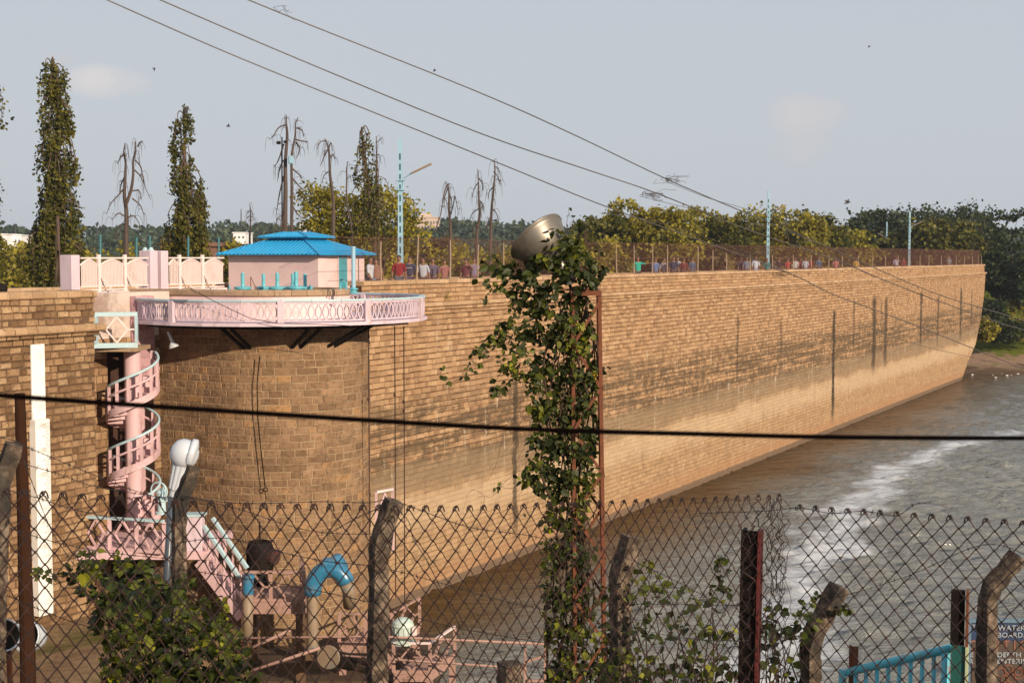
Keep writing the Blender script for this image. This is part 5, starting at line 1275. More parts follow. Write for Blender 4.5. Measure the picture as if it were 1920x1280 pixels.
def crown_points(c, rad, nc, npc, spread, seed, shell=.5, cut=-.55):
    rs = np.random.default_rng(seed); cc = clumps(c, rad, nc, rs, shell)
    if cut is not None: cc = cc[cc[:, 2] > c[2]+cut*rad[2]]
    sz = rs.uniform(.5, 1.35, len(cc)); pts = []
    for p, s_ in zip(cc, sz):
        m = int(npc*s_*s_); q_ = rs.normal(size=(m, 3))*np.array([1, 1, .62])*spread*s_; pts.append(p+q_)
    return np.concatenate(pts), cc
def limbs(mb, base, top, tips, r0, seed=0, k=10):
    R = random.Random(seed); base, top = Vector(base), Vector(top)
    mid = base.lerp(top, .5)+Vector((R.gauss(0, .04), R.gauss(0, .04), 0))*(top-base).length
    mb.tube(smoothpts([base, mid, top], 4), list(np.linspace(r0, r0*.55, 9)), 8)
    idx = list(range(len(tips))); R.shuffle(idx)
    for i in idx[:k]:
        t = Vector(tips[i]); s_ = base.lerp(top, R.uniform(.55, 1)); m_ = s_.lerp(t, .5)+Vector((R.gauss(0, .05), R.gauss(0, .05), .06))*(t-s_).length
        mb.tube(smoothpts([s_, m_, t], 3), list(np.linspace(r0*.4, r0*.06, 7)), 5)
def broad_tree(name, base, ctr, rad, nc, npc, spread, lsize, mat, label, cat='tree', group=None, seed=1, bark='bark', k=12, shell=.5, cut=-.55, r0=None, trunk=True):
    g = empty(name, base, label, cat, group)
    pts, cc = crown_points(ctr, rad, nc, npc, spread, seed, shell, cut)
    mb = MB(); leaves(mb, pts, lsize, .2, 1, rs=np.random.default_rng(seed+99)); mb.build('crown', M[mat], g)
    if trunk:
        mb = MB(); limbs(mb, base, Vector(ctr)-Vector((0, 0, rad[2]*.25)), cc, r0 or max(.12, rad[0]*.06), seed, k); mb.build('trunk', M[bark], g)
    return g

# ------------------------------------------------------------------ vine-clad lattice tower with bell lamp
DT = 10.0
tg = empty('lattice_tower', P(1100, 1280, DT)-Zv*1.6, 'slim rusty steel lattice tower overgrown with vine, rising above the fence', 'tower')
zt = P(1097, 549, DT).z; tb = P(1112, 1280, DT); zb_ = tb.z-1.5
def tcn(i, j, z):
    q_ = (z-zb_)/(zt-zb_); xl = P(1073, 549, DT).x*q_+(tb.x-.115)*(1-q_); w = .185+.04*(1-q_)
    return Vector((xl+i*w, DT+(-.09+j*.19), z))
for i in (0, 1):
    for j in (0, 1):
        mb = MB(); a, b = tcn(i, j, zb_), tcn(i, j, zt); w = .024
        mb.box((a+b)/2, (w, .004, (b-a).length), ((Vector((1, 0, 0))), Vector((0, 1, 0)), (b-a).normalized())); mb.box((a+b)/2+Vector((w/2 if i else -w/2, (w/2 if j == 0 else -w/2), 0)), (.004, w, (b-a).length), ((Vector((1, 0, 0))), Vector((0, 1, 0)), (b-a).normalized()))
        mb.build('leg', M['rust'], tg)
mb = MB(); z = zt-.06; k = 0; dz = .30
while z > zb_+.3:
    for j in (0, 1):
        a, b = (tcn(1, j, z), tcn(0, j, z-dz)) if (k+j) % 2 == 0 else (tcn(0, j, z), tcn(1, j, z-dz)); o = Vector((0, -.014 if j == 0 else .014, 0)); mb.bar(a+o, b+o, .02, .004, Vector((0, 1, 0)))
    for i in (0, 1):
        a, b = (tcn(i, 1, z), tcn(i, 0, z-dz)) if (k+i) % 2 == 0 else (tcn(i, 0, z), tcn(i, 1, z-dz)); o = Vector((-.014 if i == 0 else .014, 0, 0)); mb.bar(a+o, b+o, .004, .02, Vector((0, 1, 0)))
    z -= dz; k += 1
mb.build('brace', M['rust'], tg)
mb = MB(); c = (tcn(0, 0, zt)+tcn(1, 1, zt))/2; mb.box(c+Vector((0, -.1, .0)), (.215, .02, .036)); mb.box(c+Vector((0, .1, 0)), (.215, .02, .036)); mb.box(c+Vector((-.1, 0, -.001)), (.018, .18, .034)); mb.box(c+Vector((.1, 0, -.001)), (.018, .18, .034)); mb.box(c+Vector((-.06, 0, .024)), (.28, .16, .010)); mb.build('top_frame', M['rust'], tg)
mb = MB(); a, b = P(1098, 548, DT), P(1098, 432, DT); mb.bar(a, b, .018, .012); mb.build('upright', M['rustdark'], tg)
# bell lamp: mouth turned up to the left
lg = empty('bell_floodlight', P(1020, 470, DT), 'large spun metal bell-shaped floodlight tilted upwards on top of the vine tower', 'floodlight')
mouth = (P(955, 487, DT)+P(1056, 402, DT))/2; neck = P(1066, 522, DT)
Rm = (P(955, 487, DT)-P(1056, 402, DT)).length/2
ax = (mouth-neck); axl = ax.length; mdir = (P(1056, 402, DT)-P(955, 487, DT)).normalized()
ax = Vector((0, 1, 0)).cross(mdir); ax = -ax if ax.z < 0 else ax; ax = (ax+Vector((0, .42, 0))).normalized()
org = mouth-ax*.34
mb = MB(); prof = [(.05, 0), (.075, .02), (.12, .06), (.165, .12), (.20, .20), (.228, .29), (.236, .33), (.246, .335), (.246, .35), (.232, .352), (.222, .30), (.19, .20), (.15, .12), (.1, .06), (.0, .03)]
k_ = Rm/.246*.90; org = mouth-ax*.34*.68; mb.lathe(org, [(r*k_, h*.68) for r, h in prof], 36, ax, caps=False); mb.build('bell', M['bell'], lg, smooth=True)
mb = MB(); e_ = (neck-org).normalized(); mb.tube([org+ax*.03, org+e_*.1, org+e_*.2, neck-e_*.06, neck], [.062, .06, .05, .055, .045], 14); mb.build('ballast_housing', M['bell'], lg, smooth=True)
mb = MB(); mb.tube([neck, P(1070, 540, DT), P(1088, 547, DT)], .014, 6); mb.bar(neck-Vector((.04, 0, .02)), neck+Vector((.06, 0, -.02)), .05, .02); mb.build('bracket', M['rustdark'], lg)

def envelope_pts(env, n, D, dd, rs, edge=1.0):
    """sample points in an outline given as rows (y, x0, x1, density) in photo pixels, real depth spread dd"""
    ys = np.array([e[0] for e in env]); x0 = np.array([e[1] for e in env]); x1 = np.array([e[2] for e in env]); de = np.array([e[3] if len(e) > 3 else 1 for e in env], float)
    grid_y = np.linspace(ys[0], ys[-1], 400); w = (np.interp(grid_y, ys, x1)-np.interp(grid_y, ys, x0))*np.interp(grid_y, ys, de); cdf = np.cumsum(w); cdf /= cdf[-1]
    y = np.interp(rs.uniform(0, 1, n), cdf, grid_y); a, b = np.interp(y, ys, x0), np.interp(y, ys, x1); u = rs.uniform(0, 1, n); x = a+(b-a)*u
    cl = np.sin(x*.11+y*.06)+np.sin(x*.05-y*.13+1)+np.sin(y*.09+2)*.8          # clumping
    keep = rs.uniform(0, 1, n) < np.clip(.62+.32*cl, .12, 1); x, y, u = x[keep], y[keep], u[keep]
    d = D+rs.normal(0, 1, len(x))*dd*np.sqrt(np.clip(1-(2*u-1)**2, .1, 1))
    cx, cy = (x-960)/FPX, (640-y)/FPX; rx = cx; ry = math.cos(PITCH)+cy*math.sin(PITCH); rz = -math.sin(PITCH)+cy*math.cos(PITCH); k = d/ry
    return np.stack([rx*k, d, CZ+rz*k], 1)
rs = np.random.default_rng(21)
vg = empty('climbing_vine', P(1060, 1280, DT)-Zv*1.6, 'dense climbing vine with heart-shaped leaves covering the lattice tower and bell lamp', 'vine')
env = [(425, 1035, 1062, .4), (445, 1015, 1075, .9), (462, 992, 1085, 1), (482, 985, 1115, 1.1), (500, 905, 1128, .75), (516, 888, 1130, .85), (530, 902, 1128, .85), (545, 930, 1108, .9), (560, 962, 1100, 1.1), (585, 962, 1112, 1), (610, 940, 1112, 1), (640, 905, 1115, .85), (662, 890, 1118, .85), (690, 955, 1118, 1), (720, 985, 1120, 1.1), (760, 992, 1118, 1.1), (800, 1003, 1122, 1.1), (860, 985, 1118, .95), (895, 975, 1112, .95), (930, 1022, 1105, .9), (980, 1018, 1096, .9), (1040, 1016, 1098, .85), (1100, 1022, 1100, .85), (1160, 1018, 1104, .8), (1220, 1025, 1125, .8), (1300, 1022, 1140, .8), (1400, 1015, 1140, .8)]
C = envelope_pts(env, 5900, DT, .10, rs)
mb = MB(); h_n = len(C)//2; leaves(mb, C[:h_n], .055, .9, 0, .45, rs, flat=(0, -.7, .3)); leaves(mb, C[h_n:], .036, .9, 0, .5, rs, flat=(0, -.7, .3))
C = envelope_pts([(560, 985, 1062, 1), (700, 1000, 1100, 1), (900, 1022, 1100, 1), (1000, 1025, 1092, 1), (1280, 1030, 1100, 1), (1400, 1030, 1100, 1)], 1900, DT+.06, .07, rs)
leaves(mb, C, .052, .9, 0, .35, rs)
C = envelope_pts([(428, 1035, 1070, .6), (450, 1015, 1085, 1), (475, 1000, 1100, 1.2), (500, 985, 1120, 1.2), (540, 985, 1110, 1)], 520, DT-.16, .06, rs); leaves(mb, C, .05, .8, 0, .4, rs, flat=(0, -.7, .3))
C = envelope_pts([(560, 1060, 1115, .7), (700, 1065, 1118, .8), (850, 1065, 1118, .8), (1000, 1060, 1115, .9), (1280, 1060, 1125, .8)], 620, DT-.13, .03, rs); leaves(mb, C, .046, .9, 0, .4, rs, flat=(0, -.7, .3))
twg = MB(); R = random.Random(3)
def spray(pts, D, nl, size, r=.0022, jit=3):
    """one runner with leaves along it (photo pixels, depth D)"""
    P3 = smoothpts([P(x+R.gauss(0, 1), y+R.gauss(0, 1), D+R.gauss(0, .03)) for x, y in pts], 5); twg.tube(P3, [r*(1-.7*i/len(P3)) for i in range(len(P3))], 4)
    if nl:
        idx = rs.integers(0, len(P3), nl); Cc = np.array([tuple(P3[i]) for i in idx])+rs.normal(0, .012, (nl, 3)); leaves(mb, Cc, size, .8, 0, .4, rs, flat=(0, -.7, .2))
for pts, nl in (([(985, 660), (940, 668), (900, 680), (880, 690), (862, 715), (845, 722), (828, 705), (832, 685)], 20), ([(960, 640), (920, 650), (895, 655), (885, 668), (878, 690)], 26), ([(970, 690), (940, 700), (925, 730), (932, 742)], 26), ([(985, 700), (955, 715), (938, 735)], 22),
                ([(1000, 510), (960, 520), (925, 545), (903, 560)], 22), ([(985, 505), (950, 510), (905, 492), (918, 478), (938, 490)], 16), ([(975, 560), (955, 580), (938, 600), (935, 620)], 18), ([(1000, 590), (960, 600), (935, 640)], 24), ([(985, 900), (960, 915), (940, 912), (935, 915)], 6),
                ([(1000, 560), (975, 545), (940, 540)], 18), ([(1115, 690), (1130, 690), (1138, 682), (1145, 678)], 7), ([(1118, 530), (1128, 515), (1130, 500)], 12), ([(1112, 500), (1125, 480), (1123, 462), (1115, 452)], 9), ([(1000, 870), (985, 882), (978, 900)], 10), ([(1075, 440), (1068, 420), (1076, 412), (1068, 402), (1066, 385)], 2),
                ([(1060, 450), (1062, 415), (1068, 400)], 3), ([(1115, 905), (1130, 900), (1138, 895)], 3), ([(1050, 445), (1072, 425), (1082, 418), (1090, 430)], 8), ([(1000, 460), (990, 440), (993, 425)], 8), ([(1020, 480), (1010, 450), (1030, 430)], 10)):
    spray(pts, DT, nl, .044)
for k in range(38):
    x, y = R.uniform(985, 1060), R.uniform(740, 900); pts = [(x, y)]
    for _ in range(6): x -= R.uniform(2, 17); y += R.uniform(4, 26); pts.append((x, y))
    if R.random() < .45: spray(pts, DT+R.gauss(0, .05), R.choice((0, 0, 0, 2)), .035, .0014)
for k in range(40):
    x, y = R.uniform(1085, 1120), R.uniform(780, 1150); pts = [(x, y)]
    for _ in range(4): x += R.uniform(-14, 16); y += R.uniform(5, 30); pts.append((x, y))
    spray(pts, DT+R.gauss(0, .05), R.choice((0, 2, 4)), .036, .0014)
for pts in ([(975, 880), (950, 900), (920, 930), (895, 920), (880, 925), (872, 950), (870, 975)], [(940, 830), (930, 870), (915, 900)], [(990, 740), (965, 770), (948, 800), (948, 840)], [(1000, 760), (970, 800), (960, 830), (930, 850)], [(895, 930), (908, 930), (905, 950), (895, 960)]):
    spray(pts, DT, 0, .03, .0016)
for k in range(14):
    x = R.uniform(1030, 1110); twg.tube(smoothpts([P(x+R.gauss(0, 14), y, DT+R.gauss(0, .05)) for y in range(560, 1420, 110)], 4), R.uniform(.004, .011), 6)
mb.build('leaves', M['leaf_vine'], vg); twg.build('stems', M['twig'], vg)
mb = MB(); c = P(1114, 703, DT-.12); 
for k in range(5): an = 2*PI*k/5; d_ = Vector((math.cos(an)*.8, -.25, math.sin(an))); mb.add([c, c+d_*.02+Vector((math.sin(an), 0, -math.cos(an)))*.012, c+d_*.034, c+d_*.02-Vector((math.sin(an), 0, -math.cos(an)))*.012], [(0, 1, 2, 3)])
mb.tube([c, c+Vector((0, -.02, 0))], [.008, .004], 6); mb.build('flower', paint('yellow_petal', (.75, .42, .03), .6, .1, 20), vg)

# ------------------------------------------------------------------ bushes behind the mesh
def bush(name, env, n, D, dd, size, label, seed, ntw=60, mat='leaf_bush', base=None, tips=None):
    rs_ = np.random.default_rng(seed); R_ = random.Random(seed)
    base = base or P((env[-1][1]+env[-1][2])/2, env[-1][0]+60, D)
    g = empty(name, base, label, 'bush')
    C = envelope_pts(env, n, D, dd, rs_); mb = MB(); leaves(mb, C, size, .35, 0, .55, rs_, flat=(0, -.3, .8))
    tw = MB()
    for i in rs_.integers(0, len(C), ntw):
        t = Vector(C[i]); b_ = Vector(base)+Vector((R_.gauss(0, .12), R_.gauss(0, .06), 0)); m_ = b_.lerp(t, .55)+Vector((R_.gauss(0, .05), R_.gauss(0, .05), R_.uniform(0, .1)))
        tw.tube(smoothpts([b_, m_, t], 4), list(np.linspace(.007, .0014, 9)), 4)
    for pts in tips or []:
        P3 = smoothpts([P(x, y, D) for x, y in pts], 5); tw.tube(P3, .0018, 4); Cc = np.array([tuple(p) for p in P3 for _ in (0, 1)])+rs_.normal(0, .012, (len(P3)*2, 3)); leaves(mb, Cc, size*.75, .2, 0, .4, rs_, flat=(0, -.4, .6))
    mb.build('leaves', M[mat], g); tw.build('stems', M['twig'], g); return g
bush('leafy_bush', [(1050, 165, 190, .5), (1065, 130, 285, .6), (1085, 120, 300, .8), (1110, 160, 350, .9), (1140, 178, 370, 1), (1170, 182, 430, 1), (1200, 185, 452, 1), (1240, 200, 472, 1), (1280, 195, 482, 1), (1330, 180, 490, 1), (1440, 190, 480, .8)], 5200, 5.75, .18, .042,
     'dense leafy bush with yellow-green leaves behind the mesh at the lower left', 31, 110, tips=[[(190, 1070), (150, 1072), (115, 1080), (88, 1078), (75, 1076)], [(180, 1080), (165, 1055), (160, 1040), (172, 1035)], [(230, 1075), (228, 1055), (222, 1050)], [(255, 1075), (265, 1055), (280, 1058)], [(380, 1130), (405, 1128), (420, 1135), (425, 1150)], [(340, 1105), (352, 1098), (350, 1085)]])
bush('leafy_shrub', [(1055, 1205, 1232, .4), (1090, 1180, 1225, .4), (1120, 1165, 1375, .35), (1150, 1190, 1380, .6), (1180, 1170, 1382, .6), (1210, 1165, 1385, .65), (1240, 1140, 1382, .9), (1285, 1100, 1382, 1), (1440, 1120, 1390, 1)], 1500, 7.3, .14, .050,
     'loose leafy shrub between the vine tower and the black steel post', 32, 90, tips=[[(1360, 1110), (1350, 1080), (1352, 1060), (1345, 1050)], [(1300, 1140), (1330, 1110), (1360, 1100)], [(1215, 1100), (1222, 1070), (1218, 1048)]])
bush('leafy_shrub', [(1135, 1440, 1540, .4), (1160, 1430, 1530, .8), (1190, 1425, 1520, .8), (1220, 1428, 1500, .6), (1260, 1440, 1490, .4), (1300, 1420, 1500, .6), (1440, 1420, 1500, .8)], 420, 7.3, .1, .050,
     'small leafy shrub between the black steel post and the leaning concrete post', 33, 40, tips=[[(1490, 1160), (1520, 1125), (1535, 1118)], [(1570, 1140), (1580, 1145), (1585, 1138)]])
rsx = np.random.default_rng(5)
bush('leafy_shrub', [(1100, 1135, 1175, .5), (1140, 1130, 1180, 1), (1200, 1125, 1185, 1), (1290, 1130, 1190, 1), (1400, 1130, 1190, 1)], 420, 7.9, .08, .046, 'narrow creeper climbing the concrete post right of the vine tower', 34, 20)
# grass on the slope at the lower left (stuff)
rg_ = np.random.default_rng(8); n = 26000
gx = rg_.uniform(-11, -4.6, n); gy = rg_.uniform(15.5, 26.5, n)
gz_ = np.array([nearbank((x+40)/58, (y+8)/60)[2] for x, y in zip(gx, gy)]); hgt = rg_.uniform(.1, .34, n)*(1+.5*np.sin(gx*1.7)*np.sin(gy*1.3)); lean = rg_.normal(0, .09, (n, 2)); wd = rg_.uniform(.008, .016, n); an = rg_.uniform(0, PI, n)
b0_ = np.stack([gx-wd*np.cos(an), gy-wd*np.sin(an), gz_-.02], 1); b1_ = np.stack([gx+wd*np.cos(an), gy+wd*np.sin(an), gz_-.02], 1); m0 = np.stack([gx+lean[:, 0]*.4, gy+lean[:, 1]*.4, gz_+hgt*.6], 1); t0_ = np.stack([gx+lean[:, 0]*1.3, gy+lean[:, 1]*1.3, gz_+hgt], 1)
mb = MB(); V = np.stack([b0_, b1_, t0_, m0], 1).reshape(-1, 3); mb.arr(V, np.arange(4*n).reshape(-1, 4)); o = mb.build('grass', M['grassblade']); o['kind'] = 'stuff'; o['label'] = 'long dry green grass on the slope at the lower left'
# weeds on the masonry
for px, py, s_, lb in ((838, 557, .3, 'small weed growing from the parapet stones left of the vine'), (40, 480, .4, None),):
    if lb:
        h = wall_hit(px, py, .05); g = empty('wall_weed', h, lb, 'plant'); cp = np.array(h)+np.random.default_rng(3).normal(0, .09, (70, 3)); mb = MB(); leaves(mb, cp, .05, .1, 0); mb.build('leaves', M['leaf_olive'], g)

# ------------------------------------------------------------------ trees on the dry side
def mast_tree(env, trunks, D, ncl, label, seed, lsize=.15, zbase=-2.2, group='drooping trees behind the dam', r0=.17, dens=1.0, mat='leaf_ashoka'):
    """mast tree: env rows (y, x0, x1, fullness); foliage hangs in drooping clumps from arching boughs"""
    R_ = random.Random(seed); rs_ = np.random.default_rng(seed); ys = [e[0] for e in env]; k = D/FPX
    b0 = P(trunks[0][0][0], trunks[0][0][1], D); base = Vector((b0.x, D, zbase)); g = empty('drooping_tree', base, label, 'tree', group); tw = MB(); lf = MB(); pts_all = []
    T = []
    for n_, tr_ in enumerate(trunks):
        p3 = [P(x, y, D)+Vector((0, R_.gauss(0, .12), 0)) for x, y in tr_]
        if n_ == 0: p3 = [base]+p3
        sp_ = smoothpts(p3, 6); rr0 = r0 if n_ == 0 else r0*.5; tw.tube(sp_, [max(.02, rr0*(1-.85*i/len(sp_))) for i in range(len(sp_))], 7); T += sp_
    span = ys[-1]-ys[0]
    for c_ in range(ncl):
        y = ys[0]+span*((c_+R_.random())/ncl)**.9; x0 = np.interp(y, ys, [e[1] for e in env]); x1 = np.interp(y, ys, [e[2] for e in env]); fl = np.interp(y, ys, [e[3] for e in env])
        if R_.random() > fl: continue
        xc, hw = (x0+x1)/2, (x1-x0)/2; an = R_.uniform(0, 2*PI); rad = R_.uniform(.04, 1)**.5; x = xc+hw*rad*math.cos(an); dy_ = hw*k*rad*math.sin(an)
        tip = P(x, y, D)+Vector((0, dy_, 0)); s_ = min(T, key=lambda q_: (q_-(tip+Zv*R_.uniform(.1, .9))).length_squared+.0)
        top = tip+Zv*R_.uniform(.15, .45); mid = s_.lerp(top, .55)+Zv*R_.uniform(.12, .4)
        L = R_.uniform(.8, 2.4)*(.55+.45*(y-ys[0])/span)*min(1, 60*k/1.5)
        bough = smoothpts([s_, mid, top, tip, tip-Zv*L*.5+Vector((R_.gauss(0, .05), 0, 0)), tip-Zv*L], 4); tw.tube(bough, list(np.linspace(.034, .007, len(bough))), 4)
        m = int(R_.uniform(45, 120)*dens*(.5+.6*(y-ys[0])/span)); t_ = rs_.uniform(-.15, 1, m); w_ = .045+.11*np.sin(np.clip((t_+.15)/1.15, 0, 1)*PI)*R_.uniform(.6, 1.3)
        q_ = np.array(tip)[None]+np.stack([rs_.normal(0, 1, m)*w_, rs_.normal(0, 1, m)*w_, -t_*L+rs_.normal(0, .05, m)], 1); pts_all.append(q_)
        for _ in range(int(6*dens)): a_ = np.array(bough[R_.randrange(5, len(bough))]); pts_all.append(a_+rs_.normal(0, .07, (2, 3)))
    tw.build('trunk', M['bark'], g); leaves(lf, np.concatenate(pts_all), lsize, 1.3, 1, .45, rs_); lf.build('crown', M[mat], g); return g
mast_tree([(122, 74, 118, .9), (140, 70, 122, 1), (165, 70, 122, .8), (190, 78, 126, .45), (210, 74, 130, .6), (235, 68, 142, .8), (262, 68, 132, .7), (280, 68, 120, .6), (300, 70, 152, .8), (330, 68, 156, .9), (362, 68, 134, .7), (400, 66, 152, 1), (440, 62, 160, 1), (480, 46, 162, 1), (525, 36, 160, 1)],
          [[(106, 500), (108, 400), (104, 300), (104, 200), (101, 150), (97, 120)], [(106, 290), (118, 262), (130, 258)]], 70, 190, 'tallest leafy drooping mast tree, standing at the left', 41)
mast_tree([(213, 336, 352, .7), (235, 328, 360, .5), (262, 320, 364, .5), (285, 314, 366, .45), (310, 320, 378, .55), (340, 320, 380, .7), (370, 318, 384, .9), (400, 316, 390, 1), (440, 312, 394, 1), (480, 314, 394, 1)],
          [[(350, 480), (350, 380), (347, 300), (345, 240), (343, 212)], [(348, 300), (340, 265), (338, 225)]], 72, 120, 'leafy drooping mast tree right of the bare forked one, behind the white fence', 42)
mast_tree([(150, -60, 2, .6), (190, -60, 10, .6), (240, -70, -8, .9), (330, -80, -4, 1), (380, -80, 0, 1), (480, -90, 4, 1)], [[(-40, 480), (-42, 300), (-40, 150)]], 68, 90, 'leafy drooping tree cut off by the left edge of the photo', 43)
mast_tree([(250, 674, 692, .6), (280, 666, 700, .6), (310, 660, 706, .55), (340, 658, 722, .6), (380, 655, 730, .8), (430, 650, 735, .9)], [[(702, 440), (694, 380), (686, 320), (680, 270), (676, 247)], [(708, 400), (707, 330), (706, 290)]], 76, 55, 'thin drooping tree with sparse yellow-green leaves left of the first light pole', 44, .14, dens=.55, r0=.13)
def traced_tree(lines, D, label, seed, r0=.14, zbase=-2.2, twigs=5):
    """bare tree: first line is the trunk, further lines are boughs, each bent in depth too"""
    R_ = random.Random(seed); b0 = P(*lines[0][0], D); base = Vector((b0.x, D, zbase)); g = empty('dead_tree', base, label, 'tree', 'bare dead trees behind the dam'); tw = MB()
    for n_, ln in enumerate(lines):
        dz = 0; p3 = []; drift = R_.choice((-1, 1))*R_.uniform(.03, .12)
        for m_, (x, y) in enumerate(ln): p3.append(P(x+R_.gauss(0, .5), y, D)+Vector((0, drift*m_ if n_ else R_.gauss(0, .08), 0)))
        if n_ == 0: p3 = [base]+p3
        sp_ = smoothpts(p3, 5); main = n_ == 0 or len(ln) >= 6; a_ = r0 if n_ == 0 else (r0*.62 if main else r0*.32); e_ = .018 if main else .010
        tw.tube(sp_, [e_+(a_-e_)*(1-i/(len(sp_)-1))**.8 for i in range(len(sp_))], 6)
        for _ in range(twigs if not main else twigs*3):
            q_ = R_.choice(sp_[len(sp_)//(2 if main else 4):]); d_ = Vector((R_.gauss(0, .17), R_.gauss(0, .17), 0)); up_ = R_.uniform(.02, .14); L = R_.uniform(.2, .75)
            tw.tube(smoothpts([q_, q_+d_*.6+Zv*up_, q_+d_*1.0-Zv*L*.35, q_+d_*1.15-Zv*L], 3), [.013, .013, .012, .011, .010, .009, .009, .008, .007, .006], 3)
    tw.build('trunk', M['deadbark'], g); return g
traced_tree([[(237, 470), (236, 420), (235, 392), (234, 367), (236, 330), (235, 305), (232, 287), (234, 272)], [(235, 385), (247, 357), (251, 330), (252, 300), (257, 285), (259, 265)], [(232, 290), (225, 296), (219, 308)], [(258, 275), (264, 267), (270, 268)], [(253, 300), (263, 312), (267, 330), (272, 352), (281, 375)], [(251, 318), (262, 330), (268, 345)],
             [(231, 355), (221, 368), (210, 382), (203, 402)], [(235, 330), (226, 345), (223, 360)], [(247, 358), (260, 358), (264, 374)], [(248, 372), (262, 385), (268, 402)], [(232, 405), (222, 400), (212, 412)], [(236, 425), (228, 420), (216, 430), (213, 440)], [(238, 410), (250, 405), (262, 425)]], 70, 'bare dead tree with forked top between two leafy mast trees', 51)
traced_tree([[(535, 440), (535, 355), (535, 305), (538, 255), (536, 230), (537, 216)], [(547, 440), (547, 400), (547, 355), (547, 305), (550, 280), (554, 255), (556, 232), (561, 222)], [(536, 234), (523, 240), (515, 255), (507, 263)], [(554, 262), (564, 264), (575, 267)], [(555, 267), (561, 280), (557, 297)], [(547, 315), (560, 327), (568, 336)], [(532, 270), (523, 298), (512, 314)], [(532, 300), (524, 320), (520, 340)], [(548, 335), (560, 348), (568, 356)],
             [(532, 330), (523, 365), (517, 408)], [(548, 385), (556, 400), (566, 410)], [(556, 240), (566, 244), (568, 256)]], 75, 'tall bare dead tree with two stems and a small box fixed to it', 52, .16)
traced_tree([[(626, 445), (626, 380), (620, 330), (617, 292), (614, 275), (610, 262)], [(611, 265), (602, 266), (595, 280)], [(615, 280), (607, 295), (600, 312)], [(616, 278), (621, 268), (624, 283)], [(618, 296), (625, 290), (627, 300)], [(616, 322), (607, 330), (604, 344)]], 75, 'bare dead mast tree between the tall twin-stem one and the leafy ones', 53, .12)
traced_tree([[(660, 445), (651, 380), (650, 330), (651, 303)], [(651, 335), (657, 330), (658, 342)]], 75, 'very thin bare dead stem among the green trees', 54, .07, twigs=3)
traced_tree([[(708, 420), (707, 367), (706, 305), (706, 275), (705, 256)], [(706, 268), (712, 262), (716, 258)], [(710, 330), (722, 336), (729, 352)], [(706, 290), (712, 292), (714, 304)]], 78, 'bare dead tree top just left of the light pole', 55, .08, twigs=3)
traced_tree([[(845, 480), (844, 430), (842, 392), (841, 360), (837, 343)], [(838, 347), (832, 367), (825, 405), (815, 432), (806, 448)], [(845, 405), (850, 385), (853, 368), (857, 386), (861, 404)], [(841, 365), (846, 372), (848, 392)], [(844, 440), (854, 447), (861, 462)], [(840, 352), (834, 372), (833, 392)], [(843, 430), (834, 442), (831, 460)]], 75, 'bare dead tree with hanging boughs left of a close pair', 56, .13)
traced_tree([[(894, 480), (895, 430), (899, 405), (898, 380), (897, 350), (896, 320)], [(897, 342), (889, 352), (885, 372)], [(897, 392), (886, 400), (881, 412)], [(898, 335), (904, 345), (905, 358)], [(898, 375), (905, 385), (906, 398)], [(896, 420), (888, 430), (886, 445)]], 76, 'left one of two bare dead trees beside the bell lamp', 57, .12)
traced_tree([[(920, 480), (920, 430), (922, 392), (925, 350), (928, 325), (926, 301)], [(926, 322), (933, 330), (937, 345)], [(923, 392), (932, 402), (937, 428)], [(922, 440), (930, 452), (934, 475)], [(925, 350), (917, 360), (915, 374)], [(927, 312), (934, 316), (935, 324)], [(921, 405), (913, 418), (912, 432)]], 76, 'right one of two bare dead trees beside the bell lamp', 58, .12)
traced_tree([[(469, 457), (469, 420), (469, 400), (468, 382)], [(470, 405), (477, 411), (486, 427)], [(468, 405), (462, 413), (459, 425)], [(469, 392), (474, 398), (475, 408)], [(468, 395), (463, 401), (462, 408)]], 90, 'small bare dead tree just above the blue roof', 59, .08, twigs=3)
traced_tree([[(530, 445), (529, 425), (531, 405)], [(529, 415), (520, 412), (514, 430)], [(530, 420), (538, 416), (543, 432)], [(530, 410), (524, 404), (518, 416)]], 74, 'low dead sapling with drooping twigs behind the blue roof', 60, .05, twigs=4)
c = P(545, 300, 74.6); mb = MB(); mb.bbox(c, (.22, .18, .42), b=.02); mb.bbox(c+Vector((0, -.1, 0)), (.16, .03, .34), b=.01); tag(mb.build('equipment_box', M['pole']), 'small grey-blue box fixed high on the twin-stem dead tree', 'box')
c = P(527, 268, 74.8)
mb = MB(); mb.tube([c+Vector((0, 0, -5.4)), c+Vector((.05, 0, .3))], .035, 8); mb.bbox(c+Vector((-.12, -.05, 0)), (.22, .2, .16), b=.03); mb.bbox(c+Vector((.22, -.05, .05)), (.16, .2, .13), b=.03); tag(mb.build('floodlight_mast', M['blackiron']), 'thin dark mast with small floodlights beside the twin-stem dead tree', 'mast')
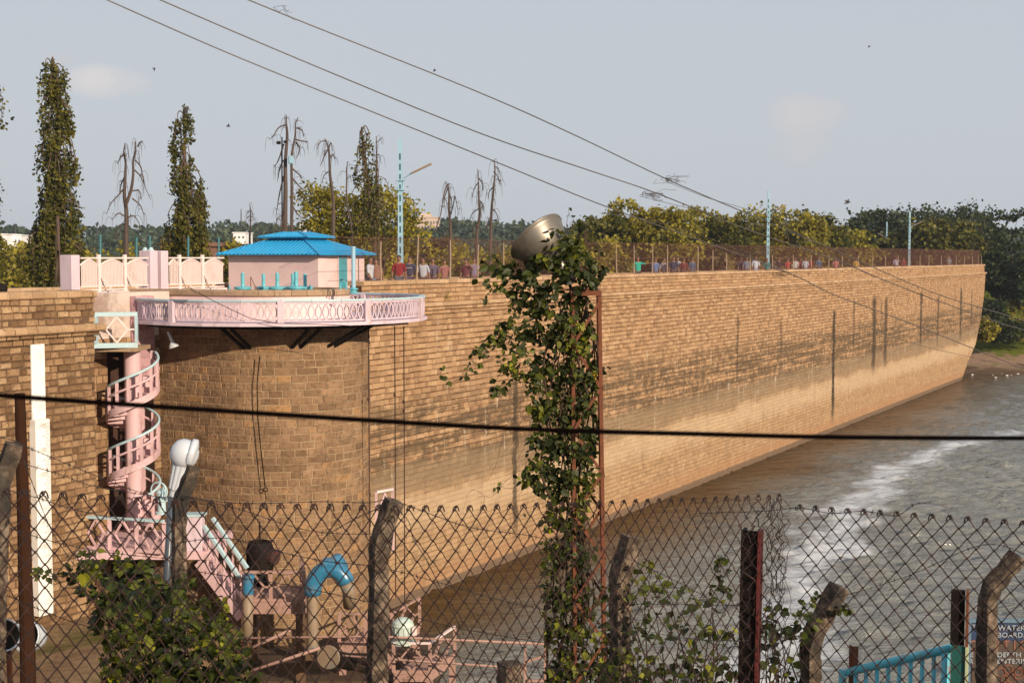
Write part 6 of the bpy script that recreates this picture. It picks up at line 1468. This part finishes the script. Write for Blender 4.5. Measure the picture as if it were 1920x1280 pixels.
# leafy broad trees near the first pole
def spread_tree(px, ytop, ybot, wpx, D, label, seed, mat='leaf_olive', dens=1.0, lsize=.22, name='broadleaf_tree', group=None, spread=None, shell=.45, zbase=-2.2, bark='bark', nc=None, cut=-.6, depth=1.0, k=12):
    top, bot = P(px, ytop, D), P(px, ybot, D); rx = wpx*D/FPX/2; rz = (top.z-bot.z)/2
    spread = spread or max(.28, rx*.13); nc = nc or int(46*dens)
    return broad_tree(name, Vector((top.x, D, zbase)), (top.x, D, (top.z+bot.z)/2), (rx, rx*depth, rz), nc, int(46*dens), spread, lsize, mat, label, 'tree', group, seed, bark, k, shell, cut)
G1 = 'leafy trees just behind the dam'
spread_tree(600, 325, 470, 80, 84, 'light feathery green tree between the bare trees', 61, 'leaf_olive', 1.15, .17, group=G1, spread=.32)
spread_tree(648, 365, 480, 120, 83, 'mid-height yellow-green tree behind the blue roof', 62, 'leaf_olive', 1.15, .19, group=G1, spread=.4)
spread_tree(718, 345, 490, 130, 82, 'fullest yellow-green tree around the first light pole', 63, 'leaf_olive', 1.35, .19, group=G1, spread=.42)
# low scrub behind the walkway: individually built bushes
sc = [(-10, 445, 130), (45, 452, 90), (95, 440, 120), (150, 470, 120), (215, 462, 110), (275, 470, 90), (330, 455, 110), (385, 450, 100), (425, 455, 80), (480, 450, 90), (560, 445, 90), (640, 430, 90), (690, 440, 90), (770, 432, 110), (825, 445, 90), (870, 452, 100), (925, 455, 90), (975, 450, 90), (1020, 452, 90), (1070, 445, 90), (1120, 440, 100)]
for i, (px, yt, w) in enumerate(sc):
    D = 96+(i*37 % 40); rx = w*D/FPX/2*1.25; top = P(px, yt, D); mt = 'leaf_brown' if i % 4 == 2 else 'leaf_olive'
    ctr = (top.x, D, (top.z-2.2)/2-.4); g = empty('scrub_bush', (top.x, D, -2.2), 'olive green scrub bush behind the dam, number %d from the left' % (i+1), 'bush', 'scrub bushes behind the dam')
    pts, cc = crown_points(ctr, (rx, rx, (top.z+2.2)/2+.3), 60, 42, rx*.14, 300+i, .6, -.9); mb = MB(); leaves(mb, pts, .3, .1, 1, rs=np.random.default_rng(i)); mb.build('foliage', M[mt], g)
    mb = MB(); limbs(mb, (top.x, D, -2.2), (top.x, D, -.6), cc, .1, i, 8); mb.build('stems', M['bark'], g)
# tree row behind the fence on the right half
tr = [(1128, 402, 110, 135, 'leaf_ashoka'), (1185, 378, 130, 140, 'leaf_olive'), (1245, 393, 130, 138, 'leaf_olive'), (1305, 392, 120, 150, 'leaf_olive'), (1365, 408, 120, 145, 'leaf_ashoka'), (1415, 396, 130, 155, 'leaf_olive'), (1478, 391, 130, 150, 'leaf_olive'), (1530, 405, 120, 160, 'leaf_ashoka'), (1578, 432, 110, 170, 'leaf_olive')]
names = ['first', 'second', 'third', 'fourth', 'fifth', 'sixth', 'seventh', 'eighth', 'ninth']
for i, (px, yt, w, D, mt) in enumerate(tr):
    rx = w*D/FPX/2*1.15; top = P(px, yt+2, D)
    broad_tree('broadleaf_tree', Vector((top.x, D, -2.2)), (top.x, D, top.z/2-.2), (rx, rx, top.z/2+.4), 95, 60, rx*.115, .36, mt, 'round bushy yellow-green tree, %s from the left in the row above the brown netting' % names[i], 'tree', 'row of bushy trees beyond the walkway fence', 400+i, 'bark', 14, .6, -.9)
dk = [(1650, 392, 120, 215, 'leaf_dark', 'dark dense tree with an irregular crown, left end of the dark group'), (1735, 384, 150, 235, 'leaf_dark', 'dark dense tree in the middle of the dark group'), (1815, 395, 120, 205, 'leaf_dark', 'dark dense tree at the right end of the dark group above the dam end'), (1760, 412, 120, 175, 'leaf_ashoka', 'lighter green rounded tree in front of the dark group'), (1690, 445, 110, 178, 'leaf_ashoka', 'low light green tree left of the rounded one by the netting'), (1825, 440, 70, 185, 'leaf_ashoka', 'small olive tree just above the far end of the dam')]
for i, (px, yt, w, D, mt, lb) in enumerate(dk):
    rx = w*D/FPX/2*1.1; top = P(px, yt+4, D)
    broad_tree('broadleaf_tree', Vector((top.x, D, -2.2)), (top.x, D, top.z*.5), (rx, rx, top.z*.5+.3), 100, 62, rx*.12, .5, mt, lb, 'tree', 'trees at the far end of the dam', 450+i, 'bark', 14, .55, -.8)
# wispy tree and dark bank trees at the right
spread_tree(1840, 378, 470, 110, 190, 'wispy open-crowned tree against the sky above the dam end', 470, 'leaf_dark', .55, .38, zbase=-4, spread=.55, shell=.2)
for i, (px, yt, yb, w, D, lb) in enumerate(((1905, 392, 590, 110, 172, 'tall dark tree at the right edge above the bank'), (1975, 380, 580, 130, 185, 'dark tree mostly outside the right edge'), (1872, 470, 560, 60, 168, 'dark tree just beyond the end of the dam wall'), (1945, 470, 600, 90, 165, 'dark spreading tree low at the right edge'))):
    spread_tree(px, yt, yb, w, D, lb, 480+i, 'leaf_dark', 1.5, .42, zbase=-5.5, group='dark trees on the far bank', cut=-.8, spread=w*D/FPX*.06)
for i, (px, yt, yb, w, D, mt) in enumerate(((1862, 560, 625, 60, 160, 'leaf_dark'), (1905, 555, 622, 80, 166, 'leaf_olive'), (1845, 590, 640, 40, 150, 'leaf_olive'), (1885, 600, 640, 70, 155, 'leaf_dark'), (1935, 595, 640, 80, 157, 'leaf_olive'), (1990, 580, 640, 80, 160, 'leaf_olive'))):
    top, bot = P(px, yt, D), P(px, yb, D); rx = w*D/FPX/2*1.2; g = empty('bank_bush', bot, 'leafy bush on the grassy far bank, number %d from the dam end' % (i+1), 'bush', 'bushes on the far bank')
    pts, cc = crown_points(((top.x), D, (top.z+bot.z)/2), (rx, rx, (top.z-bot.z)/2), 50, 50, rx*.13, 500+i, .5, -.9); mb = MB(); leaves(mb, pts, .3, .1, 1, rs=np.random.default_rng(i+40)); mb.build('foliage', M[mt], g)
# far wood on the ridge (one mass)
rf_ = np.random.default_rng(77); mb = MB(); allp = []
for i in range(900):
    az = rf_.uniform(-.47, .45); b = rf_.uniform(0, .34); x, y, z = ridge((az+.50)/1.15, b); r_ = rf_.uniform(2.2, 4.6); m = 46
    d = rf_.normal(size=(m, 3)); d /= np.linalg.norm(d, axis=1)[:, None]; d[:, 2] = np.abs(d[:, 2]); allp.append(np.array([x, y, z+.4])+d*r_*np.array([1, 1, .75])*rf_.uniform(.75, 1.1, (m, 1)))
leaves(mb, np.concatenate(allp), 1.7, .1, 1, rs=rf_); o = mb.build('far_woodland', M['leaf_far']); o['kind'] = 'stuff'; o['label'] = 'distant green wood covering the low ridge'
mb = MB(); allp = []
for i in range(700):
    az = rf_.uniform(-.42, .40); y = rf_.uniform(130, 330); x = az*y; r_ = rf_.uniform(1.2, 2.8); m = 40
    if (x-W0.x)*NX+(y-W0.y)*NY > -14: continue
    d = rf_.normal(size=(m, 3)); d /= np.linalg.norm(d, axis=1)[:, None]; d[:, 2] = np.abs(d[:, 2]); allp.append(np.array([x, y, -1.8])+d*r_*np.array([1.2, 1.2, 1.3]))
leaves(mb, np.concatenate(allp), .8, .1, 1, rs=rf_); o = mb.build('scrubland', M['leaf_brown']); o['kind'] = 'stuff'; o['label'] = 'low brownish scrub between the dam and the far ridge'

# ------------------------------------------------------------------ far buildings
def building(px0, px1, y0, y1, D, mat, label, floors=3, cols=8, extra=None, depth=12):
    a, b = P(px0, y1, D), P(px1, y1, D); zt_ = P(px0, y0, D).z; w = b.x-a.x; h = zt_-a.z+2; c = Vector(((a.x+b.x)/2, D+depth/2, a.z-2+h/2))
    g = empty('building', (c.x, c.y, c.z-h/2), label, 'building'); mb = MB(); mb.box(c, (w, depth, h)); mb.build('wall', M[mat], g)
    mb = MB(); mb.box((c.x, c.y, c.z+h/2+.15), (w+.5, depth+.5, .3)); mb.build('roof', M[mat], g)
    for f in range(floors):
        for k in range(cols):
            mb = MB(); zz = zt_-.9-(f+.5)*(zt_-a.z-.6)/floors; mb.box((a.x+w*(k+.5)/cols, D-.03, zz), (w/cols*.45, .1, (zt_-a.z)/floors*.45)); mb.build('window', M['window'], g)
    for (e0, e1, ey) in extra or []:
        p0, p1 = P(e0, ey, D+3), P(e1, ey, D+3); mb = MB(); mb.box(((p0.x+p1.x)/2, D+6, (p0.z+zt_)/2), (p1.x-p0.x, 6, p0.z-zt_)); mb.build('roof_block', M[mat], g)
building(778, 822, 408, 428, 470, 'beige', 'large pinkish beige institutional block on the far ridge', 2, 8, [(788, 808, 400)])
building(757, 778, 415, 428, 476, 'beige', 'low wing of the beige block on the far ridge', 1, 4)
building(-12, 12, 440, 455, 400, 'whitewash', 'white house at the left edge in front of the ridge', 2, 3)
building(12, 40, 442, 454, 405, 'whitewash', 'white house just right of the one at the left edge', 1, 4)
building(437, 460, 437, 445, 430, 'whitewash', 'small white house on the ridge above the blue roof', 1, 3)
building(562, 580, 418, 430, 440, 'whitewash', 'pale house half hidden behind the tall dead tree', 1, 2)
building(388, 405, 462, 482, 110, 'brickred', 'small brown brick hut behind the white fence', 1, 2, depth=3)
for px, y0_, y1_, D, lb in ((28, 424, 440, 410, 'thin far mast at the left end of the ridge'), (182, 422, 440, 440, 'thin far mast right of the tallest leafy tree'), (452, 392, 432, 430, 'tall thin far mast left of the small dead tree'), (441, 417, 434, 430, 'short far mast next to a tall one'), (498, 420, 435, 430, 'short far mast right of the small dead tree')):
    mb = MB(); mb.tube([P(px, y1_, D), P(px, y0_, D)], [.22, .12], 4); tag(mb.build('radio_mast', M['bird']), lb, 'mast')

# ------------------------------------------------------------------ walkway: fence on the parapet, lamp poles, people
wf = empty('walkway_fence', WP(40, ZC, -.3), 'rusty netting fence on pale leaning posts along the top of the dam', 'fence')
netH = 1.42; OFN = -.28; tN0, tN1 = -5.5, T_END-.6
mb = MB(); step_ = .075; r_ = .0022; nst_ = int((tN1-tN0)/step_); V = []; Fq = []
base_t = tN0+np.arange(nst_)*step_
for sgn in (-1, 1):
    ta = base_t; tb_ = base_t+sgn*netH
    m_ok = (tb_ > tN0) & (tb_ < tN1); ta, tb_ = ta[m_ok], tb_[m_ok]; n_ = len(ta)
    for k, (tt, zz) in enumerate(((ta, np.full(n_, ZC+.02)), (tb_, np.full(n_, ZC+netH)))): pass
    quadv = []
    for (tt, zz) in ((ta, ZC+.02), (tb_, ZC+netH)):
        for (dt, do) in ((-r_*1.4, 0), (0, -r_), (r_*1.4, 0), (0, r_)):
            quadv.append(np.stack([W0.x+UX*(tt+dt)+NX*(OFN+do), W0.y+UY*(tt+dt)+NY*(OFN+do), np.full(n_, zz)], 1))
    Vv = np.stack(quadv, 1).reshape(-1, 3); idx = np.arange(n_)[:, None]*8
    Fc = np.concatenate([idx+np.array([[i, (i+1) % 4, (i+1) % 4+4, i+4]]) for i in range(4)], 0); mb.arr(Vv, Fc)
mb.build('netting', M['net'], wf)
mb = MB()
for zz in (ZC+.03, ZC+netH*.52, ZC+netH): mb.bar(WP(tN0, zz, OFN), WP(tN1, zz, OFN), .012, .012)
mb.build('line_wire', M['net'], wf)
pp = [(713, 452, 0), (780, 440, 6), (842, 450, 2), (895, 458, 2), (943, 455, 0), (1010, 458, 1), (1065, 458, 1), (1155, 458, -3), (1188, 460, -2), (1222, 462, 0), (1250, 460, 0), (1307, 462, 1), (1335, 468, 1), (1361, 475, -2), (1405, 478, 0), (1447, 479, -1), (1486, 478, -1), (1520, 478, 0), (1553, 480, 0), (1578, 480, 0), (1608, 480, 0), (1635, 481, 0), (1659, 480, -1), (1683, 480, 0), (1704, 481, -1), (1724, 482, 0), (1740, 481, 0), (1764, 482, 0), (1778, 480, 0), (1792, 481, 0), (1807, 481, 0), (1822, 482, 0), (1833, 483, 0), (1839, 480, 0)]
for px, yt, ln in pp:
    t, z = wall_t(px, 515, OFN); zt_ = P(px, yt, WP(t, 0, OFN).y).z
    a = WP(t+random.uniform(-.02, .02), ZC-.02, OFN+.03); b = WP(t+ln*.02, max(zt_, ZC+.9), OFN+.03); mb = MB(); mb.tube([a, (a+b)/2+Vector((random.gauss(0, .015), 0, 0)), b], [.032, .029, .024], 6); mb.build('post', M['palepost'], wf)
    if ln >= 0 and len(pp) and px % 3 == 0:
        mb = MB(); c2 = a+(b-a)*.55; mb.tube([c2, a+U*.35-N*.05], .018, 5); mb.build('brace', M['rustdark'], wf)
def lamp_pole(px, ytop, Dp, label, arm=True, sgn=1):
    top = P(px, ytop, Dp); zb = -.02 if Dp < 175 else -2.2; H = top.z-zb; c = Vector((top.x, Dp, zb)); g = empty('lamp_pole', c, label, 'lamp pole', 'pale blue lamp poles on the dam')
    mb = MB(); w0, w1 = .25, .14; vs = []
    for z, w in ((zb, w0), (top.z, w1)):
        for i, j in ((-1, -1), (1, -1), (1, 1), (-1, 1)): vs.append((top.x+i*w/2, Dp+j*w*.4, z))
    mb.add(vs, [(0, 3, 2, 1), (4, 5, 6, 7), (0, 1, 5, 4), (1, 2, 6, 5), (2, 3, 7, 6), (3, 0, 4, 7)]); mb.build('shaft', M['pole'], g)
    mb = MB(); z = zb+2.0
    while z < top.z-.4:
        if (z-zb)/H < .47 or (z-zb)/H > .68 or True:
            w = w0+(w1-w0)*(z-zb)/H; mb.box((top.x, Dp-w*.4-.003, z), (.06, .012, .26))
        z += .42
    mb.build('slots', M['poleslot'], g)
    if arm:
        za = zb+H*.755; mb = MB(); s0 = Vector((top.x+sgn*.12, Dp, za-.05)); s1 = Vector((top.x+sgn*.5, Dp-.1, za+.18)); mb.tube([s0+Zv*-.5, s0, s1], .03, 6); mb.box((top.x, Dp, za-.12), (.36, .3, .05)); mb.box((top.x, Dp, za-.5), (.36, .3, .05)); mb.build('arm', M['pole'], g)
        mb = MB(); d_ = Vector((sgn*.9, -.1, .42)).normalized(); e2 = Vector((0, 1, 0)); e2 = (e2-d_*e2.dot(d_)).normalized(); e3 = d_.cross(e2); mb.bbox(s1+d_*.42, (.9, .24, .07), (d_, e2, e3), .02); mb.build('lamp_head', M['palepost'], g)
    return g
lamp_pole(750, 258, 58, 'nearest and tallest pale blue slotted lamp pole, right of the pump house')
lamp_pole(1441, 357, 104, 'middle pale blue lamp pole above the brown netting')
lamp_pole(1706, 397, 154, 'pale blue lamp pole near the far end of the dam', True)
lamp_pole(1663, 416, 196, 'thin far lamp pole seen against the dark trees', True, -1)
# teal fence posts on the dry side
for i, (px, yt) in enumerate(((188, 440), (256, 445), (281, 442), (353, 444), (410, 445))):
    Dq = 52+i*1.5; a, b = P(px, 540, Dq), P(px, yt, Dq); a.z = -.02; mb = MB(); mb.tube([a, b], .045, 8)
    for z in (1.0, 1.9): mb.lathe((a.x, a.y, z), [(.055, -.02), (.055, .02)], 8)
    tag(mb.build('teal_post', M['tealdark']), 'slender teal post behind the white picket fence, %s of five' % ['first from the left', 'second from the left', 'third from the left', 'fourth from the left', 'last'][i], 'post', 'teal posts on the far side of the walkway')
c = P(2, 550, 36.5); g = empty('black_spotlight', c, 'black round spotlight on the rubble wall at the left edge', 'spotlight'); mb = MB(); mb.lathe(c+Zv*.12, [(.05, -.16), (.13, -.1), (.15, .08), (.17, .1), (.17, .12)], 16, Vector((-.9, -.3, .15))); mb.build('housing', M['blackiron'], g); mb = MB(); mb.bar((c.x, c.y, c.z-.2), (c.x, c.y, c.z+.12), .04, .04); mb.build('bracket', M['blackiron'], g)
for k, (pts, lb) in enumerate((([(104, 535), (110, 470)], 'left one of two leaning props behind the left wall'), ([(112, 535), (110, 470), (108, 405)], 'tall thin prop behind the left wall beside the mast tree'))):
    cable('prop_pole', [P(x, y, 45) for x, y in pts], .05, M['bark'], lb, 'pole', 'thin props behind the left wall')

# people: one continuous skinned body per pose, clothes as children
POSES = {}
def skin_mesh(name, nodes, edges, root, levels=2):
    me = bpy.data.meshes.new(name); me.from_pydata([n_[0] for n_ in nodes], edges, []); o = bpy.data.objects.new(name, me); COL.objects.link(o)
    sk = o.modifiers.new('s', 'SKIN'); sk.use_smooth_shade = True; sv = me.skin_vertices[0].data if me.skin_vertices else None
    if sv is None:
        bpy.context.view_layer.objects.active = o; me.skin_vertices if False else None
    for i, n_ in enumerate(nodes): me.skin_vertices[0].data[i].radius = n_[1] if isinstance(n_[1], tuple) else (n_[1], n_[1])
    me.skin_vertices[0].data[root].use_root = True
    sb = o.modifiers.new('b', 'SUBSURF'); sb.levels = levels; sb.render_levels = levels
    dg = bpy.context.evaluated_depsgraph_get(); dg.update(); m2 = bpy.data.meshes.new_from_object(o.evaluated_get(dg)); bpy.data.objects.remove(o); m2.name = name; m2.materials.clear()
    return m2
def person_nodes(pose):
    """returns body nodes (pos, radius); x right, y back, person faces -y"""
    s_ = {'walk': (.24, -.20), 'stand': (.02, -.02), 'point': (.03, -.03), 'raise': (.03, -.03), 'side': (.22, -.22)}[pose]
    n = [((0, 0, .95), (.15, .11)), ((0, 0, 1.12), (.135, .095)), ((0, 0, 1.30), (.165, .105)), ((0, 0, 1.42), (.10, .08)), ((0, -.01, 1.50), .052), ((0, -.015, 1.565), (.070, .082)), ((0, -.01, 1.65), (.078, .092)), ((0, 0, 1.70), (.05, .055))]
    e = [(0, 1), (1, 2), (2, 3), (3, 4), (4, 5), (5, 6), (6, 7)]
    def add(p, r, par): n.append((p, r)); e.append((par, len(n)-1)); return len(n)-1
    for sx_, f in ((-1, s_[0]), (1, s_[1])):
        h = add((sx_*.09, 0, .88), .088, 0); k = add((sx_*.10, -f*.55-.02, .50), .058, h); a = add((sx_*.10, -f+.05*(f < 0), .09), .040, k); add((sx_*.11, -f-.14, .04), .034, a)
    for sx_ in (-1, 1):
        sh_ = add((sx_*.185, 0, 1.38), .056, 3)
        if pose == 'point' and sx_ == 1: el = add((sx_*.42, -.08, 1.36), .040, sh_); wr = add((sx_*.66, -.14, 1.40), .028, el)
        elif pose == 'raise' and sx_ == 1: el = add((sx_*.36, -.12, 1.28), .042, sh_); wr = add((sx_*.22, -.24, 1.50), .028, el)
        else:
            sw = .14*sx_ if pose in ('walk', 'side') else .03; el = add((sx_*.245, sw*.4, 1.12), .042, sh_); wr = add((sx_*.25, -.08+sw, .88), .028, el)
        add(tuple(np.array(n[wr][0])+(np.array(n[wr][0])-np.array(n[el][0]))*.30), .030, wr)
    return n, e
def cloth_mesh(pose, part):
    n, e = person_nodes(pose)
    if part == 'shirt': keep = [0, 1, 2, 3]+[i for i in range(8, len(n)) if i >= 16 and (i-16) % 4 in (0, 1)]; grow = 1.16
    else: keep = [0, 8, 9, 10, 12, 13, 14]; grow = 1.18
    mp_ = {k: i for i, k in enumerate(keep)}
    nn = [(n[k][0], tuple(x*grow for x in (n[k][1] if isinstance(n[k][1], tuple) else (n[k][1],)*2))) for k in keep]
    if part == 'shirt': nn[0] = ((0, 0, .90), (.17, .125))
    else: nn[0] = ((0, 0, .93), (.155, .118))
    ee = [(mp_[a], mp_[b]) for a, b in e if a in mp_ and b in mp_]
    return skin_mesh(part, nn, ee, 0)
def skin_ok():
    me = bpy.data.meshes.new('t'); me.from_pydata([(0, 0, 0), (0, 0, 1)], [(0, 1)], []); o = bpy.data.objects.new('t', me); COL.objects.link(o); o.modifiers.new('s', 'SKIN')
    return len(me.skin_vertices) > 0
def make_pose(pose):
    n, e = person_nodes(pose); body = skin_mesh('body', n, e, 0); shirt = cloth_mesh(pose, 'shirt'); tr_ = cloth_mesh(pose, 'trousers')
    mb = MB(); mb.blob((0, .018, 1.672), (.088, .098, .075), 10); h_ = mb.build('hair', None); hm = h_.data
    co = np.zeros(len(hm.vertices)*3, dtype=np.float32); hm.vertices.foreach_get('co', co); co = co.reshape(-1, 3)+np.array(h_['_o'], dtype=np.float32); hm.vertices.foreach_set('co', co.ravel()); bpy.data.objects.remove(h_)
    mb = MB(); mb.blob((-.03, -.088, 1.60), .009, 6); mb.blob((.03, -.088, 1.60), .009, 6); mb.tube([(0, -.083, 1.60), (0, -.105, 1.565), (0, -.085, 1.555)], [.008, .014, .008], 6); f_ = mb.build('face_features', None); fm = f_.data
    co = np.zeros(len(fm.vertices)*3, dtype=np.float32); fm.vertices.foreach_get('co', co); co = co.reshape(-1, 3)+np.array(f_['_o'], dtype=np.float32); fm.vertices.foreach_set('co', co.ravel()); bpy.data.objects.remove(f_)
    mb = MB()
    for sx_ in (-1, 1):
        wi = [i for i in range(len(n)) if abs(n[i][0][0]*sx_) > .2 and i >= 16 and (i-16) % 4 == 3 and n[i][0][0]*sx_ > 0]
        if wi:
            hnd = Vector(n[wi[0]][0]); wr_ = Vector(n[wi[0]-1][0]); d_ = (hnd-wr_).normalized(); s2 = d_.cross(Vector((1, .2, .1))).normalized()
            for q_, L in ((-.024, .062), (-.008, .074), (.008, .07), (.024, .055)): mb.tube([hnd+s2*q_, hnd+s2*q_+d_*L*.55, hnd+s2*q_*1.1+d_*L+Vector((0, -.012, 0))], [.0095, .0085, .006], 5)
            mb.tube([wr_+s2*.018+d_*.03, wr_+s2*.05+d_*.06, wr_+s2*.058+d_*.095], [.011, .010, .007], 5)
    f_ = mb.build('fingers', None); gm = f_.data
    co = np.zeros(len(gm.vertices)*3, dtype=np.float32); gm.vertices.foreach_get('co', co); co = co.reshape(-1, 3)+np.array(f_['_o'], dtype=np.float32); gm.vertices.foreach_set('co', co.ravel()); bpy.data.objects.remove(f_)
    POSES[pose] = (body, shirt, tr_, hm, fm, gm)
for ps in ('walk', 'stand', 'point', 'raise', 'side'): make_pose(ps)
for tup in POSES.values():
    for me_, mt in zip(tup, ('skin', None, None, 'hair', 'skin', 'skin')):
        me_.materials.clear(); me_.materials.append(M[mt] if mt else cloth((.5, .5, .5)))
def person(px, back, pose, rz, shirt, trouser, label, scale=1.0, hair='hair'):
    """stands on the walkway, `back` metres behind the dam face"""
    t, _ = wall_t(px, 500, -back); c = WP(t, -.02, -back); g = empty('person', c, label, 'person', 'people on the dam walkway'); g.rotation_euler.z = rz; g.scale = (scale,)*3; g['_o'] = [0, 0, 0]
    body, sm, tm, hm, fm, gm = POSES[pose]
    for nm, me_, mt in (('body', body, None), ('shirt', sm, cloth(shirt)), ('trousers', tm, cloth(trouser)), ('hair', hm, None), ('face_features', fm, None), ('hand_fingers', gm, None)):
        o = bpy.data.objects.new(nm, me_); COL.objects.link(o); o.parent = g
        if mt: o.material_slots[0].link = 'OBJECT'; o.material_slots[0].material = mt
    return g
jean = (.05, .08, .13); blk = (.02, .02, .025)
PL = [(694, 2.6, 'side', 1.2, (.5, .5, .55), (.12, .2, .28), 'person in white t-shirt and blue jeans walking beside the pump house', 1.0), (705, 3.2, 'walk', 0, (.28, .14, .10), (.1, .05, .05), 'child in brown top walking beside the person in white', .96),
      (748, 3.0, 'stand', .1, (.22, .012, .02), (.05, .09, .13), 'person in dark red t-shirt standing at the foot of the first lamp pole', 1.03), (768.5, 3.0, 'stand', -.1, (.03, .04, .08), (.04, .06, .1), 'person in navy t-shirt with a pale chest print', 1.01),
      (793, 3.0, 'stand', 0, (.42, .43, .48), (.03, .035, .06), 'person in light grey shirt standing between two in dark shirts', .98), (811.5, 3.0, 'walk', .2, (.10, .08, .13), (.03, .03, .05), 'person in dark purple shirt right of the one in light grey', .97),
      (833, 3.4, 'stand', .3, (.30, .12, .11), (.15, .06, .06), 'person in dusty pink clothes left of a fence post', .93), (874, 3.4, 'raise', -.3, (.14, .035, .05), (.04, .03, .04), 'person in maroon top with one hand raised', .95), (889, 3.2, 'stand', .2, (.20, .16, .24), (.06, .05, .08), 'person in mauve shirt just left of the vine', .97),
      (1196, 3.2, 'point', 0, (.0, .42, .30), (.03, .04, .05), 'person in bright green t-shirt pointing to the right', 1.0), (1229, 3.4, 'walk', .3, (.10, .16, .32), (.05, .06, .12), 'person in blue and white checked shirt right of the one in green', .96), (1246, 3.4, 'walk', -.3, (.30, .27, .28), (.15, .10, .10), 'person in grey-brown shirt behind a leaning post', .96),
      (1263, 2.8, 'stand', .1, (.02, .03, .07), (.02, .02, .04), 'person in dark navy clothes in a close pair', 1.01), (1271, 4.0, 'side', -1, (.45, .47, .52), (.06, .07, .1), 'person in white sleeves half hidden behind the one in navy', 1.01), (1282, 3.6, 'stand', 0, (.14, .03, .03), (.04, .03, .03), 'person in maroon shirt right of the navy pair', .96),
      (1298, 3.4, 'walk', .4, (.06, .09, .16), (.03, .04, .07), 'person in dull blue shirt before a gap in the crowd', .97), (1390, 3.6, 'walk', .2, (.04, .035, .06), (.03, .03, .04), 'person in blackish clothes left of a white-capped one', .97), (1400, 3.2, 'stand', 0, (.16, .20, .27), (.05, .07, .1), 'person in blue-grey shirt with hands together', .98),
      (1417, 2.8, 'stand', .1, (.55, .58, .66), (.30, .34, .46), 'person all in white with a pale scarf near the middle lamp pole', 1.02), (1438, 3.2, 'walk', 0, (.02, .20, .20), (.02, .05, .06), 'person in dark teal top beside the middle lamp pole', .93), (1461, 3.2, 'stand', 0, (.03, .02, .03), (.02, .02, .03), 'person in black clothes right of the middle lamp pole', .98),
      (1477, 3.2, 'raise', .5, (.36, .05, .05), (.12, .02, .03), 'person in red dress with raised hand', .94), (1491, 3.2, 'stand', 0, (.50, .50, .50), (.05, .06, .1), 'person in white shirt right of the red dress', .97), (1501, 3.8, 'walk', 0, (.30, .03, .03), (.1, .02, .02), 'person in red top between two in white', .94), (1510, 3.2, 'stand', .2, (.42, .44, .52), (.2, .2, .3), 'person in pale blue-white clothes in the tight group', .97),
      (1519, 3.0, 'walk', 0, (.20, .015, .015), (.15, .01, .01), 'person in deep red clothes at the right of the tight group', .97), (1535, 3.4, 'stand', .3, (.05, .10, .17), (.03, .05, .09), 'person in slate blue clothes right of the deep red one', 1.0), (1567, 3.0, 'walk', 0, (.45, .16, .15), (.2, .08, .08), 'person in salmon pink clothes on the far walkway', .97),
      (1605, 3.0, 'stand', 0, (.50, .30, .04), (.1, .08, .05), 'person in yellow top on the far walkway', .95), (1680, 3.0, 'raise', 0, (.45, .40, .55), (.1, .08, .13), 'person in pale lilac top on the far walkway', 1.0), (1694, 3.2, 'walk', 0, (.20, .03, .03), (.08, .02, .02), 'person in dark red clothes beside the lilac one', .97), (1780, 3.2, 'walk', 0, (.16, .22, .28), (.05, .07, .1), 'furthest person, in grey-blue clothes', 1.0)]
for a in PL:
    g = person(*a[:7], scale=a[7])
    if a[0] == 768.5:
        mb = MB()
        for k in range(5): mb.box((-.09+k*.045, -.135, 1.30), (.03, .004, .035))
        o = mb.build('chest_print', M['lampw'], g)

# drifting litter along the far shore, fallen branch
R = random.Random(9)
for i in range(9):
    px = 1812+R.uniform(0, 108); c = PZ(px, 705+R.uniform(-5, 3), ZW+.06); mb = MB(); s_ = R.uniform(.06, .22); mb.bbox(c, (s_*1.5, s_, s_*.5), b=.04)
    tag(mb.build('shore_stone', M['palepost' if i % 2 else 'whitewash']), 'small pale stones along the waterline of the far bank', 'stone', 'pale stones on the far waterline')
# air
hz = NT('haze_air'); hz.t.nodes.remove(hz.b); pv = hz.n('ShaderNodeVolumePrincipled'); pv.inputs['Density'].default_value = .00022; pv.inputs['Color'].default_value = (.86, .90, .96, 1); pv.inputs['Anisotropy'].default_value = .3; hz.l(pv.outputs[0], hz.out.inputs['Volume'])
mb = MB(); mb.box((330, 440, 2), (1500, 940, 46)); o = mb.build('haze', hz.m); o['kind'] = 'stuff'; o['label'] = 'thin pale haze in the distance'
for o in [q_ for q_ in bpy.data.objects if q_.type == 'FONT']:
    dg = bpy.context.evaluated_depsgraph_get(); me = bpy.data.meshes.new_from_object(o.evaluated_get(dg)); o2 = bpy.data.objects.new(o.name.split('.')[0], me); COL.objects.link(o2)
    o2.parent = o.parent; o2.location = o.location; o2.rotation_euler = o.rotation_euler; o2.scale = o.scale; bpy.data.objects.remove(o)
for o in list(bpy.data.objects):
    if '_o' in o: del o['_o']
